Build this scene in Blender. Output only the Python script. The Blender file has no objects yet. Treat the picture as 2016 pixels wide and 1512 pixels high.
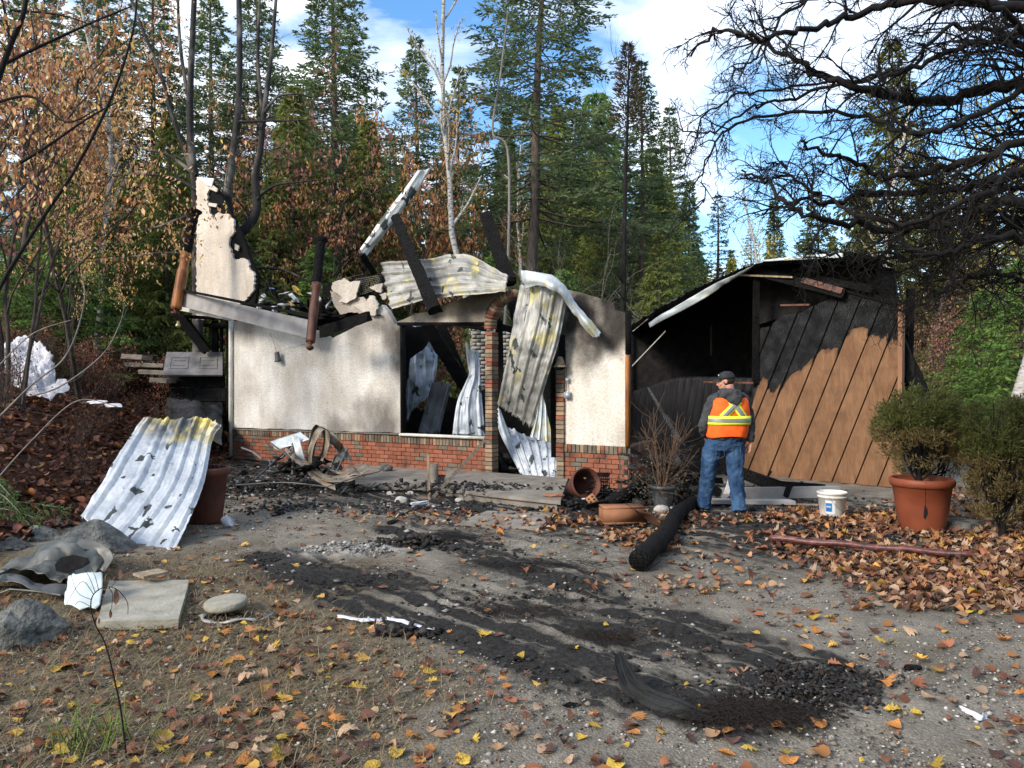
import bpy, bmesh, math, random
import numpy as np
from mathutils import Vector, noise as mnoise
random.seed(7); RNG = np.random.default_rng(7)
scene = bpy.context.scene
# ------------------------------------------------------------------ camera
F = 1500.0; CH = 1.65
cam_d = bpy.data.cameras.new('camera'); cam = bpy.data.objects.new('camera', cam_d)
scene.collection.objects.link(cam); cam.location = (0, 0, CH)
cam.rotation_euler = (math.radians(90), 0, 0)
cam_d.sensor_width = 36; cam_d.lens = 36 * F / 2016; cam_d.clip_end = 1500; cam_d.clip_start = 0.05
scene.camera = cam
# ------------------------------------------------------------------ light
SUN = Vector((-0.66, -0.56, 0.50)).normalized()
w = bpy.data.worlds.new('World'); scene.world = w; w.use_nodes = True
nt = w.node_tree; nt.nodes.clear()
def wn(t, **k):
    n = nt.nodes.new(t)
    for a, b in k.items(): setattr(n, a, b)
    return n
out = wn('ShaderNodeOutputWorld'); bg = wn('ShaderNodeBackground'); sky = wn('ShaderNodeTexSky')
sky.sky_type = 'NISHITA'; sky.sun_disc = False
sky.sun_elevation = math.asin(SUN.z); sky.sun_rotation = math.atan2(SUN.x, SUN.y)
sky.air_density = 1.0; sky.dust_density = 0.6; sky.ozone_density = 1.6
bg.inputs['Strength'].default_value = 0.155
tc = wn('ShaderNodeTexCoord'); mp = wn('ShaderNodeMapping')
mp.inputs['Scale'].default_value = (1.0, 1.0, 2.1); mp.inputs['Location'].default_value = (1.86, 0.24, -0.11)
nz = wn('ShaderNodeTexNoise'); nz.inputs['Scale'].default_value = 2.3; nz.inputs['Detail'].default_value = 7
nz.inputs['Roughness'].default_value = 0.55; nz.inputs['Distortion'].default_value = 0.35
rp = wn('ShaderNodeValToRGB'); rp.color_ramp.elements[0].position = 0.45; rp.color_ramp.elements[1].position = 0.62
n2 = wn('ShaderNodeTexNoise'); n2.inputs['Scale'].default_value = 5.0; n2.inputs['Detail'].default_value = 6
r2 = wn('ShaderNodeValToRGB')
r2.color_ramp.elements[0].color = (3.6, 3.95, 4.5, 1); r2.color_ramp.elements[1].color = (5.6, 5.7, 5.8, 1)
r2.color_ramp.elements[0].position = 0.3; r2.color_ramp.elements[1].position = 0.62
hs = wn('ShaderNodeHueSaturation'); hs.inputs['Saturation'].default_value = 1.25; hs.inputs['Value'].default_value = 0.85
mx = wn('ShaderNodeMixRGB')
L = nt.links
L.new(tc.outputs['Generated'], mp.inputs['Vector']); L.new(mp.outputs[0], nz.inputs['Vector']); L.new(mp.outputs[0], n2.inputs['Vector'])
L.new(nz.outputs['Fac'], rp.inputs[0]); L.new(n2.outputs['Fac'], r2.inputs[0])
L.new(sky.outputs[0], hs.inputs['Color']); L.new(hs.outputs[0], mx.inputs[1]); L.new(r2.outputs[0], mx.inputs[2]); L.new(rp.outputs[0], mx.inputs[0])
L.new(mx.outputs[0], bg.inputs['Color']); L.new(bg.outputs[0], out.inputs[0])
sd = bpy.data.lights.new('sun', 'SUN'); sd.energy = 2.0; sd.angle = math.radians(15); sd.color = (1.0, 0.90, 0.77)
so = bpy.data.objects.new('sun', sd); scene.collection.objects.link(so)
so.rotation_euler = SUN.to_track_quat('Z', 'Y').to_euler(); so.location = (0, 0, 40)
scene.view_settings.view_transform = 'Standard'; scene.view_settings.look = 'None'
scene.view_settings.exposure = 1.2; scene.view_settings.gamma = 1.0
scene.cycles.max_bounces = 6; scene.cycles.diffuse_bounces = 3
# ------------------------------------------------------------------ places in the world
def P(px, py, Y): return np.array([(px - 1008) / F * Y, Y, CH - (py - 756) / F * Y])
def G(px, py, z=0.0):
    Y = (CH - z) * F / (py - 756); return np.array([(px - 1008) / F * Y, Y, z])
def unit(v): v = np.asarray(v, float); return v / (np.linalg.norm(v) + 1e-12)
class Plane:
    def __init__(s, A, B):
        s.A = np.array([A[0], A[1], 0.0]); s.u = unit(np.array([B[0] - A[0], B[1] - A[1], 0.0]))
        s.n = np.array([s.u[1], -s.u[0], 0.0])          # towards the camera
        s.len = math.hypot(B[0] - A[0], B[1] - A[1])
    def at(s, px, py, off=0.0):
        d = np.array([(px - 1008) / F, 1.0, -(py - 756) / F]); c = np.array([0, 0, CH])
        t = ((s.A + s.n * off - c) @ s.n) / (d @ s.n); return c + d * t
    def s_of(s, px, off=0.0): return float((s.at(px, 756, off) - s.A) @ s.u)
    def pt(s, a, z, off=0.0): return s.A + s.u * a + s.n * off + np.array([0, 0, z])
W = Plane((-6.1, 16.7), (1.8, 11.8))                    # front wall of the house
GW = Plane((2.43, 15.5), (6.06, 12.0))                  # front wall of the fallen garage
# ------------------------------------------------------------------ object helpers
ORG = {}
def link(o): scene.collection.objects.link(o); return o
def tag(o, label=None, cat=None, group=None, kind=None):
    if label: o['label'] = label
    if cat: o['category'] = cat
    if group: o['group'] = group
    if kind: o['kind'] = kind
    return o
def thing(name, label, cat, loc, group=None):
    o = link(bpy.data.objects.new(name, None)); o.location = tuple(loc); o.empty_display_size = 0.2
    ORG[o.name] = np.array(loc, float); return tag(o, label, cat, group)
def mesh_from(name, V, Fc, mats=None, smooth=False, col=None, attrs=None):
    me = bpy.data.meshes.new(name); V = np.asarray(V, np.float32)
    if isinstance(Fc, np.ndarray):
        n, k = Fc.shape
        me.vertices.add(len(V)); me.vertices.foreach_set('co', V.ravel())
        me.loops.add(n * k); me.loops.foreach_set('vertex_index', Fc.astype(np.int32).ravel())
        me.polygons.add(n); me.polygons.foreach_set('loop_start', np.arange(n, dtype=np.int32) * k)
        me.polygons.foreach_set('loop_total', np.full(n, k, np.int32)); me.update(calc_edges=True)
    else:
        me.from_pydata([tuple(map(float, v)) for v in V], [], [tuple(int(i) for i in f) for f in Fc]); me.update()
    if mats is not None:
        for m in (mats if isinstance(mats, (list, tuple)) else [mats]): me.materials.append(m)
    if smooth: me.polygons.foreach_set('use_smooth', np.ones(len(me.polygons), bool))
    if col is not None:
        a = me.color_attributes.new('Col', 'FLOAT_COLOR', 'POINT')
        c = np.ones((len(V), 4), np.float32); c[:, :3] = col; a.data.foreach_set('color', c.ravel())
    for k_, v_ in (attrs or {}).items():
        a = me.attributes.new(k_, 'FLOAT', 'POINT'); a.data.foreach_set('value', np.asarray(v_, np.float32))
    return me
def mk(name, V, Fc, mats=None, parent=None, smooth=False, col=None, attrs=None, label=None, cat=None, group=None, kind=None):
    V = np.asarray(V, float).reshape(-1, 3)
    if parent is not None: org = ORG[parent.name]
    else:
        org = (V.min(0) + V.max(0)) / 2; org[2] = V[:, 2].min()
        if kind == 'structure': org = np.zeros(3)
    o = link(bpy.data.objects.new(name, mesh_from(name, V - org, Fc, mats, smooth, col, attrs)))
    if parent is not None: o.parent = parent
    else: o.location = tuple(org)
    ORG[o.name] = org; return tag(o, label, cat, group, kind)
def put(name, me, loc, parent=None, rot=(0, 0, 0), scale=(1, 1, 1), **k):
    o = link(bpy.data.objects.new(name, me))
    if parent is not None: o.parent = parent; o.location = tuple(np.asarray(loc) - ORG[parent.name])
    else: o.location = tuple(loc)
    o.rotation_euler = rot; o.scale = scale; ORG[o.name] = np.array(loc, float); return tag(o, **k)
class Acc:
    def __init__(s): s.V = []; s.F = []; s.C = []; s.n = 0
    def add(s, V, Fc, col=None):
        V = np.asarray(V, float).reshape(-1, 3); Fc = np.asarray(Fc, int)
        s.V.append(V); s.F.append(Fc + s.n); s.n += len(V)
        if col is not None:
            c = np.asarray(col, float); s.C.append(np.broadcast_to(c, (len(V), 3)))
    def obj(s, name, mats=None, parent=None, **k):
        col = np.concatenate(s.C) if s.C else None
        return mk(name, np.concatenate(s.V), np.concatenate(s.F), mats, parent, col=col, **k)
    def mesh(s, name, mats=None, smooth=False):
        return mesh_from(name, np.concatenate(s.V), np.concatenate(s.F), mats, smooth, np.concatenate(s.C) if s.C else None)
def tube(acc, pts, rad, sides=5, cap=False, col=None, flat=1.0, up=None):
    pts = np.asarray(pts, float); rad = np.broadcast_to(np.asarray(rad, float), (len(pts),)).copy()
    if cap:
        pts = np.concatenate([pts[:1], pts, pts[-1:]]); rad = np.concatenate([[rad[0] * .03], rad, [rad[-1] * .03]])
    T = np.gradient(pts, axis=0)
    if cap: T[0] = T[1] = pts[2] - pts[1]; T[-1] = T[-2] = pts[-2] - pts[-3]
    T /= (np.linalg.norm(T, axis=1, keepdims=True) + 1e-9)
    m = unit(pts[-1] - pts[0]); ref = np.array(up if up is not None else ([0, 0, 1.] if abs(m[2]) < .8 else [0, 1., 0.]))
    A = np.cross(T, ref); A /= (np.linalg.norm(A, axis=1, keepdims=True) + 1e-9); B = np.cross(A, T)
    an = np.arange(sides) * 2 * math.pi / sides + .4
    V = pts[:, None] + (A[:, None] * np.cos(an)[None, :, None] + B[:, None] * np.sin(an)[None, :, None] * flat) * rad[:, None, None]
    n = len(pts); i = np.arange(n - 1)[:, None] * sides; j = np.arange(sides)[None]; j2 = (j + 1) % sides
    Fc = np.stack([i + j, i + j2, i + j2 + sides, i + j + sides], -1).reshape(-1, 4)
    acc.add(V.reshape(-1, 3), Fc, col)
BOXF = np.array([[0, 3, 2, 1], [4, 5, 6, 7], [0, 1, 5, 4], [1, 2, 6, 5], [2, 3, 7, 6], [3, 0, 4, 7]])
def box(acc, c, ax, half, col=None):
    c = np.asarray(c, float); X, Y, Z = [np.asarray(a, float) * h for a, h in zip(ax, half)]
    V = [c - X - Y - Z, c + X - Y - Z, c + X + Y - Z, c - X + Y - Z, c - X - Y + Z, c + X - Y + Z, c + X + Y + Z, c - X + Y + Z]
    acc.add(V, BOXF, col)
EYE = np.eye(3)
def axes_rz(a): c, s = math.cos(a), math.sin(a); return [np.array([c, s, 0]), np.array([-s, c, 0]), np.array([0, 0, 1.])]
def slab(name, pts, n, thick, mat, parent=None, bev=0.0, **k):
    """closed outline pts (world), pushed back along -n by thick"""
    pts = np.asarray(pts, float); N = len(pts); V = np.concatenate([pts, pts - np.asarray(n) * thick])
    Fc = [tuple(range(N)), tuple(range(2 * N - 1, N - 1, -1))] + [(i, i + N, (i + 1) % N + N, (i + 1) % N) for i in range(N)]
    return mk(name, V, Fc, mat, parent, **k)
def jag(px, step=9, amp=2.0, rng=random):
    """rough up an outline given in px"""
    o = []
    for a, b in zip(px, px[1:] + px[:1]):
        L_ = math.hypot(b[0] - a[0], b[1] - a[1]); n = max(1, int(L_ / step))
        for i in range(n):
            t = i / n; q = amp if i else amp * .3
            o.append((a[0] + (b[0] - a[0]) * t + rng.uniform(-q, q), a[1] + (b[1] - a[1]) * t + rng.uniform(-q, q)))
    return o
def fbm(x, y, z=0.0, o=3): return mnoise.fractal(Vector((x, y, z)), 1.0, 2.0, o)
def lerp_path(ctrl, n, rad=None):
    """Catmull-Rom through ctrl"""
    c = np.asarray(ctrl, float); k = len(c)
    t = np.linspace(0, k - 1, n); i = np.clip(t.astype(int), 0, k - 2); f = (t - i)[:, None]
    p0 = c[np.clip(i - 1, 0, k - 1)]; p1 = c[i]; p2 = c[i + 1]; p3 = c[np.clip(i + 2, 0, k - 1)]
    return .5 * ((2 * p1) + (-p0 + p2) * f + (2 * p0 - 5 * p1 + 4 * p2 - p3) * f ** 2 + (-p0 + 3 * p1 - 3 * p2 + p3) * f ** 3)
# ------------------------------------------------------------------ materials
class MB:
    def __init__(s, name):
        s.m = bpy.data.materials.new(name); s.m.use_nodes = True; s.nt = s.m.node_tree; s.b = s.nt.nodes['Principled BSDF']
        s.tc = s.nt.nodes.new('ShaderNodeTexCoord'); s.co = s.tc.outputs['Object']
    def n(s, t, **k):
        x = s.nt.nodes.new(t)
        for a, b in k.items(): setattr(x, a, b)
        return x
    def l(s, a, b): s.nt.links.new(a, b)
    def noise(s, sc, det=4, co=None, stretch=None, dist=0.0):
        x = s.n('ShaderNodeTexNoise'); x.inputs['Scale'].default_value = sc; x.inputs['Detail'].default_value = det
        x.inputs['Distortion'].default_value = dist; c = co or s.co
        if stretch:
            m = s.n('ShaderNodeMapping'); m.inputs['Scale'].default_value = stretch; s.l(c, m.inputs[0]); c = m.outputs[0]
        s.l(c, x.inputs['Vector']); return x.outputs['Fac']
    def vor(s, sc, co=None, stretch=None, feat='F1'):
        x = s.n('ShaderNodeTexVoronoi'); x.feature = feat; x.inputs['Scale'].default_value = sc; c = co or s.co
        if stretch:
            m = s.n('ShaderNodeMapping'); m.inputs['Scale'].default_value = stretch; s.l(c, m.inputs[0]); c = m.outputs[0]
        s.l(c, x.inputs['Vector']); return x.outputs['Distance']
    def ramp(s, f, st):
        r = s.n('ShaderNodeValToRGB'); e = r.color_ramp.elements
        while len(e) < len(st): e.new(.5)
        for q, (p, c) in zip(e, st):
            q.position = p
            if not isinstance(c, (tuple, list)): c = (c, c, c)
            q.color = (*c, 1)
        s.l(f, r.inputs[0]); return r.outputs[0]
    def mix(s, f, a, b, mode='MIX'):
        x = s.n('ShaderNodeMixRGB'); x.blend_type = mode
        for i, v in ((0, f), (1, a), (2, b)):
            if hasattr(v, 'links'): s.l(v, x.inputs[i])
            elif i == 0: x.inputs[0].default_value = v
            else: x.inputs[i].default_value = (*v, 1)
        return x.outputs[0]
    def math(s, op, a, b=0.5):
        x = s.n('ShaderNodeMath'); x.operation = op
        for i, v in ((0, a), (1, b)):
            if hasattr(v, 'links'): s.l(v, x.inputs[i])
            else: x.inputs[i].default_value = v
        return x.outputs[0]
    def attr(s, name, out='Fac'):
        x = s.n('ShaderNodeAttribute'); x.attribute_name = name; return x.outputs[out]
    def rnd(s): return s.n('ShaderNodeObjectInfo').outputs['Random']
    def bump(s, h, st=.5, d=.01):
        x = s.n('ShaderNodeBump'); x.inputs['Strength'].default_value = st; x.inputs['Distance'].default_value = d
        s.l(h, x.inputs['Height']); s.l(x.outputs[0], s.b.inputs['Normal'])
    def set(s, col=None, rough=None, metal=None, spec=None):
        for k, v in (('Base Color', col), ('Roughness', rough), ('Metallic', metal), ('Specular IOR Level', spec)):
            if v is None: continue
            if hasattr(v, 'links'): s.l(v, s.b.inputs[k])
            elif k == 'Base Color': s.b.inputs[k].default_value = (*v, 1)
            else: s.b.inputs[k].default_value = v
        return s.m
    def world(s):
        g = s.n('ShaderNodeNewGeometry'); return g.outputs['Position']
def sheet_scorch(name, pos0, r):
    m = M['metal_white'].copy(); m.name = name; t = m.node_tree; b = t.nodes['Principled BSDF']; src = b.inputs['Base Color'].links[0].from_socket
    g = t.nodes.new('ShaderNodeNewGeometry'); d = t.nodes.new('ShaderNodeVectorMath'); d.operation = 'DISTANCE'; d.inputs[1].default_value = tuple(pos0); t.links.new(g.outputs['Position'], d.inputs[0])
    n = t.nodes.new('ShaderNodeTexNoise'); n.inputs['Scale'].default_value = 4; n.inputs['Detail'].default_value = 5; t.links.new(g.outputs['Position'], n.inputs['Vector'])
    a = t.nodes.new('ShaderNodeMath'); a.operation = 'MULTIPLY_ADD'; t.links.new(n.outputs['Fac'], a.inputs[0]); a.inputs[1].default_value = 1.1; t.links.new(d.outputs['Value'], a.inputs[2])
    q = t.nodes.new('ShaderNodeValToRGB'); e = q.color_ramp.elements; e[0].position = (r * .75 + .45) / 4; e[1].position = (r * 1.15 + .6) / 4; e[0].color = (1, 1, 1, 1); e[1].color = (0, 0, 0, 1)
    s4 = t.nodes.new('ShaderNodeMath'); s4.operation = 'MULTIPLY'; s4.inputs[1].default_value = .25; t.links.new(a.outputs[0], s4.inputs[0]); t.links.new(s4.outputs[0], q.inputs[0])
    c2 = t.nodes.new('ShaderNodeValToRGB'); f = c2.color_ramp.elements; f[0].color = (.10, .11, .12, 1); f[1].color = (.46, .38, .12, 1); f[0].position = .42; f[1].position = .56; n2_ = t.nodes.new('ShaderNodeTexNoise'); n2_.inputs['Scale'].default_value = 3.1; n2_.inputs['Detail'].default_value = 4; t.links.new(g.outputs['Position'], n2_.inputs['Vector']); t.links.new(n2_.outputs['Fac'], c2.inputs[0])
    mx_ = t.nodes.new('ShaderNodeMixRGB'); t.links.new(q.outputs[0], mx_.inputs[0]); t.links.new(src, mx_.inputs[1]); t.links.new(c2.outputs[0], mx_.inputs[2]); t.links.new(mx_.outputs[0], b.inputs['Base Color']); return m
def simple(name, a, b, sc=8, rough=.7, metal=0, bump=.3, bsc=40, bd=.004, stretch=None, spec=.3):
    k = MB(name); f = k.noise(sc, 5, stretch=stretch); c = k.ramp(f, [(.3, a), (.7, b)])
    if bump: k.bump(k.noise(bsc, 4, stretch=stretch), bump, bd)
    return k.set(c, rough, metal, spec)
def leafmat(name, trans=.35, rough=.6, sat=1):
    k = MB(name); c = k.attr('Col', 'Color'); k.set(c, rough, spec=.25)
    t = k.n('ShaderNodeBsdfTranslucent'); k.l(c, t.inputs[0]); m = k.n('ShaderNodeMixShader'); m.inputs[0].default_value = trans
    o = k.nt.nodes['Material Output']; k.l(k.b.outputs[0], m.inputs[1]); k.l(t.outputs[0], m.inputs[2]); k.l(m.outputs[0], o.inputs[0]); return k.m
M = {}
M['leaf'] = leafmat('leaf_colour', .35); M['needle'] = leafmat('needle_colour', .45, .7); M['litter'] = leafmat('fallen_leaf_colour', .12, .75)
def char_mat(name, base=.004, hi=.016, sc=26, st=(1, 1, 1), gl=.42):
    k = MB(name); v = k.vor(sc, stretch=st, feat='DISTANCE_TO_EDGE'); n = k.noise(5, 5)
    crack = k.ramp(v, [(0, 0), (.12, 1)]); c = k.ramp(n, [(.35, (base, base, base * 1.05)), (.72, (hi, hi * .98, hi * .95))])
    c = k.mix(crack, (.003, .003, .003), c); h = k.math('ADD', crack, k.noise(60, 3)); k.bump(h, .9, .012)
    return k.set(c, k.ramp(n, [(.3, gl + .12), (.7, .95)]), 0, .12)
M['char'] = char_mat('charred_timber'); M['char_soft'] = char_mat('charred_board', .008, .034, 50, (1, 1, .4))
M['char_ash'] = char_mat('ashy_charred_board', .016, .11, 44, (1, 1, .5)); M['black'] = simple('sooty_black', (.005, .005, .006), (.018, .017, .016), 6, .85, 0, .6, 30, .02, None, .12)
def metal(name, a, b, yel=.35, dark=.3, rough=.42, tint=(.42, .38, .16), sc=2.2, mt=.55):
    k = MB(name); n1 = k.noise(sc, 6, dist=.6); c = k.ramp(n1, [(.32, a), (.66, b)])
    y = k.ramp(k.noise(sc * 1.3, 4, co=None, stretch=(1, 1.4, .8)), [(.74 - yel * .5, 0), (.80 - yel * .5, 1)])
    y = k.math('MULTIPLY', y, .75); c = k.mix(y, c, tint)
    d = k.ramp(k.noise(sc * 1.5, 6, stretch=(1.5, 1.5, .9), dist=.5), [(.80 - dark * .55, 0), (.815 - dark * .55, 1)]); c = k.mix(d, c, (.035, .045, .042))
    s = k.ramp(k.noise(26, 5, stretch=(1, 1, .3)), [(.35, .84), (.65, 1.03)]); c = k.mix(1.0, c, s, 'MULTIPLY')
    k.bump(k.noise(9, 4), .18, .01); return k.set(c, k.ramp(n1, [(.3, rough), (.7, rough + .2)]), mt, .5)
M['metal_white'] = metal('galvanised_bluish_white', (.32, .36, .41), (.55, .59, .63), .12, .36, .45, mt=.3)
M['metal_grey'] = metal('galvanised_scorched_grey', (.17, .17, .165), (.38, .38, .35), .36, .34, .45, mt=.35)
M['metal_blue'] = metal('galvanised_sooty_blue', (.24, .29, .34), (.50, .56, .62), .1, .35, .45, mt=.4)
M['metal_pale'] = metal('galvanised_pale', (.33, .38, .41), (.52, .56, .55), .25, .02, .4, mt=.35)
M['metal_patch'] = metal('pale_metal_with_dark_patches', (.40, .42, .42), (.62, .64, .62), .1, .42, .45, mt=.3, sc=1.6)
M['metal_dark'] = metal('sooty_dark_metal', (.05, .055, .06), (.16, .16, .16), .05, .4, .5, mt=.4)
M['metal_brown'] = metal('heat_browned_steel', (.10, .08, .06), (.34, .29, .22), .35, .35, .5, (.30, .16, .06), 5, .5)
def stucco(name, soots, base=((.53, .49, .43), (.72, .70, .655))):
    k = MB(name); pos = k.world(); n = k.noise(1.3, 6, co=pos, dist=.4); c = k.ramp(n, [(.35, base[0]), (.65, base[1])])
    st = k.ramp(k.noise(2.2, 5, co=pos, stretch=(2.5, 2.5, .5)), [(.42, .70), (.62, 1)]); c = k.mix(.38, c, st, 'MULTIPLY')
    c = k.mix(.5, c, k.ramp(k.noise(38, 3, co=pos), [(.36, .55), (.5, 1)]), 'MULTIPLY')
    crk = k.ramp(k.vor(1.6, co=k.mix(.06, pos, k.noise(3, 4, co=pos))), [(0, 0), (.02, 1)])
    for (p, r, s_) in soots:
        g = k.n('ShaderNodeVectorMath'); g.operation = 'DISTANCE'; k.l(pos, g.inputs[0]); g.inputs[1].default_value = tuple(p)
        d = k.math('DIVIDE', g.outputs['Value'], r); d = k.math('ADD', d, k.math('MULTIPLY', k.math('SUBTRACT', k.noise(2.6, 5, co=pos, stretch=(1, 1, .7)), .5), 1.3))
        f = k.math('MULTIPLY', k.ramp(d, [(.25, 1), (1.0, 0)]), s_); c = k.mix(f, c, (.022, .019, .017))
    k.bump(k.math('ADD', k.noise(45, 4), k.math('MULTIPLY', k.vor(24), .8)), .55, .012); return k.set(c, .9, 0, .15)
def bark(name, a, b, sc=12, st=(1, 1, .25), rough=.9):
    return simple(name, a, b, sc, rough, 0, .8, sc * 2, .02, st)
M['bark'] = bark('conifer_bark', (.05, .04, .034), (.14, .115, .095)); M['bark_dark'] = bark('charred_bark', (.003, .003, .003), (.013, .011, .010))
M['bark_grey'] = bark('grey_bark', (.12, .11, .10), (.26, .24, .22))
k = MB('birch_bark'); c = k.ramp(k.noise(7, 5, stretch=(1, 1, 3.5)), [(.36, (.05, .045, .04)), (.46, (.34, .33, .31)), (.7, (.50, .48, .45))]); k.bump(k.noise(30, 4), .3, .01); M['birch'] = k.set(c, .8)
k = MB('half_charred_bark'); c = k.ramp(k.noise(2.4, 5, stretch=(1, 1, .5)), [(.50, (.012, .011, .011)), (.60, (.10, .09, .08)), (.74, (.24, .23, .20))]); k.bump(k.noise(30, 4, stretch=(1, 1, .4)), .8, .02); M['bark_half'] = k.set(c, .85)
def brickm(name, a, b):
    k = MB(name); r = k.rnd(); f = k.math('ADD', k.math('MULTIPLY', k.noise(14, 5, co=k.world()), .7), k.math('MULTIPLY', r, .35))
    c = k.ramp(f, [(.3, a), (.75, b)]); c = k.mix(k.math('MULTIPLY', k.ramp(k.noise(2.4, 5, co=k.world()), [(.55, 0), (.72, 1)]), .7), c, (.03, .025, .022))
    k.bump(k.noise(90, 4, co=k.world()), .5, .004); return k.set(c, .88, 0, .2)
M['brick_a'] = brickm('brick_orange_red', (.18, .064, .038), (.31, .118, .070)); M['brick_b'] = brickm('brick_brown_red', (.15, .055, .035), (.30, .12, .075))
M['brick_c'] = brickm('brick_olive_brown', (.10, .085, .065), (.20, .165, .12)); M['brick_d'] = brickm('brick_tan', (.22, .15, .095), (.36, .25, .16))
M['brick_pale'] = brickm('brick_pale_grey', (.22, .20, .17), (.36, .34, .29))
M['mortar'] = simple('dark_mortar', (.035, .03, .027), (.09, .08, .07), 20, .95)
M['concrete'] = simple('old_concrete', (.13, .115, .095), (.26, .235, .20), 5, .92, 0, .7, 40, .01)
M['concrete_pale'] = simple('paver_concrete', (.20, .19, .15), (.36, .34, .28), 6, .92, 0, .7, 40, .01)
M['rock'] = simple('grey_boulder', (.045, .05, .05), (.19, .19, .17), 9, .92, 0, 1.0, 26, .05)
M['stone_pale'] = simple('pale_pebble', (.30, .28, .25), (.52, .50, .46), 9, .8)
M['terracotta'] = simple('terracotta_glazed', (.15, .036, .017), (.24, .066, .030), 3, .55, 0, .25, 50, .003)
M['terracotta_dark'] = simple('terracotta_sooty', (.045, .018, .012), (.13, .045, .028), 4, .65, 0, .3, 40, .003)
M['soil'] = simple('potting_soil', (.02, .015, .011), (.07, .05, .035), 18, .95, 0, .9, 40, .02)
M['wood_orange'] = simple('varnished_cedar_part_burnt', (.10, .028, .010), (.42, .17, .05), 5, .5, 0, .4, 60, .004, (3, 3, .5))
M['wood_rust'] = simple('burnt_varnished_timber', (.020, .010, .008), (.15, .052, .028), 4, .5, 0, .7, 40, .01, (3, 3, .7))
M['wood_raw'] = simple('weathered_lath', (.16, .12, .08), (.38, .30, .21), 9, .85, 0, .5, 50, .005, (2, 2, .4))
M['fascia'] = simple('scorched_grey_fascia_paint', (.20, .19, .185), (.40, .39, .385), 3, .75, 0, .35, 30, .006)
M['white_paint'] = simple('dirty_white_paint', (.45, .43, .38), (.72, .70, .64), 6, .7, 0, .3, 40, .004)
M['paper'] = simple('paper', (.50, .50, .52), (.76, .76, .78), 10, .8); M['yellow_wool'] = simple('yellow_insulation', (.42, .28, .05), (.60, .42, .12), 14, .9)
M['blue_cloth'] = simple('blue_paper', (.10, .16, .38), (.30, .38, .60), 10, .8)
# ------------------------------------------------------------------ terrain
def smooth(a, b, x): t = np.clip((x - a) / (b - a), 0, 1); return t * t * (3 - 2 * t)
def toe(y): return -4.75 - .15 * (y - 6)
def Hs(x, y):
    d = np.maximum(0, toe(y) - x); k = smooth(4.5, 8.5, y)
    h = k * (1.9 * (1 - np.exp(-(d / 2.6) ** 1.3)) + .035 * d)
    h = h + smooth(18, 60, y) * 0.9 + .03 * np.sin(x * 1.3 + 1) * np.cos(y * .9) * smooth(2, 6, np.abs(x) + y * .3) * .7
    return h
def seg_dist(X, Y, pts):
    D = np.full(X.shape, 1e9)
    for a, b in zip(pts, pts[1:]):
        ax, ay = a[0], a[1]; dx, dy = b[0] - ax, b[1] - ay
        t = np.clip(((X - ax) * dx + (Y - ay) * dy) / (dx * dx + dy * dy), 0, 1)
        D = np.minimum(D, np.hypot(X - ax - t * dx, Y - ay - t * dy))
    return D
g2 = lambda l: [G(*p)[:2] for p in l]
B1 = g2([(540, 1095), (640, 1140), (760, 1190), (1000, 1262), (1230, 1350), (1440, 1400)])
B2 = g2([(780, 1050), (920, 1075), (1000, 1105), (1130, 1145)]); B3 = g2([(1180, 1180), (1350, 1230), (1500, 1290), (1640, 1340)])
B4 = g2([(1480, 1385), (1560, 1370), (1640, 1330)]); B5 = g2([(700, 1130), (1000, 1190), (1300, 1290)])
B6 = g2([(860, 1210), (1000, 1195), (1080, 1180)]); ASH = G(690, 1085)
def burn_mask(X, Y):
    b = 1.9 * np.exp(-(seg_dist(X, Y, B1) / .27) ** 2) + 1.8 * np.exp(-(seg_dist(X, Y, B2) / .25) ** 2)
    b += 1.2 * np.exp(-(seg_dist(X, Y, B3) / .20) ** 2) + 1.3 * np.exp(-(seg_dist(X, Y, B4) / .24) ** 2) + .55 * np.exp(-(seg_dist(X, Y, B5) / .6) ** 2)
    b += .5 * np.exp(-(seg_dist(X, Y, B6) / .15) ** 2)
    dw = (X - 1.8) * W.n[0] + (Y - 11.8) * W.n[1]      # metres in front of the wall
    near = np.clip(1.15 - np.abs(dw - .8) / 3.6, 0, 1) * smooth(-7.5, -5, X) * (1 - smooth(3.0, 7.0, X))
    b += 1.25 * near
    return b
def grid_axis(parts):
    out = []
    for a, b, n in parts: out += list(np.linspace(a, b, n, endpoint=False))
    return np.array(out + [parts[-1][1]])
xs = grid_axis([(-160, -40, 12), (-40, -14, 26), (-14, -7, 40), (-7, 8, 250), (8, 14, 36), (14, 40, 26), (40, 160, 12)])
ys = grid_axis([(-60, 0, 12), (0, 2.5, 12), (2.5, 7.5, 100), (7.5, 14, 90), (14, 30, 60), (30, 70, 30), (70, 260, 14)])
X, Y = np.meshgrid(xs, ys); Z = Hs(X, Y)
nzv = np.array([fbm(a * 1.1, b * 1.1, 0, 5) for a, b in zip(X.ravel(), Y.ravel())]).reshape(X.shape)
nz2 = np.array([fbm(a * 5, b * 5, 3, 3) for a, b in zip(X.ravel(), Y.ravel())]).reshape(X.shape)
burn = burn_mask(X, Y); burn = np.clip(burn * (1 + .8 * nz2 + .35 * nzv), 0, 1)
Z += .014 * nz2 * (Y < 40) + .02 * burn * np.clip(nz2 + .2, 0, 1) + .02 * nzv * (Y < 40)
ashm = np.clip(1.5 * np.exp(-((X - ASH[0]) ** 2 / .22 + (Y - ASH[1]) ** 2 / .06)) + .8 * nz2, 0, 1) * np.exp(-((X - ASH[0]) ** 2 / .5 + (Y - ASH[1]) ** 2 / .2)); Z += .05 * ashm
grassy = np.clip(smooth(-.35, -1.6, X - .22 * (6.2 - Y) + .6 * nzv) * (1 - smooth(6.6, 8.6, Y + .5 * nzv)), 0, 1)
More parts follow.
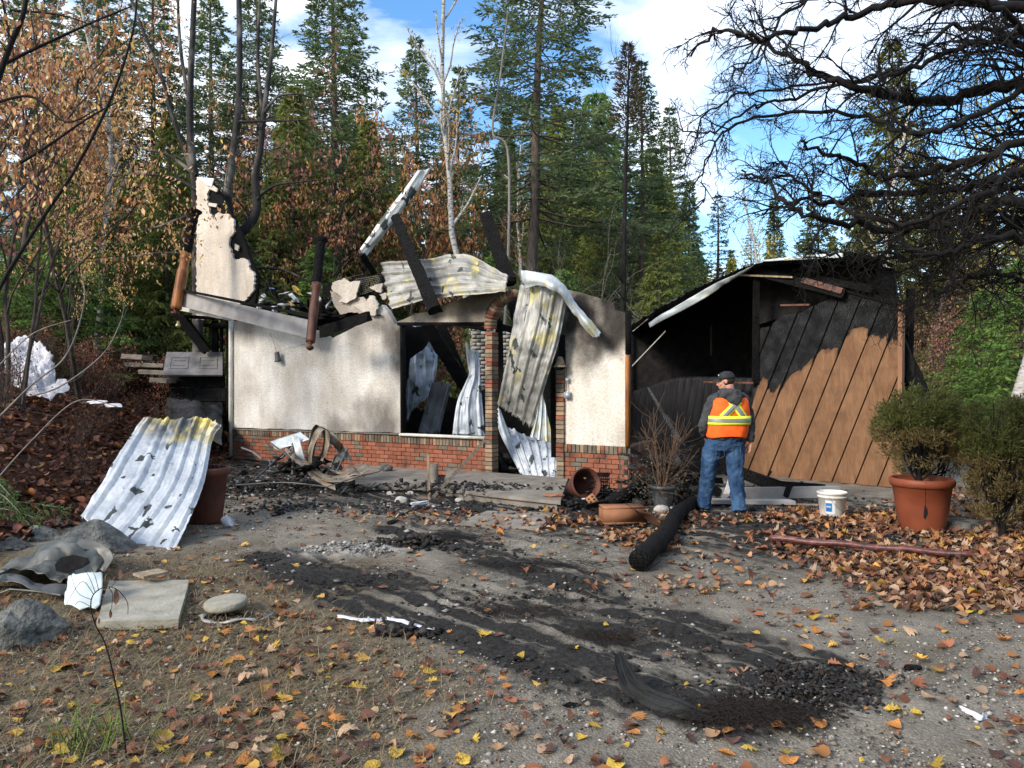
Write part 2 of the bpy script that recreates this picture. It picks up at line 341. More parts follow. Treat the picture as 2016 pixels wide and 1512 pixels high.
litter = np.clip(smooth(-.2, .35, toe(Y) - X) * smooth(5.5, 8, Y) + smooth(8, 10.5, X) + smooth(17, 20, Y), 0, 1)
idx = np.arange(X.size).reshape(X.shape)
Fc = np.stack([idx[:-1, :-1], idx[:-1, 1:], idx[1:, 1:], idx[1:, :-1]], -1).reshape(-1, 4)
k = MB('gravel_ground'); pos = k.world(); n1 = k.noise(1.2, 6, co=pos); n3 = k.noise(45, 4, co=pos); n4 = k.vor(70, co=pos)
c = k.ramp(n1, [(.3, (.135, .118, .092)), (.7, (.285, .258, .212))]); c = k.mix(.6, c, k.ramp(n3, [(.3, .45), (.7, 1.25)]), 'MULTIPLY')
c = k.mix(.45, c, k.ramp(k.noise(5, 6, co=pos), [(.35, .55), (.65, 1.15)]), 'MULTIPLY'); c = k.mix(k.ramp(n4, [(.10, .8), (.24, 0)]), c, (.38, .36, .32))
gc = k.ramp(k.noise(18, 5, co=pos), [(.3, (.04, .028, .018)), (.55, (.13, .098, .055)), (.75, (.22, .17, .10))]); c = k.mix(k.math('MULTIPLY', k.attr('grassy'), .8), c, gc)
lc = k.ramp(k.noise(14, 5, co=pos), [(.3, (.028, .014, .009)), (.7, (.12, .052, .026))]); c = k.mix(k.attr('litter'), c, lc)
bn = k.math('MULTIPLY', k.attr('burn'), k.ramp(k.noise(9, 6, co=pos, stretch=(1, .8, 1)), [(.3, 1.25), (.62, .6)])); mpn = k.n('ShaderNodeMapping'); mpn.vector_type = 'TEXTURE'; sdir = B1[4] - B1[1]; mpn.inputs['Rotation'].default_value = (0, 0, math.atan2(sdir[1], sdir[0])); mpn.inputs['Scale'].default_value = (3.2, .22, 1); k.l(pos, mpn.inputs[0]); stn = k.noise(1.6, 6, co=mpn.outputs[0], dist=.3)
bn = k.math('MULTIPLY', bn, k.ramp(stn, [(.36, 1.15), (.50, .95), (.64, .18)])); bn = k.ramp(bn, [(.10, 0), (.55, .97)])
bc = k.ramp(k.noise(30, 4, co=pos), [(.3, (.007, .007, .007)), (.75, (.034, .033, .031))]); c = k.mix(bn, c, bc)
c = k.mix(k.math('MULTIPLY', k.attr('ash'), k.ramp(k.noise(26, 5, co=pos), [(.38, .35), (.55, 1)])), c, (.36, .35, .33))
k.bump(k.math('ADD', k.noise(60, 5, co=pos), k.math('MULTIPLY', n4, -.8)), .6, .012)
ground = mk('ground', np.stack([X, Y, Z], -1).reshape(-1, 3), Fc, k.set(c, .93, 0, .15), smooth=True, kind='structure',
            attrs={'ash': ashm.ravel(), 'burn': burn.ravel(), 'grassy': grassy.ravel(), 'litter': litter.ravel()})
def gz(x, y): return float(Hs(np.float64(x), np.float64(y)))
# ------------------------------------------------------------------ leaves
LEAF_T = {'ovate': ([0, .12, .35, .62, .85, 1], [.03, .28, .42, .33, .15, .005]),
          'maple': ([-.02, .06, .16, .26, .40, .50, .62, .72, .86, 1], [.06, .40, .30, .55, .22, .52, .16, .26, .08, .005])}
def leaf_shape(kind):
    t, wd = LEAF_T[kind]; t = np.array(t); wd = np.array(wd); n = len(t); V = []; 
    for i in range(n): V += [(-wd[i], t[i] - .5), (0, t[i] - .5), (wd[i], t[i] - .5)]
    V = np.array(V); Fc = []
    for i in range(n - 1):
        a = 3 * i; Fc += [[a, a + 1, a + 4, a + 3], [a + 1, a + 2, a + 5, a + 4]]
    return V, np.array(Fc)
PAL = np.array([(.44, .26, .06), (.38, .17, .06), (.25, .10, .05), (.20, .095, .055), (.13, .062, .042), (.30, .18, .10), (.36, .25, .17), (.085, .045, .034)])
def leaf_local(kind, n, size, rng, curl=1.0):
    """n leaves of one kind about the origin, lying flat-ish, returned as (n,v,3)"""
    S, Fc = leaf_shape(kind); q = len(S); x = S[:, 0][None] * size[:, None]; y = S[:, 1][None] * size[:, None]
    fold = rng.uniform(-.25, .7, (n, 1)) * curl; bend = rng.uniform(-1.3, 2.2, (n, 1)) * curl; tw = rng.uniform(-1.5, 1.5, (n, 1)) * curl
    z = np.abs(x) * fold + bend * y ** 2 / np.maximum(size[:, None], .01) * .5 + tw * x * y / np.maximum(size[:, None], .01)
    return np.stack([x, y, z], -1), Fc, q
def rotate_scatter(V, yaw, tilt, az, pos):
    c, s = np.cos(yaw)[:, None], np.sin(yaw)[:, None]; x = V[..., 0] * c - V[..., 1] * s; y = V[..., 0] * s + V[..., 1] * c; z = V[..., 2]
    ct, st = np.cos(tilt)[:, None], np.sin(tilt)[:, None]; y2 = y * ct - z * st; z2 = y * st + z * ct
    ca, sa = np.cos(az)[:, None], np.sin(az)[:, None]; x3 = x * ca - y2 * sa; y3 = x * sa + y2 * ca
    return np.stack([x3, y3, z2], -1) + pos[:, None, :]
def scatter_leaves(acc, pos, size, rng, pal=PAL, probs=None, tilt=.25, kind=None, curl=1.0, lift=.01, dark=.45, away=False):
    if away: kp = np.hypot(pos[:, 0] - 2.75, pos[:, 1] - 9.75) > .5; pos, size = pos[kp], size[kp]
    n = len(pos)
    for kd in ('ovate', 'maple'):
        m = (rng.random(n) < .5) if kind is None else np.full(n, kd == kind)
        if kd == 'maple' and kind is None: m = ~prev
        prev = m; p = pos[m]; s_ = size[m]; q = len(p)
        if not q: continue
        V, Fc, nv = leaf_local(kd, q, s_, rng, curl); V = rotate_scatter(V, rng.uniform(0, 6.28, q), rng.normal(0, tilt, q), rng.uniform(0, 6.28, q), np.zeros((q, 3)))
        V[..., 2] -= V[..., 2].min(1, keepdims=True) * (1 if tilt < .7 else 0); V = V + p[:, None]; V[..., 2] += lift
        col = pal[rng.choice(len(pal), q, p=probs)] * rng.uniform(1 - dark, 1 + dark, (q, 1))
        allF = (Fc[None] + (np.arange(q) * nv)[:, None, None]).reshape(-1, 4)
        acc.add(V.reshape(-1, 3), allF, np.repeat(col, nv, 0))
def on_ground(x, y, extra=0): return np.stack([x, y, Hs(x, y) + extra], -1)
def gpx(px, py): Yw = CH * F / (py - 756); return (px - 1008) / F * Yw, Yw
rng = np.random.default_rng(11)
# dense litter on the right, sampled on the ground itself
acc = Acc()
def blob(cx, cy, rx, ry, n, rot=0.):
    a = rng.uniform(0, 6.283, n); r = np.sqrt(rng.random(n)) * (1 + rng.normal(0, .12, n)); x = np.cos(a) * r * rx; y = np.sin(a) * r * ry
    return cx + x * math.cos(rot) - y * math.sin(rot), cy + x * math.sin(rot) + y * math.cos(rot)
for (cx, cy, rx, ry, n, hh) in [(4.7, 6.5, 1.9, .95, 2300, .035), (4.2, 7.7, 1.8, 1.0, 850, .012), (3.6, 5.65, .9, .22, 140, .02), (5.6, 8.9, 1.9, 1.2, 1100, .02), (3.6, 9.3, 1.7, .5, 400, .01), (1.35, 8.0, .45, .5, 130, .02), (6.5, 7.5, 1.5, 1.5, 900, .02), (.2, 9.3, 2.2, .5, 200, .01),
                                (7.6, 10.2, 2.2, 1.6, 1300, .02), (2.2, 6.6, 1.8, .9, 110, .005), (1.0, 8.7, 1.5, .5, 120, .008)]:
    n = int(n * .95); x, y = blob(cx, cy, rx, ry, n); scatter_leaves(acc, on_ground(x, y, rng.random(n) * hh * .6), rng.uniform(.045, .115, n), rng, probs=[.05, .11, .12, .17, .15, .19, .13, .08], tilt=.2, curl=1.7, away=True)
acc.obj('leaf_litter', M['litter'], label='deep drift of brown and orange fallen leaves right of the driveway', cat='leaves', kind='stuff', smooth=False)
acc = Acc()
x, y = rng.uniform(-4.6, 4.2, 2400), 3 + rng.random(2400) ** 1.1 * 8.5
dens = burn_mask(x, y); keep = (rng.random(2400) < np.clip(.55 - .5 * dens, .06, 1)) & (np.abs(x) < y * .72 + .4); x, y = x[keep], y[keep]; n = len(x)
scatter_leaves(acc, on_ground(x, y), rng.uniform(.045, .10, n), rng, probs=[.13, .16, .15, .14, .14, .12, .06, .10], tilt=.15)
x, y = rng.uniform(-3.4, 1.2, 2600), 2.9 + rng.random(2600) * 3.6; keep = (np.abs(x) < y * .72 + .3) & (burn_mask(x, y) < .4) & (x < -.2 + rng.normal(0, .7, 2600)) & (rng.random(2600) < .4); x, y = x[keep], y[keep]; n = len(x); scatter_leaves(acc, on_ground(x, y), rng.uniform(.02, .07, n), rng, probs=[.02, .05, .12, .2, .27, .1, .06, .18], tilt=.3, curl=1.8)
acc.obj('scattered_leaves', M['litter'], label='small fallen leaves sprinkled over the gravel driveway', cat='leaves', kind='stuff')
acc = Acc(); n = 26000
x = -5 - rng.random(n) ** 1.3 * 13; y = 6.6 + rng.random(n) * 17; keep = (toe(y) - x > -.2) & (np.abs(x) < y * .9 + 2); x, y = x[keep], y[keep]; n = len(x)
scatter_leaves(acc, on_ground(x, y, rng.random(n) ** 2 * .12), rng.uniform(.06, .13, n), rng, pal=PAL * np.array([.62, .55, .6]), probs=[.02, .08, .22, .24, .22, .05, .03, .14], tilt=.5, kind='ovate')
acc.obj('bank_litter', M['litter'], label='damp red brown leaf litter covering the bank on the left', cat='leaves', kind='stuff')
acc = Acc(); n = 14000
x = rng.uniform(-12, 22, n); y = rng.uniform(17.5, 34, n); scatter_leaves(acc, on_ground(x, y, rng.random(n) ** 2 * .25), rng.uniform(.09, .2, n), rng, pal=PAL * .7, tilt=.6, kind='ovate')
acc.obj('forest_floor_litter', M['litter'], label='brown leaf litter on the forest floor behind the house', cat='leaves', kind='stuff')
# individual foreground leaves
LM = []
for i in range(14):
    kd = 'maple' if i % 3 == 2 else 'ovate'; V, Fc, q = leaf_local(kd, 1, np.array([1.0]), rng, 1.2); V = V[0]; V[:, 2] -= V[:, 2].min()
    # stalk
    a = Acc(); a.add(V, Fc, PAL[0]); tube(a, [V[1], V[1] + [.05, -.18, .02], V[1] + [.02, -.32, .06]], [.016, .013, .01], 4, col=PAL[0])
    LM.append((kd, np.concatenate(a.V), np.concatenate(a.F)))
LCOL = [('yellow', (.55, .36, .05), .25), ('orange', (.46, .19, .045), .22), ('red brown', (.24, .09, .045), .15), ('pale tan', (.42, .28, .17), .20), ('dark brown', (.10, .05, .038), .18)]
leafmesh = {}
for ci, (cn0, cc, pr) in enumerate(LCOL):
    cn = cn0
    k = MB('leaf_' + cn.replace(' ', '_')); c = k.ramp(k.math('ADD', k.math('MULTIPLY', k.noise(2.2, 5), .6), k.math('MULTIPLY', k.rnd(), .4)), [(.25, tuple(v * .55 for v in cc)), (.55, cc), (.8, tuple(min(.8, v * 1.2) for v in cc))])
    k.bump(k.noise(9, 4), .5, .05); lm = k.set(c, .65, 0, .3)
    for i, (kd, V, Fc) in enumerate(LM): leafmesh[(ci, i)] = (kd, mesh_from('fallen_leaf', V, Fc, lm, smooth=True))
n = 0; pts = []
while n < 298:
    px, py = rng.uniform(-10, 2026), 1180 + 340 * rng.random() ** .75
    wt = 1.0 if px < 900 else (.55 if px < 1500 else .5)
    if rng.random() > wt: continue
    x, y = gpx(px, py)
    if burn_mask(np.array(x), np.array(y)) > .55 and rng.random() < .8: continue
    if any((x - a) ** 2 + (y - b) ** 2 < .006 for a, b in pts): continue
    pts.append((x, y)); ci = int(rng.choice(5, p=[c_[2] for c_ in LCOL])); cn = LCOL[ci][0]; i = int(rng.integers(14)); kd, me = leafmesh[(ci, i)]
    s_ = rng.choice([rng.uniform(.03, .06), rng.uniform(.055, .10)], p=[.5, .5]) * (1.15 if kd == 'maple' else 1); where = 'thin grass and soil at the lower left' if grassy.ravel()[np.argmin((X.ravel() - x) ** 2 + (Y.ravel() - y) ** 2)] > .5 else 'grey gravel of the driveway foreground'
    put('fallen_leaf', me, (x, y, gz(x, y) + .012), rot=(rng.normal(0, .12), rng.normal(0, .12), rng.uniform(0, 6.28)), scale=(s_ * rng.uniform(.8, 1.1), s_, s_ * .8),
        label=f'{cn} {"lobed" if kd == "maple" else "oval"} fallen leaf on the {where}', cat='leaf', group=f'{cn} {"lobed" if kd == "maple" else "oval"} leaves on the {where}'); n += 1
# pebbles
def pebbles(name, x, y, r, cols, mat, label, kindz=0.0, sink=.3, ang=False):
    n = len(x); base = np.array([(0, 0, 1), (1, 0, .1), (.3, .95, 0), (-.8, .6, .1), (-.8, -.6, 0), (.3, -.95, .1), (0, 0, -1.)])
    Fq = np.array([[0, 1, 2], [0, 2, 3], [0, 3, 4], [0, 4, 5], [0, 5, 1], [6, 2, 1], [6, 3, 2], [6, 4, 3], [6, 5, 4], [6, 1, 5]])
    V = base[None] * (1 + rng.normal(0, .2, (n, 7, 1))); V = V * r[:, None, None] * np.stack([rng.uniform(.7, 1.3, n), rng.uniform(.7, 1.3, n), rng.uniform(.4, .85, n)], -1)[:, None]
    a = rng.uniform(0, 6.28, n)[:, None]; xx = V[..., 0] * np.cos(a) - V[..., 1] * np.sin(a); yy = V[..., 0] * np.sin(a) + V[..., 1] * np.cos(a)
    V = np.stack([xx + x[:, None], yy + y[:, None], V[..., 2] + (Hs(x, y) + r * sink + kindz)[:, None]], -1)
    Fc = (Fq[None] + (np.arange(n) * 7)[:, None, None]).reshape(-1, 3)
    mk(name, V.reshape(-1, 3), Fc, mat, col=np.repeat(cols, 7, 0), label=label, cat='gravel' if name in ('gravel', 'grit') else 'debris', kind='stuff', smooth=not ang)
n = 30000; yy = 2.9 + rng.random(n) ** 1.5 * 8.5; xx = rng.uniform(-1, 1, n) * (yy * .72 + .3); dens = burn_mask(xx, yy); kp = (rng.random(n) > dens * .75) & (xx > toe(yy) + .5); xx, yy = xx[kp], yy[kp]; n = len(xx)
k = MB('stone_chips'); M['chips'] = k.set(k.attr('Col', 'Color'), .85, 0, .3)
cc = np.array([(.30, .28, .25), (.17, .155, .13), (.44, .42, .39), (.10, .095, .09), (.22, .18, .13)])[rng.choice(5, n, p=[.3, .3, .12, .18, .10])] * rng.uniform(.8, 1.2, (n, 1))
pebbles('gravel', xx, yy, rng.uniform(.003, .010, n) * (.8 + rng.random(n) ** 6 * 1.4), cc, M['chips'], 'grey and beige gravel of the driveway')
n = 26000; x0 = rng.uniform(-6, 6, n); y0 = rng.uniform(3.4, 15.5, n); dens = burn_mask(x0, y0); kp = rng.random(n) < np.clip(dens - .12, 0, 1) ** 1.3
x0, y0, dens = x0[kp], y0[kp], dens[kp]; n = len(x0)
cc = np.array([(.012, .012, .012), (.03, .03, .03), (.30, .29, .28), (.10, .06, .04)])[rng.choice(4, n, p=[.6, .27, .08, .05])]
far = np.clip((y0 - 6) / 8, 0, 1)
pebbles('charcoal_debris', x0, y0, rng.uniform(.007, .022, n) * (1 + rng.random(n) ** 8 * 2.2 * (.4 + far)), cc, M['chips'], 'black charcoal crumbs and ash strewn over the burnt ground', ang=True)
n = 15000; x0 = rng.uniform(-4, 5, n); y0 = 3 + rng.random(n) ** 1.3 * 8; kp = (np.abs(x0) < y0 * .72 + .3) & (x0 > toe(y0) + .5); x0, y0 = x0[kp], y0[kp]; n = len(x0)
pebbles('grit', x0, y0, rng.uniform(.003, .009, n), np.array([(.03, .027, .024), (.07, .05, .035), (.12, .085, .05), (.015, .015, .015)])[rng.integers(4, size=n)], M['chips'], 'dark grit and leaf crumbs trodden into the driveway', ang=True)
# ash heap
n = 1500; x1, y1 = blob(ASH[0], ASH[1], .5, .26, n, -.2); hh = np.exp(-((x1 - ASH[0]) ** 2 / .2 + (y1 - ASH[1]) ** 2 / .06)) * .10 * rng.random(n)
cc = np.array([(.26, .25, .23), (.15, .145, .14), (.42, .41, .38), (.02, .02, .02)])[rng.choice(4, n, p=[.36, .3, .12, .22])]
_H = Hs; Hs2 = Hs
def Hs(x, y): return Hs2(x, y) + np.exp(-((x - ASH[0]) ** 2 / .2 + (y - ASH[1]) ** 2 / .06)) * .08
pebbles('ash_heap', x1, y1, rng.uniform(.002, .010, n) * (1 + rng.random(n) ** 12 * 3), cc, M['chips'], 'low heap of pale grey ash on the black patch', ang=True); Hs = _H
# grass and dead stalks, lower left
acc = Acc(); n = 42000; x = rng.uniform(-5, .4, n); y = 2.9 + rng.random(n) * 4.6
gr = smooth(-.35, -1.6, x - .22 * (6.2 - y)) * (1 - smooth(6.4, 7.6, y)); kp = (rng.random(n) < gr * .9 - burn_mask(x, y) * 1.2) & (np.abs(x) < y * .72 + .4); x, y = x[kp], y[kp]; n = len(x)
a = rng.uniform(0, 6.28, n); ln = rng.uniform(.03, .13, n); lay = rng.uniform(.7, 1.5, n); wv = np.stack([-np.sin(a), np.cos(a), np.zeros(n)], -1) * .0019
p0 = on_ground(x, y); d = np.stack([np.cos(a) * np.sin(lay), np.sin(a) * np.sin(lay), np.cos(lay)], -1) * ln[:, None]; p1 = p0 + d * .55; p2 = p0 + d * np.array([1.1, 1.1, .75])
V = np.stack([p0 - wv, p0 + wv, p1 + wv, p1 - wv, p2 + wv * .2, p2 - wv * .2], 1); Fq = np.array([[0, 1, 2, 3], [3, 2, 4, 5]])
cc = np.array([(.24, .18, .10), (.11, .11, .045), (.15, .10, .06), (.30, .24, .15), (.07, .10, .03)])[rng.choice(5, n, p=[.36, .14, .30, .15, .05])]
acc.add(V.reshape(-1, 3), (Fq[None] + (np.arange(n) * 6)[:, None, None]).reshape(-1, 4), np.repeat(cc, 6, 0))
acc.obj('grass', M['litter'], label='thin dry yellow green grass at the lower left', cat='grass', kind='stuff')
acc = Acc()
for i in range(60):
    p = on_ground(np.array([G(150, 1500)[0] + rng.normal(0, .10)]), np.array([3.45 + rng.normal(0, .08)]))[0]; a = rng.uniform(0, 6.28); L_ = rng.uniform(.08, .22)
    q = p + [math.cos(a) * L_ * .3, math.sin(a) * L_ * .3, L_ * .7]; r_ = q + [math.cos(a) * L_ * .4, math.sin(a) * L_ * .4, L_ * .0]
    tube(acc, [p, q, r_], [.003, .0022, .0006], 3, col=(.14, .20, .04))
acc.obj('grass_tuft', M['litter'], label='fresh green grass tuft at the bottom left corner', cat='grass', kind='stuff')
# ------------------------------------------------------------------ the burnt house
M['stucco_w'] = stucco('stucco_main_wall', [(W.at(790, 660), .55, .9), (W.at(788, 720), .35, .8), (W.at(745, 845), .8, .75), (W.at(660, 850), .45, .6), (W.at(548, 708), .16, .8), (W.at(480, 640), .6, .55), (W.at(560, 850), .5, .4), (W.at(700, 655), .5, .45), (W.at(640, 680), .5, .4), (W.at(740, 640), .3, .55)])
M['stucco_l'] = stucco('stucco_gable', [(W.at(476, 590), .3, .9), (W.at(400, 440), .4, .15)], ((.50, .44, .37), (.67, .61, .53)))
M['stucco_h'] = stucco('stucco_header', [(W.at(955, 600), .7, .75), (W.at(860, 600), .35, .95), (W.at(800, 630), .5, .5)], ((.34, .30, .25), (.52, .46, .39)))
M['stucco_r'] = stucco('stucco_right_panel', [(W.at(1150, 620), 1.15, .97), (W.at(1215, 620), .9, .8), (W.at(1165, 660), .55, .95), (W.at(1232, 860), .25, .3)], ((.58, .52, .44), (.72, .68, .61)))
HB = W.pt(W.len * .5, 0)
house = thing('burnt_house', 'roofless burnt house with cream stucco walls over a low red brick base', 'house', HB)
def wpoly(name, px, mat, off, thick, lab=None, am=1.6, st=11, j=True):
    q = jag(px, st, am) if j else px
    return slab(name, [W.at(a, b, off) for a, b in q], W.n, thick, mat, house, label=lab)
wpoly('stucco_wall', [(460, 632), (540, 640), (625, 650), (652, 668), (690, 648), (725, 630), (735, 612), (752, 600), (762, 612), (769, 624), (778, 638), (790, 640), (790, 852), (700, 850), (600, 846), (460, 842)], M['stucco_w'], .0, .12, 'cream stucco wall stained with soot', .8)
gable = [(387, 349), (411, 352), (414, 366), (409, 378), (407, 393), (409, 405), (413, 420), (422, 433), (424, 422), (430, 418), (451, 423), (460, 433), (461, 456), (452, 468), (450, 482), (455, 497), (461, 511), (474, 508), (488, 511), (491, 529), (501, 541), (500, 569), (486, 589), (473, 596), (474, 629), (386, 629)]
wpoly('gable_wall', gable, M['stucco_l'], -.30, .05, 'tall jagged remnant of the stucco gable wall', 1.7, 4)
wpoly('gable_lath', [(388, 352), (420, 362), (436, 384), (448, 404), (460, 432), (478, 470), (490, 505), (502, 530), (508, 560), (500, 600), (388, 600)], M['char'], -.36, .08, 'charred lath showing behind the broken stucco', 1.2)
wpoly('stucco_flake', [(389, 348), (421, 351), (416, 368), (404, 362)], M['paper'], -.22, .02, 'curled pale flake at the top of the gable', .5)
wpoly('stucco_flake', [(412, 372), (418, 364), (428, 372), (426, 378)], M['stucco_l'], -.24, .03, None, .5)
wpoly('stucco_flake', [(410, 399), (427, 401), (425, 408), (410, 405)], M['stucco_l'], -.28, .03, None, .5)
wpoly('stucco_flake', [(462, 480), (470, 484), (468, 494), (462, 491)], M['stucco_l'], -.28, .03, None, .5)
wpoly('window_header', [(783, 633), (822, 617), (853, 612), (868, 603), (900, 591), (930, 580), (994, 572), (988, 580), (975, 588), (966, 597), (958, 610), (954, 634), (860, 635), (783, 636)], M['stucco_h'], .02, .16, 'smoke browned stucco header over the window', .6)
wpoly('right_panel', [(1108, 568), (1130, 573), (1170, 584), (1208, 596), (1211, 610), (1234, 616), (1231, 880), (1111, 874)], M['stucco_r'], .0, .14, 'narrow stucco panel blackened by soot at the top', .7)
# bricks
def bevel_box(name, hx, hy, hz, b, mat):
    bm = bmesh.new(); bmesh.ops.create_cube(bm, size=1.0, matrix=__import__('mathutils').Matrix.Diagonal((2 * hx, 2 * hy, 2 * hz, 1)))
    me = bpy.data.meshes.new(name); bm.to_mesh(me); bm.free(); me.materials.append(mat)
    V = np.array([v.co for v in me.vertices]); V += np.random.default_rng(len(bpy.data.meshes)).normal(0, b, V.shape); me.vertices.foreach_set('co', V.astype(np.float32).ravel()); me.update(); return me
def brickset(name, hx, hy, hz, mats): return [bevel_box(name, hx, hy, hz, .0012, m) for m in mats]
runM = brickset('brick', .100, .03, .032, [M['brick_a'], M['brick_a'], M['brick_b'], M['brick_a'], M['brick_c'], M['brick_a']])
halfM = brickset('brick', .048, .03, .032, [M['brick_c'], M['brick_a'], M['brick_b']])
capM = brickset('cap_brick', .030, .05, .062, [M['brick_c'], M['brick_c'], M['brick_b'], M['brick_d']])
pierM = brickset('pier_brick', .068, .10, .031, [M['brick_d'], M['brick_b'], M['brick_d'], M['brick_c']])
rr = random.Random(3)
def rot_u(u): return math.atan2(u[1], u[0])
def course(A, u, n, s0, s1, z0, rows, rag_end=True):
    A = np.asarray(A, float)
    for r in range(rows):
        z = z0 + r * .0755 + .034; s = s0 + (0 if r % 2 else -.10) + .004
        while s < s1 - .03:
            a, b = max(s, s0), min(s + .20, s1)
            if b - a > .15: me = rr.choice(runM)
            elif b - a > .06: me = rr.choice(halfM)
            else: s += .212; continue
            c = (a + b) / 2; sx = (b - a) / (.200 if b - a > .15 else .096)
            put('brick', me, A + u * c + n * (-.016 + rr.uniform(-.002, .003)) + np.array([0, 0, z]), house, (0, 0, rot_u(u)), (sx, 1, 1)); s += .212
def caps(A, u, n, s0, s1, z):
    s = s0 + .035
    while s < s1 - .02:
        put('cap_brick', rr.choice(capM), np.asarray(A) + u * s + n * (-.022 + rr.uniform(-.002, .003)) + np.array([0, 0, z + rr.uniform(-.002, .002)]), house, (0, 0, rot_u(u))); s += .0735
sL0, sL1 = W.s_of(460), W.s_of(957); sR0, sR1 = W.s_of(1111), W.len
def mortar(A, u, n, s0, s1, z1, depth=.16):
    a = Acc(); c = np.asarray(A) + u * (s0 + s1) / 2 - n * (depth / 2 + .004) + np.array([0, 0, z1 / 2 - .05]); box(a, c, [u, n, EYE[2]], [(s1 - s0) / 2, depth / 2, z1 / 2 + .05])
    a.obj('mortar_core', M['mortar'], house)
for s0, s1 in ((sL0, sL1), (sR0, sR1)):
    mortar(W.A, W.u, W.n, s0, s1, .675); course(W.A, W.u, W.n, s0, s1, .02, 7); caps(W.A, W.u, W.n, s0, s1, .615)
ru = unit(np.array([.45, 1, 0])); rn = np.array([ru[1], -ru[0], 0]); RB = W.pt(W.len, 0)
mortar(RB, ru, rn, .0, 1.5, .675, .14); course(RB, ru, rn, .0, 1.5, .02, 7); caps(RB, ru, rn, .0, 1.5, .615)
def pier(px0, px1, ytop, ybot, lab):
    s = W.s_of((px0 + px1) / 2, .03); z1 = W.at(px0, ytop, .03)[2]; z0 = .10; z = z0
    a = Acc(); box(a, W.pt(s, (z0 + z1) / 2, -.05), [W.u, W.n, EYE[2]], [.055, .085, (z1 - z0) / 2]); a.obj('mortar_core', M['mortar'], house)
    while z < z1:
        put('pier_brick', rr.choice(pierM), W.pt(s + rr.uniform(-.002, .002), z + .031, -.045 + rr.uniform(-.003, .003)), house, (0, 0, rot_u(W.u))); z += .0745
pier(957, 970, 655, 935, ''); pier(1096, 1111, 728, 941, '')
arc = lerp_path([(961, 648), (962, 632), (967, 615), (976, 600), (988, 588), (1003, 580), (1016, 577)], 15)
for i in range(14):
    p, q = W.at(*arc[i], .03), W.at(*arc[i + 1], .03); m_ = (p + q) / 2; t = unit(q - p); ang = math.atan2(t[2], t @ W.u)
    a = Acc(); ux = W.u * math.cos(ang) + EYE[2] * math.sin(ang); uz = -W.u * math.sin(ang) + EYE[2] * math.cos(ang)
    box(a, m_ - W.n * .07, [ux, W.n, uz], [np.linalg.norm(q - p) * .44, .10, .062]); a.obj('arch_brick', rr.choice([M['brick_d'], M['brick_b'], M['brick_c']]), house)
a = Acc(); tube(a, [W.at(*p_, .0) - W.n * .06 for p_ in arc], .05, 6); a.obj('arch_mortar', M['mortar'], house)
# trims
def wbar(name, p0, p1, off, w_, d, mat, lab=None, par=None, sub=1):
    a = Acc(); A_, B_ = W.at(*p0, off), W.at(*p1, off); t = unit(B_ - A_); n_ = W.n; s_ = np.cross(t, n_)
    box(a, (A_ + B_) / 2, [t, n_, s_], [np.linalg.norm(B_ - A_) / 2, d / 2, w_ / 2]); return a.obj(name, mat, par or house, label=lab)
win = wbar('window_sill', (790, 855), (956, 862), .02, .045, .14, M['white_paint'], 'sooty white window sill')
wbar('window_frame', (793, 638), (794, 852), .0, .04, .12, M['char']); wbar('window_frame', (786, 638), (955, 638), .0, .06, .12, M['char'])
wbar('sill_edge', (460, 845), (790, 855), .02, .03, .05, M['concrete'], 'mortar ledge over the cap bricks')
wbar('corner_trim', (456, 632), (456, 898), .03, .045, .12, M['white_paint'], 'dirty white corner board')
wbar('corner_trim', (1236, 700), (1236, 879), .02, .055, .08, M['wood_orange'], 'orange cedar edge of the burnt wall'); wbar('corner_trim', (1237, 612), (1237, 698), .02, .07, .08, M['char'], 'charred edge of the wall')
wbar('door_jamb', (1090, 600), (1093, 900), -.18, .09, .12, M['char']); wbar('door_jamb', (1108, 660), (1109, 726), .0, .09, .12, M['char'])
# stub posts and studs inside
def ibeam(name, p0, p1, Y0, Y1, w_, d, mat, parent=None, rough=.03, **k): 
    return beam(name, P(*p0, Y0), P(*p1, Y1), w_, d, mat, parent, rough, **k)
def beam(name, A_, B_, w_, d, mat, parent=None, rough=.02, taper=(1, 1), n=None, **k):
    L_ = np.linalg.norm(B_ - A_); n = n or max(4, int(L_ / .07)); t = np.linspace(0, 1, n)[:, None]; T = unit(B_ - A_)
    ref = np.array([0, -1., 0]); S = unit(np.cross(T, ref)); R_ = unit(np.cross(S, T)); V = []; m_ = 3
    prof = [(-1, -1), (-.35, -1), (.35, -1), (1, -1), (1, -.35), (1, .35), (1, 1), (.35, 1), (-.35, 1), (-1, 1), (-1, .35), (-1, -.35)]
    off = rr.uniform(0, 50)
    for i in range(n):
        tt = i / (n - 1); sc = taper[0] + (taper[1] - taper[0]) * tt; c = A_ + (B_ - A_) * tt
        for (a, b) in prof:
            q = 1 + fbm(a * 2 + off, b * 2 + off, tt * L_ * 6, 2) * rough * 10 * .35
            V.append(c + S * a * w_ / 2 * sc * q + R_ * b * d / 2 * sc * q + T * (fbm(a * 3, b * 3, off) * rough * 2 if i in (0, n - 1) else 0))
    q = 12; Fc = [(i * q + j, i * q + (j + 1) % q, (i + 1) * q + (j + 1) % q, (i + 1) * q + j) for i in range(n - 1) for j in range(q)]
    Fc += [tuple(range(q))[::-1], tuple(range((n - 1) * q, n * q))]
    return mk(name, V, Fc, mat, parent, **k)
for (a_, b_, Y_, ww) in [((423, 632), (424, 700), 17.6, .13), ((450, 632), (451, 850), 17.0, .09), ((436, 640), (437, 900), 17.6, .05)]:
    beam('stud', P(*a_, Y_), P(*b_, Y_), ww, .09, M['char'], house)
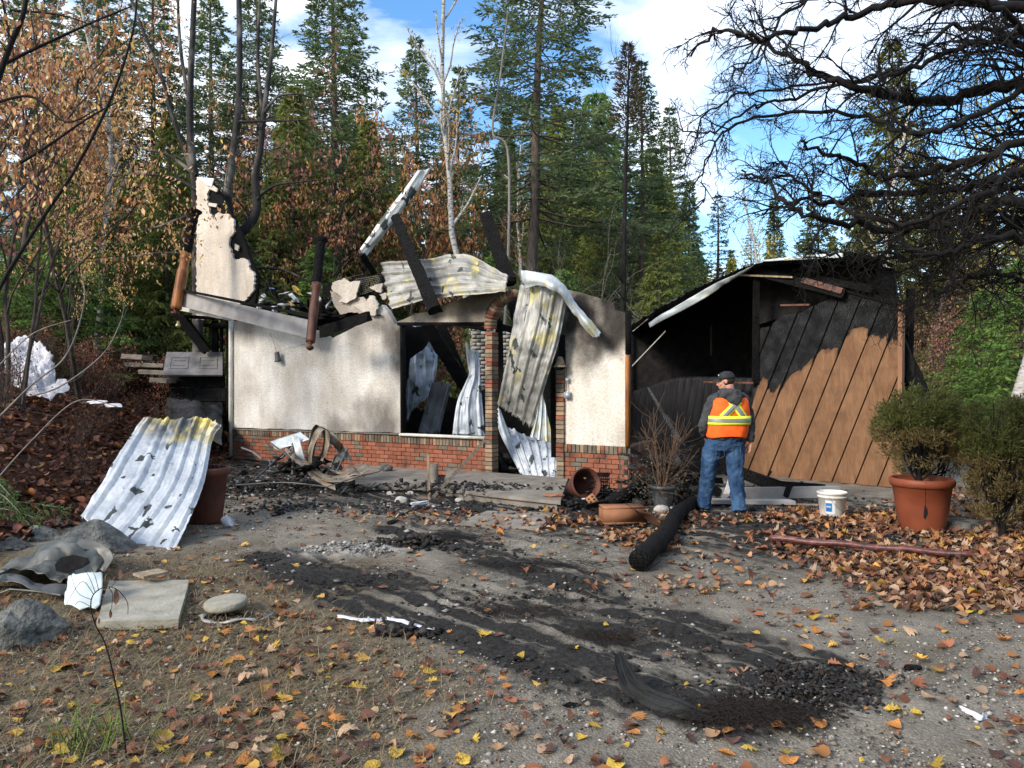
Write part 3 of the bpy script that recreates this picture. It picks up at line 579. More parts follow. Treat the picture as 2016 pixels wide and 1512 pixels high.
rear = thing('charred_interior', 'black charred studs and rubble inside the roofless house behind the window', 'ruin', (-1.2, 17.0, 0))
def rbox(px0, y0, px1, y1, Y_, d, nm='charred_wall', m=None):
    A_, B_ = P(px0, y0, Y_), P(px1, y1, Y_); a = Acc(); box(a, (A_ + B_) / 2 + [0, d / 2, 0], EYE, [abs(B_[0] - A_[0]) / 2, d / 2, abs(B_[2] - A_[2]) / 2]); a.obj(nm, m or M['black'], rear)
def rpoly(nm, px, Y_, d, mat, par=None, am=2.5, **k): return slab(nm, [P(a, b, Y_) for a, b in jag(px, 8, am)], np.array([0, -1., 0]), d, mat, par if par is not None else rear, **k)
rpoly('charred_wall', [(780, 905), (780, 640), (800, 636), (822, 650), (829, 672), (815, 690), (806, 720), (803, 790), (830, 810), (850, 790), (880, 775), (905, 790), (930, 790), (955, 800), (1000, 830), (1010, 905)], 16.6, .15, M['black'])
rpoly('charred_wall', [(930, 905), (930, 790), (990, 730), (1010, 820), (1050, 840), (1075, 690), (1100, 600), (1112, 600), (1120, 905)], 15.4, .12, M['black'])
for (a_, b_, Y0, Y1, ww) in [((838, 637), (924, 772), 15.6, 16.0, .27), ((868, 640), (912, 742), 16.4, 16.6, .2), ((905, 640), (958, 648), 15.6, 15.2, .08), ((1071, 740), (1098, 862), 14.6, 14.2, .18), ((1004, 575), (1022, 640), 14.4, 14.4, .22), ((982, 630), (985, 800), 14.6, 14.6, .14), ((975, 640), (1025, 655), 15.0, 15.2, .12)]:
    ibeam('fallen_rafter', a_, b_, Y0, Y1, ww, ww * .7, M['char'], rear, .05)
a = Acc(); n = 900; q = rng.random((n, 2)); c0 = W.pt(.2, 0, -.3)
for i in range(420):
    s_ = rng.uniform(.3, W.len - .3); o_ = -rng.uniform(.4, 3.2); h_ = .05 + .55 * rng.random() ** 2 * (1 - abs(o_ + 1.6) / 2.4)
    c_ = W.pt(s_, max(.04, h_ * .8), o_); an = rng.uniform(0, 3.1); ax = axes_rz(an); t_ = rng.normal(0, .4); ax = [ax[0] * math.cos(t_) + ax[2] * math.sin(t_), ax[1], ax[2] * math.cos(t_) - ax[0] * math.sin(t_)]
    box(a, c_, ax, [rng.uniform(.06, .35), rng.uniform(.03, .1), rng.uniform(.01, .05)])
a.obj('rubble', M['black'], rear, kind='stuff')
rpoly('charred_panel', [(792, 640), (828, 642), (846, 668), (832, 690), (808, 706), (800, 760), (797, 852), (790, 852)], 15.1, .04, M['char'])
# block chimney behind the door
chim = thing('block_chimney', 'pale grey block chimney standing inside behind the brick pier', 'chimney', P(968, 640, 18.0) * [1, 1, 0])
A_, B_ = P(930, 640, 18.0), P(1008, 640, 18.0); a = Acc(); b_ = Acc(); wd = B_[0] - A_[0]; zt = A_[2]
box(b_, [(A_[0] + B_[0]) / 2, 18.25, zt / 2 - .01], EYE, [wd / 2 - .01, .24, zt / 2 - .01]); b_.obj('mortar_core', M['mortar'], chim)
z = 0.0; r_ = 0
while z < zt - .05:
    x_ = A_[0] - (.1 if r_ % 2 else 0)
    while x_ < B_[0] - .03:
        a0, a1 = max(x_, A_[0]), min(x_ + .185, B_[0])
        if a1 - a0 > .03: box(a, [(a0 + a1) / 2, 18.0 + rng.uniform(0, .006), z + .036], EYE, [(a1 - a0) / 2, .02, .036])
        x_ += .2
    z += .088; r_ += 1
a.obj('block', M['brick_pale'], chim, kind='stuff')
# ------------------------------------------------------------------ corrugated sheets
def sheet(name, rows, mat, ribs=6, amp=.018, nu=None, nv=None, crumple=.02, parent=None, tear=.02, thick=.002, fine=None, seed=0, **k):
    """rows: list of polylines of world points running across the ribs; ribs follow the second direction"""
    nv = nv or 40; fine = (.42 if crumple < .03 else .14) if fine is None else fine; nu = nu or ribs * 12 + 1; m_ = len(rows); R_ = [lerp_path(r, nu) for r in rows]; R_ = np.array(R_)
    G_ = np.stack([lerp_path(R_[:, i], nv) for i in range(nu)], 1)                       # nv,nu,3
    du = np.gradient(G_, axis=1); dv = np.gradient(G_, axis=0); N = np.cross(du, dv); N /= (np.linalg.norm(N, axis=2, keepdims=True) + 1e-9)
    if N[..., 1].mean() > 0: N = -N
    u = np.linspace(0, 1, nu); ph = (u * ribs) % 1; prof = np.clip((.17 - np.abs(ph - .5)) / .06, 0, 1) + .18 * np.clip(1 - np.abs(((ph + .5) % 1) - .68) * 14, 0, 1) + .18 * np.clip(1 - np.abs(((ph + .5) % 1) - .32) * 14, 0, 1)
    V = G_ + N * (prof * amp)[None, :, None]
    for i in range(nv):
        for j in range(nu):
            p_ = G_[i, j] * 1.7; c = fbm(p_[0] + seed, p_[1], p_[2], 3) * crumple; V[i, j] += N[i, j] * (c + crumple * fine * (3.2 * abs(fbm(p_[0] * 3.1, p_[1] * 3.1 + seed, p_[2] * 3.1, 3)) - .5))
            if tear and (i in (0, nv - 1)): V[i, j] += dv[i, j] / (np.linalg.norm(dv[i, j]) + 1e-9) * fbm(j * .35 + seed, i, 1, 3) * tear * 2
    idx = np.arange(nv * nu).reshape(nv, nu); Fc = np.stack([idx[:-1, :-1], idx[:-1, 1:], idx[1:, 1:], idx[1:, :-1]], -1).reshape(-1, 4)
    o = mk(name, V.reshape(-1, 3), Fc, mat, parent, **k); s_ = o.modifiers.new('thickness', 'SOLIDIFY'); s_.thickness = thick; return o
w2 = lambda px, py, off: W.at(px, py, off)
SG = 'fallen corrugated roofing sheets'
# big sheet leaning on the pot, left
g0 = lambda px, py, Y_: P(px, py, Y_)
sheet('roofing_sheet', [[g0(283, 822, 9.4), g0(345, 826, 9.45), g0(400, 822, 9.5), g0(437, 838, 9.4)], [g0(262, 850, 9.3), g0(330, 860, 9.3), g0(385, 862, 9.35), g0(418, 868, 9.3)], [g0(213, 930, 8.7), g0(290, 955, 8.6), g0(350, 965, 8.5), g0(398, 965, 8.5)], [g0(157, 1015, 8.3), g0(215, 1058, 7.95), g0(270, 1082, 7.7), g0(345, 1086, 7.55)]],
      sheet_scorch('galvanised_scorched_top', P(372, 800, 9.5), .55), 6, .034, crumple=.018, nv=60, label='bluish white corrugated roofing sheet leaning on the flowerpot at left', cat='metal sheet', group=SG)
sheet('roofing_sheet', [[w2(753, 517, .1), w2(758, 560, .35), w2(769, 608, .55)], [w2(820, 511, .1), w2(824, 552, .3), w2(834, 592, .5)], [w2(905, 502, .0), w2(903, 542, .3), w2(900, 583, .5)], [w2(950, 514, .0), w2(950, 548, .2), w2(950, 580, .4)], [w2(1000, 544, .0), w2(998, 560, .15), w2(996, 574, .3)]],
      M['metal_grey'], 5, .055, crumple=.05, nv=56, label='scorched grey roofing sheet lying sideways on top of the wall above the window', cat='metal sheet', group=SG)
sheet('roofing_sheet', [[w2(1024, 563, .25), w2(1070, 566, .4), w2(1118, 580, .25)], [w2(1006, 660, .45), w2(1050, 664, .5), w2(1100, 672, .35)], [w2(992, 730, .45), w2(1030, 742, .45), w2(1078, 745, .35)], [w2(979, 796, .25), w2(1012, 818, .25), w2(1049, 842, .25)]],
      M['metal_grey'], 5, .034, crumple=.06, nv=60, tear=.06, label='long scorched sheet with dark holes hanging in the doorway', cat='metal sheet', group=SG)
sheet('roof_flashing', [[w2(1028, 533, .5), w2(1030, 552, .52), w2(1036, 568, .50)], [w2(1060, 538, .55), w2(1060, 552, .62), w2(1062, 561, .60)], [w2(1088, 545, .55), w2(1084, 560, .66), w2(1082, 566, .66)], [w2(1116, 568, .5), w2(1108, 575, .6), w2(1104, 580, .6)], [w2(1138, 598, .4), w2(1130, 602, .5), w2(1118, 604, .5)], [w2(1160, 626, .35), w2(1152, 632, .45), w2(1140, 634, .40)], [w2(1184, 655, .3), w2(1176, 664, .36), w2(1166, 664, .32)]],
      M['metal_pale'], 1, .008, nu=14, nv=60, crumple=.05, tear=.02, label='curled pale metal flashing draped over the top of the hanging sheet', cat='metal sheet')
sheet('roof_flashing', [[P(822, 335, 15), P(836, 335, 15.05), P(851, 328, 15.1)], [P(794, 375, 15), P(806, 384, 15.0), P(822, 374, 15.1)], [P(756, 423, 15), P(772, 432, 15.0), P(786, 420, 15.1)], [P(730, 460, 15), P(742, 468, 15.0), P(752, 462, 15.1)], [P(707, 492, 15), P(714, 500, 15.0), P(724, 505, 15.1)]],
      M['metal_patch'], 2, .02, nu=16, nv=44, crumple=.03, label='narrow metal strip sticking up at a slant on a charred beam', cat='metal sheet')
sheet('roofing_sheet', [[P(800, 640, 16.0), P(822, 640, 16.1), P(842, 650, 16.1)], [P(798, 690, 15.8), P(826, 690, 15.9), P(862, 690, 16.1)], [P(798, 760, 15.7), P(828, 748, 15.7), P(860, 730, 15.9)], [P(800, 828, 15.6), P(815, 805, 15.6), P(846, 782, 15.7)]],
      M['metal_blue'], 4, .035, crumple=.10, nv=36, tear=.1, label='crumpled blue grey sheet at the left inside the window', cat='metal sheet', group=SG)
sheet('roofing_sheet', [[P(850, 756, 15.4), P(868, 752, 15.4), P(888, 760, 15.5)], [P(838, 800, 15.3), P(856, 800, 15.3), P(878, 800, 15.4)], [P(822, 853, 15.0), P(842, 853, 15.0), P(866, 853, 15.1)]],
      M['metal_dark'], 3, .035, crumple=.03, nv=26, label='short dark corrugated sheet standing in the middle of the window', cat='metal sheet', group=SG)
sheet('roofing_sheet', [[P(926, 688, 14.9), P(933, 690, 14.85), P(942, 691, 14.9)], [P(924, 740, 14.8), P(934, 742, 14.75), P(946, 744, 14.8)], [P(900, 790, 14.6), P(922, 792, 14.55), P(950, 795, 14.6)], [P(890, 856, 14.5), P(922, 856, 14.45), P(956, 860, 14.5)]],
      M['metal_white'], 3, .03, crumple=.05, nv=36, label='bright bent sheet narrowing upwards beside the brick pier in the window', cat='metal sheet', group=SG)
sheet('metal_shard', [[P(916, 674, 14.9), P(921, 676, 14.9)], [P(918, 700, 14.9), P(925, 700, 14.9)], [P(924, 736, 14.9), P(927, 736, 14.9)]], M['metal_white'], 1, .01, nu=6, nv=12, label='thin pointed metal shard above the bright sheet in the window', cat='metal sheet')
sheet('roofing_sheet', [[P(984, 836, 14.2), P(1022, 850, 14.1), P(1060, 866, 13.9), P(1096, 880, 13.6)], [P(1004, 872, 13.6), P(1034, 880, 13.5), P(1068, 890, 13.4), P(1096, 904, 13.2)], [P(1030, 938, 13.2), P(1054, 940, 13.1), P(1076, 942, 13.0), P(1097, 944, 12.9)]],
      M['metal_white'], 6, .034, crumple=.05, nv=34, label='bluish white sheet lying in the bottom of the doorway', cat='metal sheet', group=SG)
sheet('roofing_sheet', [[P(1062, 775, 14.9), P(1070, 775, 14.9), P(1080, 790, 14.9)], [P(1054, 822, 14.7), P(1070, 822, 14.7), P(1088, 826, 14.7)], [P(1040, 872, 14.5), P(1068, 880, 14.5), P(1100, 890, 14.5)]],
      metal('galvanised_yellow_scorch', (.42, .48, .50), (.62, .66, .62), .62, .2, .45, mt=.3), 4, .022, crumple=.03, nv=24, label='yellow stained sheet behind the others in the doorway', cat='metal sheet', group=SG)
sheet('metal_strip', [[P(977, 800, 13.7), P(985, 806, 13.7)], [P(982, 846, 13.6), P(1000, 846, 13.6)], [P(1002, 890, 13.5), P(1016, 886, 13.5)], [P(1024, 932, 13.3), P(1036, 930, 13.3)]], M['metal_blue'], 1, .02, nu=8, nv=30, crumple=.05, label='folded strip of sheet curling down the left of the doorway', cat='metal sheet')
# ------------------------------------------------------------------ charred timbers
CB = 'charred beams standing on the ruin'
def tbeam(p0, p1, Y0, Y1, w_, label, mat='char', name='charred_beam', tp=(1, 1), group=None, d=None, rough=.035):
    return beam(name, P(*p0, Y0), P(*p1, Y1), w_, d or w_ * .8, M[mat], None, rough, tp, label=label, cat='beam', group=group)
tbeam((779, 428), (856, 612), 13.9, 12.7, .20, 'long charred beam slanting up under the tilted metal strip', tp=(.85, 1.15))
tbeam((956, 424), (1003, 556), 15.3, 14.6, .25, 'charred beam end sticking up behind the scorched roofing sheet', tp=(.95, 1.1))
tbeam((712, 500), (742, 546), 15.0, 15.4, .12, 'short charred stub under the lower end of the metal strip')
tbeam((634, 654), (726, 622), 13.9, 13.3, .19, 'charred beam lying along the top edge of the stucco wall', tp=(1.1, .85))
tbeam((354, 622), (408, 692), 17.2, 17.3, .2, 'charred brace slanting below the left end of the fascia board')
tbeam((340, 622), (448, 628), 17.4, 17.4, .05, 'thin charred plank under the left end of the fascia', d=.5)
a = beam('fascia_board', W.at(360, 589, .75), W.at(609, 648, .45), .34, .06, M['fascia'], None, .004, (.95, 1.02), n=30, label='long grey scorched fascia board hanging across the top of the wall', cat='board')
tbeam((363, 572), (612, 622), 16.4, 13.6, .05, 'charred cap strip along the upper edge of the fascia board', d=.12)
def turned_post(p0, p1, Y0, Y1, r, mats, label):
    A_, B_ = P(*p0, Y0), P(*p1, Y1); T = unit(B_ - A_); L_ = np.linalg.norm(B_ - A_); t = thing('turned_post', label, 'post', B_)
    a = Acc(); mid = A_ + (B_ - A_) * .42
    n = 22; pts = [A_ + (mid - A_) * i / n for i in range(n + 1)]; rd = [r * (1.0 + .10 * math.sin(i * 1.7) * rr.random() + .05 * rr.random()) for i in range(n + 1)]; rd[0] = r * .9
    tube(a, pts, rd, 8, True); a.obj('charred_shaft', M['char'], t)
    a = Acc(); pts = [mid + (B_ - mid) * i / n * .985 for i in range(n + 1)]; tube(a, pts, [r * (1.0 if (i < 3 or i > 6) else .84) for i in range(n + 1)], 8, True); a.obj('lower_shaft', M[mats], t)
    a = Acc(); tube(a, [A_ - T * .06, A_ - T * .045, A_ - T * .01, A_ + T * .03, A_ + T * .05], [r * 1.2, r * 1.5, r * 1.5, r * 1.15, r], 12, True); a.obj('collar', M['char'], t)
    a = Acc(); tube(a, [B_ - T * .01, B_ + T * .01, B_ + T * .03, B_ + T * .055, B_ + T * .085, B_ + T * .11, B_ + T * .13], [r * .75, r * .4, r * .3, r * .75, r * .85, r * .55, r * .1], 12, True); a.obj('finial', M['wood_rust'], t)
    return t
turned_post((381, 418), (346, 610), 16.6, 16.3, .115, 'wood_orange', 'leaning timber post charred above and orange below at the left end of the fascia')
turned_post((632, 474), (611, 676), 13.6, 13.1, .082, 'wood_rust', 'dark rusty brown timber post with ball finial hanging over the stucco wall')
# rubble on top of the wall
rub = thing('roof_rubble', 'heap of burnt boards and lath lying on top of the stucco wall', 'rubble', W.at(600, 640, -.6))
a = Acc(); box(a, W.at(585, 640, -1.2), [W.u, W.n, EYE[2]], [1.9, 1.05, .04]); a.obj('floor_deck', M['char'], rub)
a = Acc()
for i in range(150):
    p_ = W.at(rng.uniform(490, 745), 632, -rng.uniform(.1, 1.0)); p_[2] += .04 + .36 * rng.random() ** 1.6 * (1 if 520 < i * 9 % 260 + 490 < 760 else .5)
    ax = axes_rz(rng.uniform(0, 3.14)); t_ = rng.normal(0, .35); ax = [ax[0] * math.cos(t_) + ax[2] * math.sin(t_), ax[1], ax[2] * math.cos(t_) - ax[0] * math.sin(t_)]
    box(a, p_, ax, [rng.uniform(.06, .32), rng.uniform(.02, .08), rng.uniform(.006, .025)])
a.obj('burnt_scraps', M['black'], rub, kind='stuff')
for i, (px, py, mt_, nm, lb, gp) in enumerate([(rng.uniform(498, 660), rng.uniform(575, 612), 'paper', 'crumpled_paper', 'crumpled white paper in the rubble on top of the wall', 'papers in the rubble on the wall') for _ in range(14)] + [(535, 568, 'blue_cloth', 'crumpled_paper', 'pale blue crumpled paper on top of the rubble pile', None), (585, 572, 'yellow_wool', 'insulation_scrap', 'larger yellow insulation scrap on top of the rubble', None), (578, 602, 'yellow_wool', 'insulation_scrap', 'small yellow scrap half buried in the rubble', None), (640, 618, 'wood_orange', 'book', 'orange book lying in the rubble beside the hanging post', None)]):
    bm = bmesh.new(); bmesh.ops.create_icosphere(bm, subdivisions=2, radius=1); sc = np.array([rng.uniform(.04, .13), .06, rng.uniform(.012, .045)]); an = rng.uniform(-1.0, 1.0)
    V = np.array([v.co for v in bm.verts]); Fq = [[v.index for v in f.verts] for f in bm.faces]; bm.free()
    V = V * (1 + np.array([fbm(*(v * 1.8 + i), 3) for v in V])[:, None] * .9) * sc; c, s = math.cos(an), math.sin(an); V = np.stack([V[:, 0] * c - V[:, 2] * s, V[:, 1], V[:, 0] * s + V[:, 2] * c], -1)
    mk(nm, V + W.at(px, py, -.25 - rng.random() * .2), Fq, M[mt_], label=lb, cat='paper' if 'paper' in nm else ('book' if nm == 'book' else 'insulation'), group=gp)
z1 = lambda x_, y_: (300 + x_ / 3.978, 320 + y_ / 3.978)
def frag(pts, off, label, mat='stucco_l', d=.03): return slab('stucco_fragment', [W.at(*z1(*p_), off) for p_ in jag(pts, 14, 5)], W.n, d, M[mat], label=label, cat='stucco')
frag([(1410, 940), (1500, 905), (1545, 935), (1625, 925), (1605, 1000), (1590, 1060), (1520, 1100), (1460, 1090), (1485, 1060), (1405, 990)], .12, 'pale jagged stucco fragment propped uppermost on the rubble')
frag([(1390, 1005), (1440, 1010), (1490, 1060), (1470, 1092), (1520, 1105), (1570, 1060), (1650, 1050), (1700, 1110), (1690, 1190), (1560, 1170), (1470, 1190), (1420, 1110)], .04, 'large tan stucco fragment behind the charred beam', 'stucco_h')
frag([(1560, 1120), (1680, 1090), (1700, 1040), (1740, 1050), (1770, 1110), (1740, 1200), (1690, 1190)], .10, 'rounded stucco fragment right of the charred beam end')
frag([(1700, 975), (1760, 950), (1800, 945), (1790, 1020), (1750, 1010)], .0, 'small triangular stucco chip stuck on the wire lath'); frag([(1780, 1030), (1830, 1020), (1830, 1060), (1800, 1075)], .02, 'smallest stucco chip at the right edge of the wire lath')
lath = thing('wire_lath', 'black charred board with square wire mesh left of the roofing sheet', 'wire mesh', W.at(725, 560, -.05))
slab('backing_board', [W.at(*z1(*p_), -.12) for p_ in jag([(1330, 960), (1430, 950), (1640, 900), (1790, 870), (1800, 940), (1740, 950), (1690, 1030), (1600, 1050), (1400, 1060), (1330, 1040)], 30, 8)], W.n, .04, M['char'], lath)
a = Acc()
for i in range(15): t = i / 14; tube(a, [W.at(*z1(1600 + t * 190, 905 - t * 30), .0), W.at(*z1(1560 + t * 190, 1060 - t * 60), .0)], .003, 3)
for i in range(9): t = i / 8; tube(a, [W.at(*z1(1590 - t * 20, 915 + t * 140), .003), W.at(*z1(1800 - t * 30, 880 + t * 110), .003)], .003, 3)
a.obj('wire_grid', M['metal_grey'], lath)
# things hanging on the front
def lathe(acc, c, prof, axis=(0, 0, 1), sides=16, col=None):
    ax = unit(axis); e = unit(np.cross(ax, [0, 1., 0] if abs(ax[1]) < .8 else [1., 0, 0])); g = np.cross(ax, e); an = np.arange(sides) * 2 * math.pi / sides; n = len(prof)
    V = [np.asarray(c, float) + ax * h + (e * math.cos(t_) + g * math.sin(t_)) * r for h, r in prof for t_ in an]; j = np.arange(sides)[None]; i = np.arange(n - 1)[:, None] * sides; j2 = (j + 1) % sides
    acc.add(V, np.stack([i + j, i + j2, i + j2 + sides, i + j + sides], -1).reshape(-1, 4), col)
t = thing('wall_spotlight', 'small black spotlight hanging from wires on the stucco wall', 'lamp', W.at(548, 712, .08))
a = Acc(); c = W.at(548, 712, .10); ax = unit(np.array([-.16, 0, 1])); lathe(a, c, [(-.001, .002), (0, .072), (.02, .078), (.04, .06), (.16, .052), (.2, .048), (.205, .002)], ax); a.obj('lamp_head', M['metal_dark'], t, smooth=True)
a = Acc(); tube(a, [c + ax * .2, W.at(538, 672, .06), W.at(532, 655, .06)], .004, 4); tube(a, [c + ax * .2, W.at(575, 684, .04), W.at(602, 677, .04)], .003, 4); a.obj('wire', M['black'], t)
t = thing('porch_bell', 'dark brass bell on a bracket beside the doorway', 'bell', W.at(1103, 720, .15))
a = Acc(); c = W.at(1103, 723, .14); lathe(a, c, [(0, .11), (.012, .115), (.05, .075), (.13, .055), (.165, .04), (.175, .005)]); a.obj('bell_cup', M['metal_brown'], t, smooth=True)
a = Acc(); tube(a, [W.at(1113, 690, .02), W.at(1113, 694, .14), c + [0, 0, .2], c + [0, 0, .16]], .012, 5); a.obj('bracket', M['char'], t)
t = thing('wall_chime', 'small hanging chime on a rusty chain below the bell', 'chime', W.at(1115, 790, .06))
a = Acc(); tube(a, [W.at(1116, 722, .05), W.at(1114, 745, .05), W.at(1116, 770, .05)], .006, 4); a.obj('chain', M['wood_rust'], t)
a = Acc(); box(a, W.at(1117, 748, .05), [W.u, W.n, EYE[2]], [.025, .02, .03]); a.obj('chime_block', M['metal_blue'], t)
a = Acc(); box(a, W.at(1117, 778, .05), [W.u, W.n, EYE[2]], [.05, .03, .05]); a.obj('chime_cup', M['metal_blue'], t)
t = thing('globe_lamp', 'small brass globe lamp under the leaning orange post', 'lamp', P(351, 641, 16.5)); a = Acc(); lathe(a, P(351, 641, 16.5), [(-.05, .005), (-.03, .05), (0, .065), (.03, .05), (.05, .03), (.1, .028), (.101, .002)], sides=10); a.obj('globe', simple('brass', (.30, .25, .12), (.45, .38, .2), 5, .4, .6), t, smooth=True)
t = tag(ibeam('soffit_scrap', (350, 606), (450, 626), 17.0, 16.2, .10, .3, M['white_paint'], None, .01), 'sooty white soffit scrap under the left end of the fascia', 'board')
# ------------------------------------------------------------------ porch
def flat_slab(name, gp, zt, zb, mat, am=.01, **k):
    pts = [np.array([p[0] + rr.uniform(-am, am), p[1] + rr.uniform(-am, am), zt]) for p in gp]; return slab(name, pts, np.array([0, 0, 1.]), zt - zb, mat, **k)
def sub(pts, n):
    o = []
    for a, b in zip(pts, pts[1:] + pts[:1]): o += [(a[0] + (b[0] - a[0]) * i / n, a[1] + (b[1] - a[1]) * i / n) for i in range(n)]
    return o
porch = thing('porch_step', 'low concrete porch with slab edge in front of the doorway', 'step', (0, 11, 0))
zp = .13; e0, e1 = G(872, 962, zp), G(1103, 987, zp); e2 = W.pt(W.s_of(1120), 0, .02); e3 = W.pt(W.s_of(880), 0, .02)
flat_slab('porch_top', sub([e0, e1, e2, e3], 5), zp, zp - .045, M['concrete'], parent=porch)
in_ = lambda p, q, t_: p + (q - p) * t_
flat_slab('porch_base', [in_(e0, e2, .02), in_(e1, e3, .02), e2, e3], zp - .05, -.05, M['concrete'], 0, parent=porch)
f0, f1 = G(700, 958, .10), G(852, 960, .10); f2 = W.pt(W.s_of(850), 0, .02); f3 = W.pt(W.s_of(700), 0, .02)
flat_slab('lower_slab', sub([f0, f1, f2, f3], 4), .10, .06, M['concrete'], parent=porch); flat_slab('lower_base', [in_(f0, f2, .03), in_(f1, f3, .03), f2, f3], .058, -.05, M['concrete'], 0, parent=porch)
flat_slab('paving_slab', sub([G(900, 1030, .03), G(1062, 1040, .03), G(1092, 1010, .03), G(960, 1006, .03)], 3), .035, -.02, M['concrete'], label='broken concrete paving slab lying flat in front of the porch', cat='paver')
# ------------------------------------------------------------------ the fallen garage
gar = thing('collapsed_garage', 'collapsed burnt garage with tan plank wall leaning right of the house', 'garage', (4.6, 13.6, 0))
k = MB('tan_plywood_partly_charred'); ch = k.attr('char'); pos = k.world(); g = k.noise(7, 5, co=pos, stretch=(1.0, 1.0, .30), dist=.8)
tan = k.ramp(g, [(.3, (.150, .074, .036)), (.7, (.235, .128, .066))]); tan = k.mix(.45, tan, k.ramp(k.noise(60, 4, co=pos, stretch=(1, 1, .15)), [(.35, .62), (.6, 1)]), 'MULTIPLY')
tan = k.mix(k.ramp(k.noise(2.3, 5, co=pos, stretch=(1, 1, 2)), [(.5, 0), (.75, .45)]), tan, (.07, .035, .02))
v = k.vor(34, co=pos, stretch=(1, 1, 2.6), feat='DISTANCE_TO_EDGE'); crk = k.ramp(v, [(0, 0), (.16, 1)])
cc_ = k.mix(crk, (.004, .004, .004), k.ramp(k.noise(5, 5, co=pos), [(.35, (.007, .007, .008)), (.7, (.050, .052, .055))]))
cf = k.ramp(k.math('ADD', ch, k.math('MULTIPLY', k.math('SUBTRACT', k.noise(9, 5, co=pos), .5), .35)), [(.45, 0), (.55, 1)])
sc_ = k.ramp(k.math('ADD', ch, k.math('MULTIPLY', k.math('SUBTRACT', k.noise(5, 5, co=pos), .5), .4)), [(.15, 0), (.55, .8)]); tan = k.mix(sc_, tan, (.05, .025, .015))
k.l(k.mix(cf, tan, cc_), k.b.inputs['Base Color']); k.b.inputs['Roughness'].default_value = .7; k.b.inputs['Specular IOR Level'].default_value = .22
k.bump(k.math('ADD', k.math('MULTIPLY', k.math('MULTIPLY', crk, cf), 3.2), k.noise(50, 4, co=pos, stretch=(1, 1, .2))), .8, .01); M['tan'] = k.m
outline = [(1459, 934), (1461, 906), (1474, 830), (1486, 756), (1487, 645), (1503, 648), (1519, 640), (1530, 628), (1543, 620), (1562, 617), (1581, 614), (1592, 606), (1605, 600), (1625, 597), (1643, 590), (1651, 578), (1670, 574), (1688, 578), (1710, 584), (1732, 589), (1755, 592), (1776, 600), (1772, 760), (1768, 961)]
cb = [(1455, 900), (1470, 830), (1490, 762), (1502, 740), (1512, 752), (1519, 778), (1532, 760), (1547, 741), (1566, 730), (1581, 721), (1595, 703), (1604, 692), (1612, 686), (1629, 695), (1650, 683), (1660, 664), (1670, 650), (1690, 644), (1708, 643), (1719, 658), (1736, 664), (1753, 657), (1767, 669), (1780, 660)]
def inside(pts, x, y):
    c = False; n = len(pts); j = n - 1
    for i in range(n):
        (xi, yi), (xj, yj) = pts[i], pts[j]
        if (yi > y) != (yj > y) and x < (xj - xi) * (y - yi) / (yj - yi + 1e-12) + xi: c = not c
        j = i
    return c
sl = .402; Y0p = 965
def yrange(xb, top=True):
    ys_ = [y for y in np.arange(560, 966, 1.0) if inside(outline, xb + (Y0p - y) * sl, y)]
    return (max(ys_), min(ys_)) if ys_ else None
bounds = [1300, 1345, 1388, 1430, 1457, 1500, 1543, 1588, 1631, 1678, 1724, 1770]
cbx = np.array([c[0] for c in cb]); cby = np.array([c[1] for c in cb])
for bi, (b0, b1) in enumerate(zip(bounds, bounds[1:])):
    cols = np.linspace(b0 + 1.5, b1 - 1.5, 8); R_ = [(c_, yrange(c_)) for c_ in cols]; R_ = [r for r in R_ if r[1] and r[1][0] - r[1][1] > 4]
    if len(R_) < 2: continue
    nvv = 44; V = []; C_ = []
    o_ = rr.uniform(-.006, .006)
    for c_, (ya, yb) in R_:
        for i in range(nvv):
            y = ya + (yb - ya) * i / (nvv - 1); x = c_ + (Y0p - y) * sl; f = np.interp(x, cbx, cby) - y + 7 * fbm(x * .09, y * .05, bi, 3) + 11 * fbm((x + y * .402) * .32, y * .012, bi * 3.7, 2)
            if abs(c_ - R_[0][0]) < 1 or abs(c_ - R_[-1][0]) < 1: f += 14                     # char runs further down along the grooves
            V.append(GW.at(x, y, .02 + o_)); C_.append(np.clip(.5 + f / 26, 0, 1))
    n = len(R_); Vb = [v_ - GW.n * .03 for v_ in V]; idx = np.arange(n * nvv).reshape(n, nvv)
    Fc = [tuple(q) for q in np.stack([idx[:-1, :-1], idx[1:, :-1], idx[1:, 1:], idx[:-1, 1:]], -1).reshape(-1, 4)]; off = n * nvv
    for q in (idx[0], idx[-1]): Fc += [(q[i], q[i + 1], q[i + 1] + off, q[i] + off) for i in range(nvv - 1)]
    for q in (idx[:, 0], idx[:, -1]): Fc += [(q[i], q[i + 1], q[i + 1] + off, q[i] + off) for i in range(n - 1)]
    Fc += [tuple(int(a_ + off) for a_ in (idx[0, 0], idx[-1, 0], idx[-1, -1], idx[0, -1]))]
    mk('plank', V + Vb, Fc, M['tan'], gar, attrs={'char': C_ + C_})
slab('sheathing', [GW.at(a_, b_, -.02) for a_, b_ in [(x + 2 if x < 1600 else x - 2, y + (3 if y < 700 else -2)) for x, y in outline]], GW.n, .05, M['black'], gar)
def gpolys(name, px, off, th, mat, **k): return slab(name, [GW.at(a_, b_, off) for a_, b_ in px], GW.n, th, mat, gar, **k)
gpolys('corner_board', [(1768, 595), (1777, 598), (1774, 962), (1766, 962)], .045, .12, M['tan'] if False else simple('tan_corner_board', (.19, .09, .045), (.28, .15, .08), 7, .75, 0, .4, 40, .004, (1, 1, .3)))
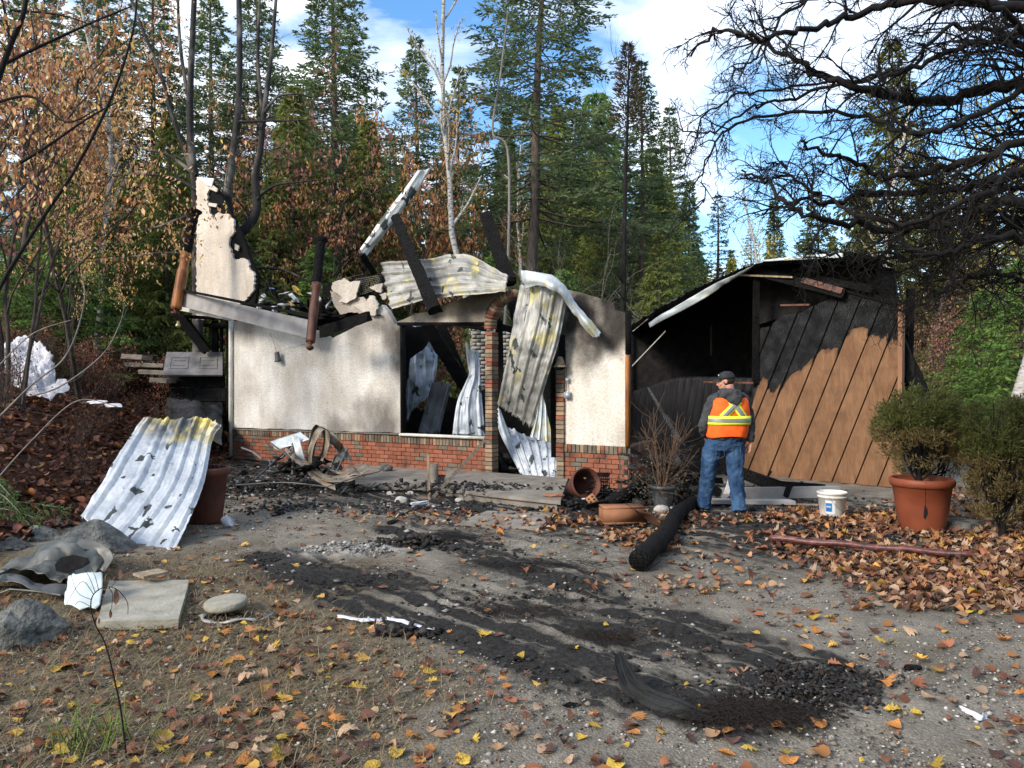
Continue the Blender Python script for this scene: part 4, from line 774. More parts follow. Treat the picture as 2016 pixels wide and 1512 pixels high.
# black ribbed lower wall left of the tan planks, with the window hole over it
kblk = simple('sooty_ribbed_metal', (.003, .003, .004), (.013, .013, .015), 3, .6, .0, .4, 12, .01, (3, 3, .5), .2)
def gsheet(name, rows, ribs, mat=None, amp=.02, offs=0.0, nv=20, crumple=.03, **k): return sheet(name, [[GW.at(a_, b_, o_) for (a_, b_, o_) in r] for r in rows], mat or kblk, ribs, amp, nv=nv, parent=gar, crumple=crumple, tear=0, **k)
gsheet('ribbed_wall', [[(1248, 770, -.4), (1330, 745, -.4), (1410, 742, -.35), (1500, 745, -.3)], [(1225, 870, -.3), (1310, 860, -.3), (1390, 858, -.25), (1478, 850, -.2)], [(1200, 985, -.2), (1290, 985, -.2), (1370, 975, -.15), (1462, 950, -.1)]], 18, amp=.03)
gpolys('inner_wall', [(1238, 640), (1330, 600), (1420, 555), (1500, 520), (1660, 500), (1760, 530), (1770, 640), (1600, 760), (1480, 800), (1238, 830)], -3.2, .1, M['black'])
gsheet('roof_sheet', [[(1240, 642, .45), (1300, 606, .45), (1340, 584, .45), (1390, 558, .45), (1440, 536, .45), (1480, 521, .45), (1560, 508, .45), (1650, 500, .45), (1720, 505, .45), (1760, 520, .45)],
    [(1240, 655, -3.6), (1300, 618, -3.6), (1340, 600, -3.6), (1390, 575, -3.6), (1440, 552, -3.6), (1480, 535, -3.6), (1560, 518, -3.6), (1650, 510, -3.6), (1720, 515, -3.6), (1760, 530, -3.6)]], 26, metal('sooty_roof_sheet', (.02, .021, .023), (.09, .095, .10), .0, .4, .5, mt=.3), .022, nv=26)
gsheet('roof_edge', [[(1275, 636, .5), (1278, 645, .5)], [(1340, 597, .52), (1344, 611, .5)], [(1400, 562, .52), (1402, 578, .48)], [(1440, 543, .52), (1438, 552, .46)], [(1488, 519, .5), (1478, 527, .46)]], 1, M['metal_pale'], .006, nv=40, nu=6, crumple=.06, label='pale bent metal strip along the roof edge')
gsheet('roof_edge', [[(1500, 512, .5), (1500, 515, .5)], [(1580, 503, .5), (1580, 511, .5)], [(1660, 498, .5), (1660, 508, .5)]], 1, M['metal_pale'], .003, nv=20, nu=5, crumple=.02, label='pale metal strip along the roof ridge')
def gbeam(nm, p0, o0, p1, o1, w_, mat='char', d=None, rough=.03, tp=(1, 1), **k): return beam(nm, GW.at(*p0, o0), GW.at(*p1, o1), w_, d or w_, M[mat], gar, rough, tp, **k)
gbeam('window_post', (1489, 545), .05, (1487, 752), .05, .10, 'char', .08); gbeam('window_ledge', (1388, 752), .08, (1486, 754), .08, .035, 'wood_rust', .1, .01)
gbeam('window_post', (1400, 640), -.6, (1400, 700), -.6, .03); gbeam('rafter', (1488, 536), .1, (1660, 580), .1, .16, 'char', .12); gbeam('rafter', (1580, 552), .16, (1658, 574), .16, .10, 'wood_rust', .05, .02, label='partly burnt rafter showing orange wood')
gbeam('rafter', (1440, 541), .2, (1560, 546), .2, .03, 'wood_raw', .03, .01); gbeam('ledger', (1537, 601), -.15, (1594, 600), -.15, .03, 'wood_rust', .03, .01)
gbeam('rafter', (1500, 530), -.2, (1720, 572), .1, .12); gbeam('rim_beam', (1640, 566), .0, (1775, 600), .0, .09); gbeam('rafter', (1590, 510), -.5, (1735, 520), -.5, .14)
gbeam('broken_post', (1742, 540), -.1, (1744, 602), -.1, .2); gbeam('broken_post', (1720, 555), -.1, (1720, 580), -.1, .12); gpolys('gable_fill', [(1490, 548), (1540, 530), (1650, 522), (1738, 545), (1735, 590), (1650, 582), (1580, 612), (1490, 640)], -.5, .04, M['black'])
gbeam('roof_batten', (1245, 720), .1, (1310, 652), .1, .015, 'white_paint', .02, .01); gbeam('roof_batten', (1246, 652), .3, (1275, 628), .35, .012, 'white_paint', .02, .01)
gbeam('side_post', (1793, 570), -.6, (1786, 810), -.3, .10); gbeam('side_brace', (1778, 700), -.3, (1830, 812), -.3, .26, 'char', .1); gpolys('side_wall', [(1778, 660), (1800, 720), (1800, 810), (1776, 830)], -.25, .08, M['black'])
gbeam('floor_slab', (1455, 960), .55, (1762, 985), .55, .10, 'char', 1.2, .004)
# low concrete slab
def at_g(px, py, up=0.): x_, y_ = gpx(px, py); z_ = gz(x_, y_); q = G(px, py, z_); return np.array([q[0], q[1], gz(q[0], q[1]) + up])
def gpt(px, py): return at_g(px, py)
# ------------------------------------------------------------------ burnt timbers round the man
def gb(p0, z0, p1, z1_, w_, label, mat='char', name='charred_plank', d=None, rough=.03, tp=(1, 1), group=None):
    return beam(name, G(*p0, z0), G(*p1, z1_), w_, d or w_ * .5, M[mat], None, rough, tp, label=label, cat='plank', group=group)
def pb(p0, Y0_, p1, Y1_, w_, label, mat='char', name='charred_plank', d=None, rough=.03, tp=(1, 1), cat='plank'):
    return beam(name, P(*p0, Y0_), P(*p1, Y1_), w_, d or w_ * .6, M[mat], None, rough, tp, label=label, cat=cat)
pb((1276, 764), 11.6, (1345, 880), 10.9, .075, 'longest thin charred plank leaning up left of the man', 'char_ash', tp=(.4, 1)); pb((1322, 860), 11.2, (1388, 940), 10.5, .11, 'charred plank with grey ash crossing behind the left leg of the man', 'char_ash')
pb((1325, 895), 11.0, (1372, 968), 10.4, .10, 'charred plank sloping down beside the potted dead shrub', 'char_ash'); pb((1292, 880), 11.5, (1400, 905), 11.6, .12, 'charred board low against the ribbed wall')
pb((1358, 880), 11.6, (1440, 925), 11.4, .2, 'thick charred board behind the legs of the man'); pb((1445, 925), 11.2, (1556, 968), 10.7, .17, 'heavy charred beam on the white boards right of the man', tp=(.9, 1.1))
pb((1515, 950), 11.1, (1622, 958), 11.0, .07, 'slim charred stick lying on top of the white boards'); pb((1508, 944), 11.3, (1518, 928), 11.3, .03, 'charred splinter sticking up beside the tan wall')
pb((1364, 955), 10.6, (1378, 1000), 10.2, .05, 'rusty curved pole at the left shoe of the man', 'wood_rust')
t = thing('burnt_timber_heap', 'jumbled heap of charred boards between the brick corner and the man', 'timber heap', gpt(1330, 990) * 1.0)
hq = random.Random(12)
for i in range(30):
    p0 = P(hq.uniform(1278, 1380), hq.uniform(880, 985), hq.uniform(10.4, 11.8)); an = hq.uniform(-.6, .9) + (1.6 if i % 5 == 0 else 0); L_ = hq.uniform(.35, 1.1); dv_ = np.array([math.cos(an), hq.uniform(-.4, .4), -math.sin(an)]) * L_; q0, q1 = p0 - dv_ / 2, p0 + dv_ / 2; q0[2] = max(q0[2], .05); q1[2] = max(q1[2], .05)
    beam('plank', q0, q1, hq.uniform(.05, .14), hq.uniform(.02, .05), M['char_soft' if i % 3 else 'char_ash'], t, .05, (hq.uniform(.5, 1), 1))
t = thing('burnt_timber_heap', 'low pile of charred sticks under the perforated brick and overturned flowerpot', 'timber heap', gpt(1190, 1000) * 1.0)
for i in range(14):
    p0 = gpt(hq.uniform(1110, 1260), hq.uniform(985, 1030)) + [0, 0, hq.uniform(.03, .12)]; an = hq.uniform(0, 3.1); L_ = hq.uniform(.2, .5); dv_ = np.array([math.cos(an), math.sin(an), hq.uniform(-.15, .15)]) * L_ / 2
    beam('stick', p0 - dv_, p0 + dv_, hq.uniform(.03, .07), hq.uniform(.02, .05), M['char_soft'], t, .05)
BD = 'white boards on the ground by the garage'
pb((1400, 972), 10.55, (1652, 968), 10.85, .16, 'dirty white board lying in front of the tan wall', 'fascia', 'board', .05, .004, cat='board'); pb((1380, 986), 10.2, (1560, 988), 10.3, .05, 'grey weathered board lying behind the shoes of the man', 'fascia', 'board', .2, .004, cat='board')
pb((1440, 992), 10.2, (1640, 996), 10.4, .03, 'long low plank edging the garage slab', 'wood_raw', 'board', .12, .004, cat='board')
slab('plastic_scrap', [P(1425, 972, 10.4), P(1434, 944, 10.4), P(1442, 952, 10.4), P(1446, 972, 10.4)], np.array([0, -1., 0]), .02, M['paper'], label='white plastic scrap standing between the legs of the man', cat='scrap')
def rock(name, c, r, mat, label, cat='rock', seed=0, am=.25, sub_=4, flat=(1, 1, .7), rz=0, group=None, fac=2):
    bm = bmesh.new(); bmesh.ops.create_icosphere(bm, subdivisions=sub_, radius=1); V = np.array([v.co for v in bm.verts]); Fq = [[v.index for v in f.verts] for f in bm.faces]; bm.free()
    d = np.array([mnoise.noise(Vector(v * 1.1 + seed * 3.1)) + .35 * mnoise.noise(Vector(v * 3 + seed)) + .14 * mnoise.noise(Vector(v * 8 + seed)) + .07 * mnoise.noise(Vector(v * 18 + seed)) for v in V]); V = V * (1 + d[:, None] * am * 1.6); 
    # a few flat cuts
    q = random.Random(seed)
    for _ in range(fac * 3):
        nn = unit([q.uniform(-1, 1), q.uniform(-1, 1), q.uniform(-.3, 1)]); h = q.uniform(.62, .85); dd = V @ nn - h; V = V - np.clip(dd, 0, None)[:, None] * nn * .85
    V = V * np.array(flat) * r; cz, s = math.cos(rz), math.sin(rz); V = np.stack([V[:, 0] * cz - V[:, 1] * s, V[:, 0] * s + V[:, 1] * cz, V[:, 2]], -1)
    return mk(name, V + np.asarray(c), Fq, mat, label=label, cat=cat, group=group, smooth=(fac == 0))
rock('rock', at_g(182, 1084, .06), .36, M['rock'], 'large grey boulder at the foot of the leaning roofing sheet', seed=3, flat=(1.05, .8, .62)); rock('rock', at_g(85, 1060, .02), .22, M['rock'], 'flat dark rock left of the large boulder', seed=5, flat=(1.1, .8, .5))
rock('rock', at_g(30, 1262, .04), .27, M['rock'], 'grey boulder at the left edge beside the dry grass', seed=8, flat=(1.05, .8, .75)); rock('rock', at_g(15, 1075, .0), .20, M['rock'], 'small rock at the far left edge', seed=9, flat=(1, .8, .6)); rock('rock', at_g(122, 1028, .02), .14, M['rock'], 'small rock behind the large boulder', seed=12)
for i, (px, py, r, lb) in enumerate([(1302, 1006, .085, 'largest pale pebble beside the black pot'), (1323, 1020, .07, 'round cream pebble beside the charred log'), (1308, 1022, .055, 'small pale pebble in front of the black pot'), (1352, 1000, .06, 'pale pebble behind the charred log'), (790, 988, .075, 'round pebble left of the upright stake'), (770, 975, .06, 'pale elongated pebble in front of the porch'), (905, 988, .055, 'pale pebble at the foot of the porch step'), (808, 974, .05, 'grey pebble near the upright stake'), (760, 940, .10, 'dark sooty stone on the lower porch slab')]):
    rock('pebble', at_g(px, py, .02 if py != 940 else .16), r, M['stone_pale'] if i < 8 else M['rock'], lb, 'stone', seed=20 + i, am=.1, flat=(1.2, .9, .7), fac=0)
# charred log in front of the man
t = thing('charred_log', 'thick charred log lying on the gravel in front of the man', 'log', G(1290, 1080))
a = Acc(); A_, B_ = G(1258, 1128) + [0, 0, .11], G(1362, 1002) + [0, 0, .10]; n = 46; pts = []; rd = []
for i in range(n): u_ = i / (n - 1); pts.append(A_ + (B_ - A_) * u_ + np.array([.03 * math.sin(u_ * 7), 0, .012 * math.sin(u_ * 11)])); rd.append(.095 * (1 - .12 * u_) * (1 + .20 * fbm(u_ * 12, 4) - (.12 if .28 < u_ < .31 or .60 < u_ < .62 else 0)))
tube(a, pts, rd, 16, True); a.obj('log_body', M['char'], t)
t = thing('charred_log', 'thinner charred log propped against the corner of the brick wall', 'log', G(1230, 985)); a = Acc(); tube(a, [G(1196, 1002) + [0, 0, .05], P(1228, 975, 10.4), P(1266, 952, 10.9)], [.075, .085, .07], 10, True); a.obj('log_body', M['char'], t)
# red pole
t = thing('red_pole', 'long peeling dark red pole lying among leaves at the right', 'pole', G(1700, 1090)); a = Acc(); A_, B_ = G(1516, 1074) + [0, 0, .075], G(1912, 1114) + [0, 0, .10]; n = 40
tube(a, [A_ + (B_ - A_) * i / n + [0, 0, .006 * math.sin(i * .5)] for i in range(n + 1)], [.034 * (1.0 + .05 * fbm(i * .7, 2) - .004 * i) for i in range(n + 1)], 10, True)
k = MB('peeling_red_bark'); c = k.ramp(k.noise(6, 6, stretch=(1.2, 4, 4)), [(.36, (.025, .018, .015)), (.45, (.085, .022, .020)), (.6, (.13, .040, .034)), (.74, (.26, .15, .13))]); k.bump(k.noise(25, 5), .7, .006); a.obj('pole_body', k.set(c, .45, 0, .5), t, smooth=True)
# terracotta pots
def pot(name, label, base, R, H, mat, lean=0.0, crack=False, rim=True, cat='pot'):
    t = thing(name, label, cat, base); b = np.asarray(base, float)
    a = Acc(); ax = unit([math.sin(lean), 0, math.cos(lean)])
    lathe(a, b, [(0, .01), (.001, R * .68), (.02, R * .70), (H * .5, R * .84), (H * .86, R * .93), (H * .865, R * .95)], ax, 36); lathe(a, b, [(H * .99, R * .90), (H * .80, R * .86), (H * .79, .01)], ax, 36); a.obj('pot_body', mat, t, smooth=True)
    a = Acc(); lathe(a, b, [(H * .85, R * .95), (H * .86, R * 1.0), (H * .92, R * 1.03), (H * .975, R * 1.02), (H * 1.0, R * .98), (H * .995, R * .91), (H * .96, R * .89)], ax, 36); a.obj('rim', mat, t, smooth=True)
    if crack:
        a = Acc(); an = -1.95
        fr = lambda h, d_, r_=1.006: b + np.array([math.cos(an + d_) * R * (.70 + .26 * h) * r_, math.sin(an + d_) * R * (.70 + .26 * h) * r_, h * H])
        tube(a, [fr(.98, 0, 1.07), fr(.88, 0, 1.07), fr(.84, .0), fr(.6, .01), fr(.45, .03)], .0035, 4); a.obj('crack', M['black'], t)
        a = Acc(); pts = [(.56, -.02), (.5, .08), (.40, .11), (.33, .05), (.28, .0), (.34, -.06), (.5, -.03)]; V = [fr(h, d_, 1.012) for h, d_ in pts]; c_ = sum(V) / len(V)
        V = V + [v_ * .995 + c_ * .005 - np.array([math.cos(an), math.sin(an), 0]) * .02 for v_ in V]; n = 7; Fc = [tuple(range(n))] + [(i, (i + 1) % n, (i + 1) % n + n, i + n) for i in range(n)]
        mk('spalled_patch', V, Fc, M['black'], t)
    a = Acc(); lathe(a, b, [(H * .86, R * .88), (H * .87, .6 * R), (H * .89, .01)], ax, 20); a.obj('soil', M['soil'], t); return t
def twigs(acc, base, n, L_, r, spread=.5, col=None, curl=.5, up=1.0, seed=1, forks=2, sides=4):
    q = np.random.default_rng(seed); tips = []
    for i in range(n):
        a_ = q.uniform(0, 6.28); d = unit([math.cos(a_) * spread, math.sin(a_) * spread, up * q.uniform(.6, 1)]); p = np.asarray(base, float) + [q.normal(0, .03), q.normal(0, .03), 0]; l = L_ * q.uniform(.5, 1)
        pts = [p]; 
        for s_ in range(7): d = unit(d + q.normal(0, .16 * curl, 3)); pts.append(pts[-1] + d * l / 7)
        tube(acc, pts, np.linspace(r, r * .3, 8), sides, col=col); tips.append(pts)
        for f in range(forks):
            k_ = q.integers(2, 7); dd = unit(d + q.normal(0, .5, 3)); pp = [pts[k_]]
            for s_ in range(4): dd = unit(dd + q.normal(0, .2 * curl, 3)); pp.append(pp[-1] + dd * l * .09)
            tube(acc, pp, np.linspace(r * .5, r * .2, 5), 3, col=col); tips.append(pp)
    return tips
pot('flowerpot', 'large cracked terracotta flowerpot at the right by the tan wall', gpt(1815, 1046), .325, .60, M['terracotta'], crack=True)
pot('flowerpot', 'dark sooty terracotta flowerpot behind the leaning roofing sheet', gpt(404, 1028), .275, .66, M['terracotta_dark'])
t = thing('dead_plant', 'dead reddish brown shrub standing in the sooty flowerpot', 'plant', gpt(404, 1028) + [0, 0, .58]); a = Acc(); twigs(a, gpt(404, 1028) + [0, 0, .55], 34, .42, .004, .8, seed=5); a.obj('stems', simple('dead_twig', (.035, .02, .015), (.10, .05, .035), 20, .9), t)
# overturned pot, crate, hollow tile, perforated brick
t = thing('flowerpot', 'overturned dark red flowerpot lying on its side by the brick corner', 'pot', gpt(1150, 985)); a = Acc(); c = gpt(1148, 988) + [-.02, .12, .21]; ax = unit([.28, -.75, .25])
lathe(a, c - ax * .2, [(0, .005), (.001, .14), (.18, .175), (.33, .21), (.34, .225), (.40, .225), (.402, .205), (.3, .18), (.03, .13), (.03, .005)], ax, 30); a.obj('pot_body', M['terracotta_dark'], t, smooth=True)
t = thing('plastic_crate', 'black melted plastic crate standing beside the overturned flowerpot', 'crate', gpt(1178, 985)); c0 = gpt(1178, 986); ax = axes_rz(-.2)
for nm, ox, oy, sx, sy in (('crate_front', 0, 0, .14, .008), ('crate_back', 0, .24, .14, .008)):
    a = Acc()
    for i in range(10): box(a, c0 + ax[0] * (-.135 + .03 * i) + ax[1] * oy + [0, 0, .19], ax, [.004, .006, .18])
    for i in range(5): box(a, c0 + ax[1] * oy + [0, 0, .02 + .085 * i], ax, [.14, .008, .008 if i not in (0, 4) else .016])
    a.obj(nm, M['black'], t)
a = Acc(); 
for sx in (-1, 1):
    box(a, c0 + ax[0] * sx * .14 + ax[1] * .12 + [0, 0, .36], ax, [.008, .12, .015]); box(a, c0 + ax[0] * sx * .14 + ax[1] * .12 + [0, 0, .19], ax, [.005, .12, .02])
a.obj('crate_sides', M['black'], t)
t = thing('flue_tile', 'hollow orange clay flue tile lying on the gravel', 'clay tile', gpt(1222, 1036)); c = gpt(1226, 1036) + [0, .10, .125]; ax = axes_rz(.12); clay = simple('orange_clay', (.20, .085, .04), (.31, .145, .075), 5, .75, 0, .3, 60, .003)
a = Acc(); th = .014
for dz in (-.088, .088): box(a, c + [0, 0, dz], ax, [.245, .115, th])
for dy in (-.103, .103): box(a, c + ax[1] * dy, ax, [.243, .012, .077])
a.obj('tile_shell', clay, t)
t = thing('perforated_brick', 'orange brick with round holes lying tilted left of the clay tile', 'brick', gpt(1170, 1012)); c = gpt(1170, 1004) + [0, 0, .09]
ux = unit([.66, -.1, -.62]); uy = unit([.1, .75, -.05]); uz = unit(np.cross(ux, uy)); nf = unit([-.2, -1, .35]); ux = unit(np.array([.55, 0, -.75])); uy = unit(np.cross(nf, ux)); nf = unit(np.cross(ux, uy)) * (1 if np.cross(ux, uy)[1] < 0 else -1)
a = Acc(); L1, L2, Th = .115, .062, .03
box(a, c - nf * Th, [ux, uy, nf], [L1, L2, Th]); a.obj('brick_body', clay, t)
for i in range(5):
    for j in range(2):
        p_ = c + ux * (-.085 + .0425 * i) + uy * (-.026 + .052 * j); a = Acc(); tube(a, [p_ - nf * .02, p_ + nf * .0015, p_ + nf * .002], [.013, .013, .0005], 8); a.obj('hole', M['black'], t)
rock('clay_shard', gpt(1148, 985) + [0, 0, .06], .10, clay, 'broken orange clay shard beside the perforated brick', 'shard', seed=31, flat=(1.2, .7, .3)); rock('clay_shard', G(1090, 975, .15) , .11, clay, 'clay shard lying on the porch near the doorway', 'shard', seed=33, flat=(1.4, .5, .25))
t = thing('paint_cup', 'small white cup between the brick and the overturned pot', 'cup', gpt(1149, 992)); a = Acc(); lathe(a, gpt(1149, 996) + [0, 0, .04], [(0, .002), (.001, .028), (.06, .032), (.062, .028), (.02, .024)], (0, 0, 1), 14); a.obj('cup_body', M['paper'], t, smooth=True)
sheet('rusty_sheet', [[G(1236, 990, .25), G(1242, 1008, .10)], [G(1262, 1004, .24), G(1270, 1020, .06)], [G(1290, 1020, .16), G(1292, 1034, .05)], [G(1312, 1036, .08), G(1312, 1042, .02)]], simple('rusty_plate', (.03, .018, .013), (.12, .055, .03), 6, .7, .2, .5), 1, .02, nu=8, nv=26, crumple=.05, label='curved rusty dark metal strip behind the clay tile', cat='metal sheet')
# black nursery pot with dead shrub
t = pot('plant_pot', 'black plastic plant pot beside the charred planks', gpt(1305, 1000), .16, .30, M['metal_dark'])
t = thing('dead_shrub', 'bare tan stemmed dead shrub growing in the black plastic pot', 'plant', gpt(1305, 1000) + [0, 0, .25]); a = Acc(); b0 = gpt(1305, 1000) + [0, 0, .22]
twigs(a, b0, 20, 1.15, .010, .30, col=(.10, .062, .04), curl=.8, seed=8, forks=4); twigs(a, b0, 10, .8, .006, .9, col=(.09, .06, .04), curl=1.6, seed=9, forks=4); a.obj('stems', M['chips'], t)
a = Acc(); lv = b0 + np.random.default_rng(4).normal(0, 1, (420, 3)) * [.26, .2, .16] + [-.18, 0, .12]; scatter_leaves(a, lv, rng.uniform(.02, .04, 420), rng, pal=np.array([(.07, .07, .05), (.05, .055, .03), (.10, .075, .05)]), tilt=1.2, kind='ovate'); a.obj('withered_leaves', M['litter'], t)
# bucket
t = thing('plastic_bucket', 'white plastic bucket with blue label standing on the leaves', 'bucket', gpt(1650, 1025)); b0 = gpt(1650, 1025) + [0, .17, 0]; bp = simple('dirty_white_plastic', (.50, .49, .45), (.72, .71, .68), 5, .45, 0, .15, 20, .002)
a = Acc(); lathe(a, b0, [(0, .005), (.001, .135), (.01, .14), (.26, .165), (.262, .172), (.275, .174), (.277, .166), (.28, .165), (.30, .167), (.302, .176), (.325, .178), (.33, .17), (.32, .162), (.03, .135), (.03, .005)], (0, 0, 1), 40); a.obj('bucket_body', bp, t, smooth=True)
a = Acc(); an0, an1 = -2.45, -1.75; V = []; 
for i in range(13):
    an = an0 + (an1 - an0) * i / 12
    for h, r_ in ((.07, .1485), (.235, .1650)): V.append(b0 + [math.cos(an) * r_, math.sin(an) * r_, h])
a.add(V, [[2 * i, 2 * i + 2, 2 * i + 3, 2 * i + 1] for i in range(12)]); o = a.obj('label', simple('white_label', (.55, .58, .62), (.68, .70, .72), 8, .5, 0, 0), t)
a = Acc(); V = []
for i in range(9):
    an = an0 + .02 + (an1 - an0 - .25) * i / 8
    for h, r_ in ((.10, .153), (.205, .1635)): V.append(b0 + [math.cos(an) * r_, math.sin(an) * r_, h])
a.add(V, [[2 * i, 2 * i + 2, 2 * i + 3, 2 * i + 1] for i in range(8)]); a.obj('blue_label', simple('label_blue', (.02, .12, .35), (.03, .2, .5), 8, .5, 0, 0), t)
a = Acc()
for i in range(5): an = an0 + .1 + i * .07; box(a, b0 + [math.cos(an) * .1605, math.sin(an) * .1605, .158], [np.array([-math.sin(an), math.cos(an), 0]), np.array([math.cos(an), math.sin(an), 0]), EYE[2]], [.0035, .002, .012 if i % 2 else .009])
a.obj('label_print', M['paper'], t)
a = Acc(); tube(a, [b0 + [math.cos(x_) * .180, math.sin(x_) * .180, .28 - .16 * math.sin((x_ + 2.2) / 2.2 * 3.14)] for x_ in np.linspace(-2.2, 0, 20)], .003, 5); a.obj('wire_handle', M['metal_grey'], t)
# sticks
beam('wooden_stake', G(845, 988) + [0, 0, 0], P(843, 898, G(845, 988)[1]), .035, .03, M['wood_raw'], None, .05, label='short weathered stake standing upright before the porch', cat='stake')
beam('wooden_lath', G(852, 980, .05), P(955, 866, 12.6), .05, .015, M['wood_raw'], None, .01, label='long pale lath leaning diagonally against the window sill', cat='lath')
t = thing('drain_stub', 'short grey clay pipe stub standing behind the stake', 'pipe', G(854, 950, .1)); a = Acc(); lathe(a, G(855, 950, .1), [(0, .06), (.2, .065), (.30, .062), (.301, .05), (.1, .05)], (0, 0, 1), 12); a.obj('pipe_body', M['concrete'], t)
beam('white_scrap', G(810, 994, .03), G(842, 990, .03), .06, .05, M['paper'], None, .06, label='white plaster scrap lying in front of the stake', cat='scrap')
# wrecked appliance heap
t = thing('twisted_metal_heap', 'heap of curled heat browned sheet metal and rods before the brick wall', 'scrap metal', gpt(625, 950))
def ribbon(par, pts, wv, mat, nm='metal_strip', nv=34, cr=.03, **k): return sheet(nm, [[P(*p[:2], p[2]), P(p[0] + wv[0], p[1] + wv[1], p[2] + wv[2])] for p in pts], M[mat], 1, .004, nu=7, nv=nv, crumple=cr, parent=par, **k)
ribbon(t, [(606, 915, 12.2), (604, 885, 12.2), (612, 850, 12.3), (622, 835, 12.3), (630, 842, 12.2)], (14, 6, .25), 'metal_dark')
ribbon(t, [(602, 912, 12.0), (606, 880, 12.0), (618, 850, 12.1), (630, 840, 12.1), (638, 856, 12.0), (634, 885, 12.0), (622, 912, 12.0)], (10, 4, -.25), 'metal_brown'); ribbon(t, [(636, 842, 12.2), (652, 850, 12.2), (668, 868, 12.1), (682, 892, 12.0)], (-6, 18, .0), 'metal_brown')
ribbon(t, [(528, 870, 12.3), (560, 860, 12.2), (592, 850, 12.2)], (18, 16, -.2), 'metal_pale'); ribbon(t, [(574, 858, 12.0), (580, 885, 11.9), (586, 905, 11.9)], (16, 3, 0), 'metal_pale')
ribbon(t, [(585, 905, 11.8), (610, 922, 11.5), (640, 945, 11.1), (672, 948, 11.0), (700, 942, 11.1), (728, 925, 11.4)], (-6, -14, .35), 'metal_brown', nv=50); ribbon(t, [(562, 880, 11.9), (590, 905, 11.7), (620, 935, 11.4), (660, 955, 11.0)], (0, 10, -.1), 'metal_brown', nv=40)
ribbon(t, [(655, 930, 11.6), (690, 918, 11.6), (712, 930, 11.5)], (10, 16, -.4), 'metal_brown'); ribbon(t, [(654, 915, 11.9), (662, 895, 11.9), (684, 890, 11.9), (688, 912, 11.8)], (2, 14, -.1), 'metal_dark')
a = Acc()
for pl, r_ in [([(476, 882, 12.2), (498, 890, 12.1), (520, 906, 12), (545, 906, 12), (568, 890, 12), (578, 875, 12)], .018), ([(500, 945, 11.2), (560, 890, 12), (578, 872, 12)], .014), ([(684, 883, 11.9), (660, 935, 11.5)], .018), ([(530, 870, 12.3), (570, 900, 11.8), (600, 915, 11.6)], .012), ([(576, 880, 12), (576, 935, 11.6)], .016), ([(532, 905, 12), (532, 925, 11.8)], .014), ([(465, 955, 11), (560, 950, 11), (640, 958, 10.8)], .01), ([(640, 960, 10.8), (700, 940, 11), (748, 928, 11.4)], .008), ([(600, 900, 12), (650, 925, 11.6), (700, 935, 11.4)], .015), ([(668, 975, 10.6), (684, 958, 10.9)], .010)]:
    tube(a, lerp_path([P(*q) for q in pl], 16), r_, 6)
a.obj('rod', M['metal_dark'], t)
a = Acc()
for i in range(34):
    p_ = P(rng.uniform(535, 680), rng.uniform(900, 938), rng.uniform(11.4, 12.2)); ax = axes_rz(rng.uniform(0, 3)); tt_ = rng.normal(0, .5); ax = [ax[0] * math.cos(tt_) + ax[2] * math.sin(tt_), ax[1], ax[2] * math.cos(tt_) - ax[0] * math.sin(tt_)]; box(a, p_, ax, [rng.uniform(.05, .2), rng.uniform(.02, .07), .012])
a.obj('burnt_fragments', M['black'], t, kind='stuff')
# garage door panels, left
t = thing('door_panels', 'stack of sooty garage door panels at the left end of the house', 'door', P(385, 860, 15.5) * [1, 1, 0])
def dpanel(x0, y0, x1, y1, Yt, Yb, mat, nm='panel', sl_=0, n=2):
    Yt += 1.8; Yb += 1.8
    TL, TR, BR, BL = P(x0 + sl_, y0, Yt), P(x1, y0, Yt), P(x1, y1, Yb), P(x0, y1, Yb); nn = unit(np.cross(TR - TL, BL - TL)); nn = nn if nn[1] < 0 else -nn
    o = slab(nm, [TL, TR, BR, BL], nn, .04, mat, t)
    ff = lambda u_, v_: (TL * (1 - u_) + TR * u_) * (1 - v_) + (BL * (1 - u_) + BR * u_) * v_
    for i in range(n):
        u0 = (i + .18) / n; u1 = (i + .82) / n
        for (a0, a1, b0_, b1_) in ((u0, u1, .22, .26), (u0, u1, .70, .74), (u0, u0 + .02, .26, .70), (u1 - .02, u1, .26, .70), (u0 + .06, u1 - .06, .36, .40), (u0 + .06, u1 - .06, .56, .60)):
            slab('moulding', [ff(a0, b0_) + nn * .012, ff(a1, b0_) + nn * .012, ff(a1, b1_) + nn * .012, ff(a0, b1_) + nn * .012], nn, .011, mat, t)
    return o
k_ = simple('scorched_grey_panel', (.10, .10, .105), (.26, .255, .25), 3, .45, .3, .2, 20, .005)
dpanel(320, 693, 438, 738, 15.7, 15.1, k_, sl_=8); dpanel(335, 738, 442, 762, 15.5, 15.5, M['black']); dpanel(336, 764, 444, 790, 15.45, 15.4, M['black']); dpanel(328, 792, 438, 870, 15.3, 14.9, M['black'], n=1)
sheet('tarpaulin', [[P(330, 784, 16.9), P(360, 790, 16.8), P(400, 796, 16.8), P(440, 798, 16.9)], [P(322, 820, 16.2), P(360, 815, 16.1), P(400, 822, 16.1), P(438, 830, 16.3)], [P(322, 872, 15.4), P(360, 872, 15.3), P(400, 872, 15.3), P(436, 880, 15.5)]], simple('black_tarp', (.012, .013, .015), (.05, .053, .058), 3, .38, 0, .3, 12, .01), 1, .01, nu=22, nv=24, crumple=.14, label='black melted tarpaulin sagging under the door panels', cat='tarp')
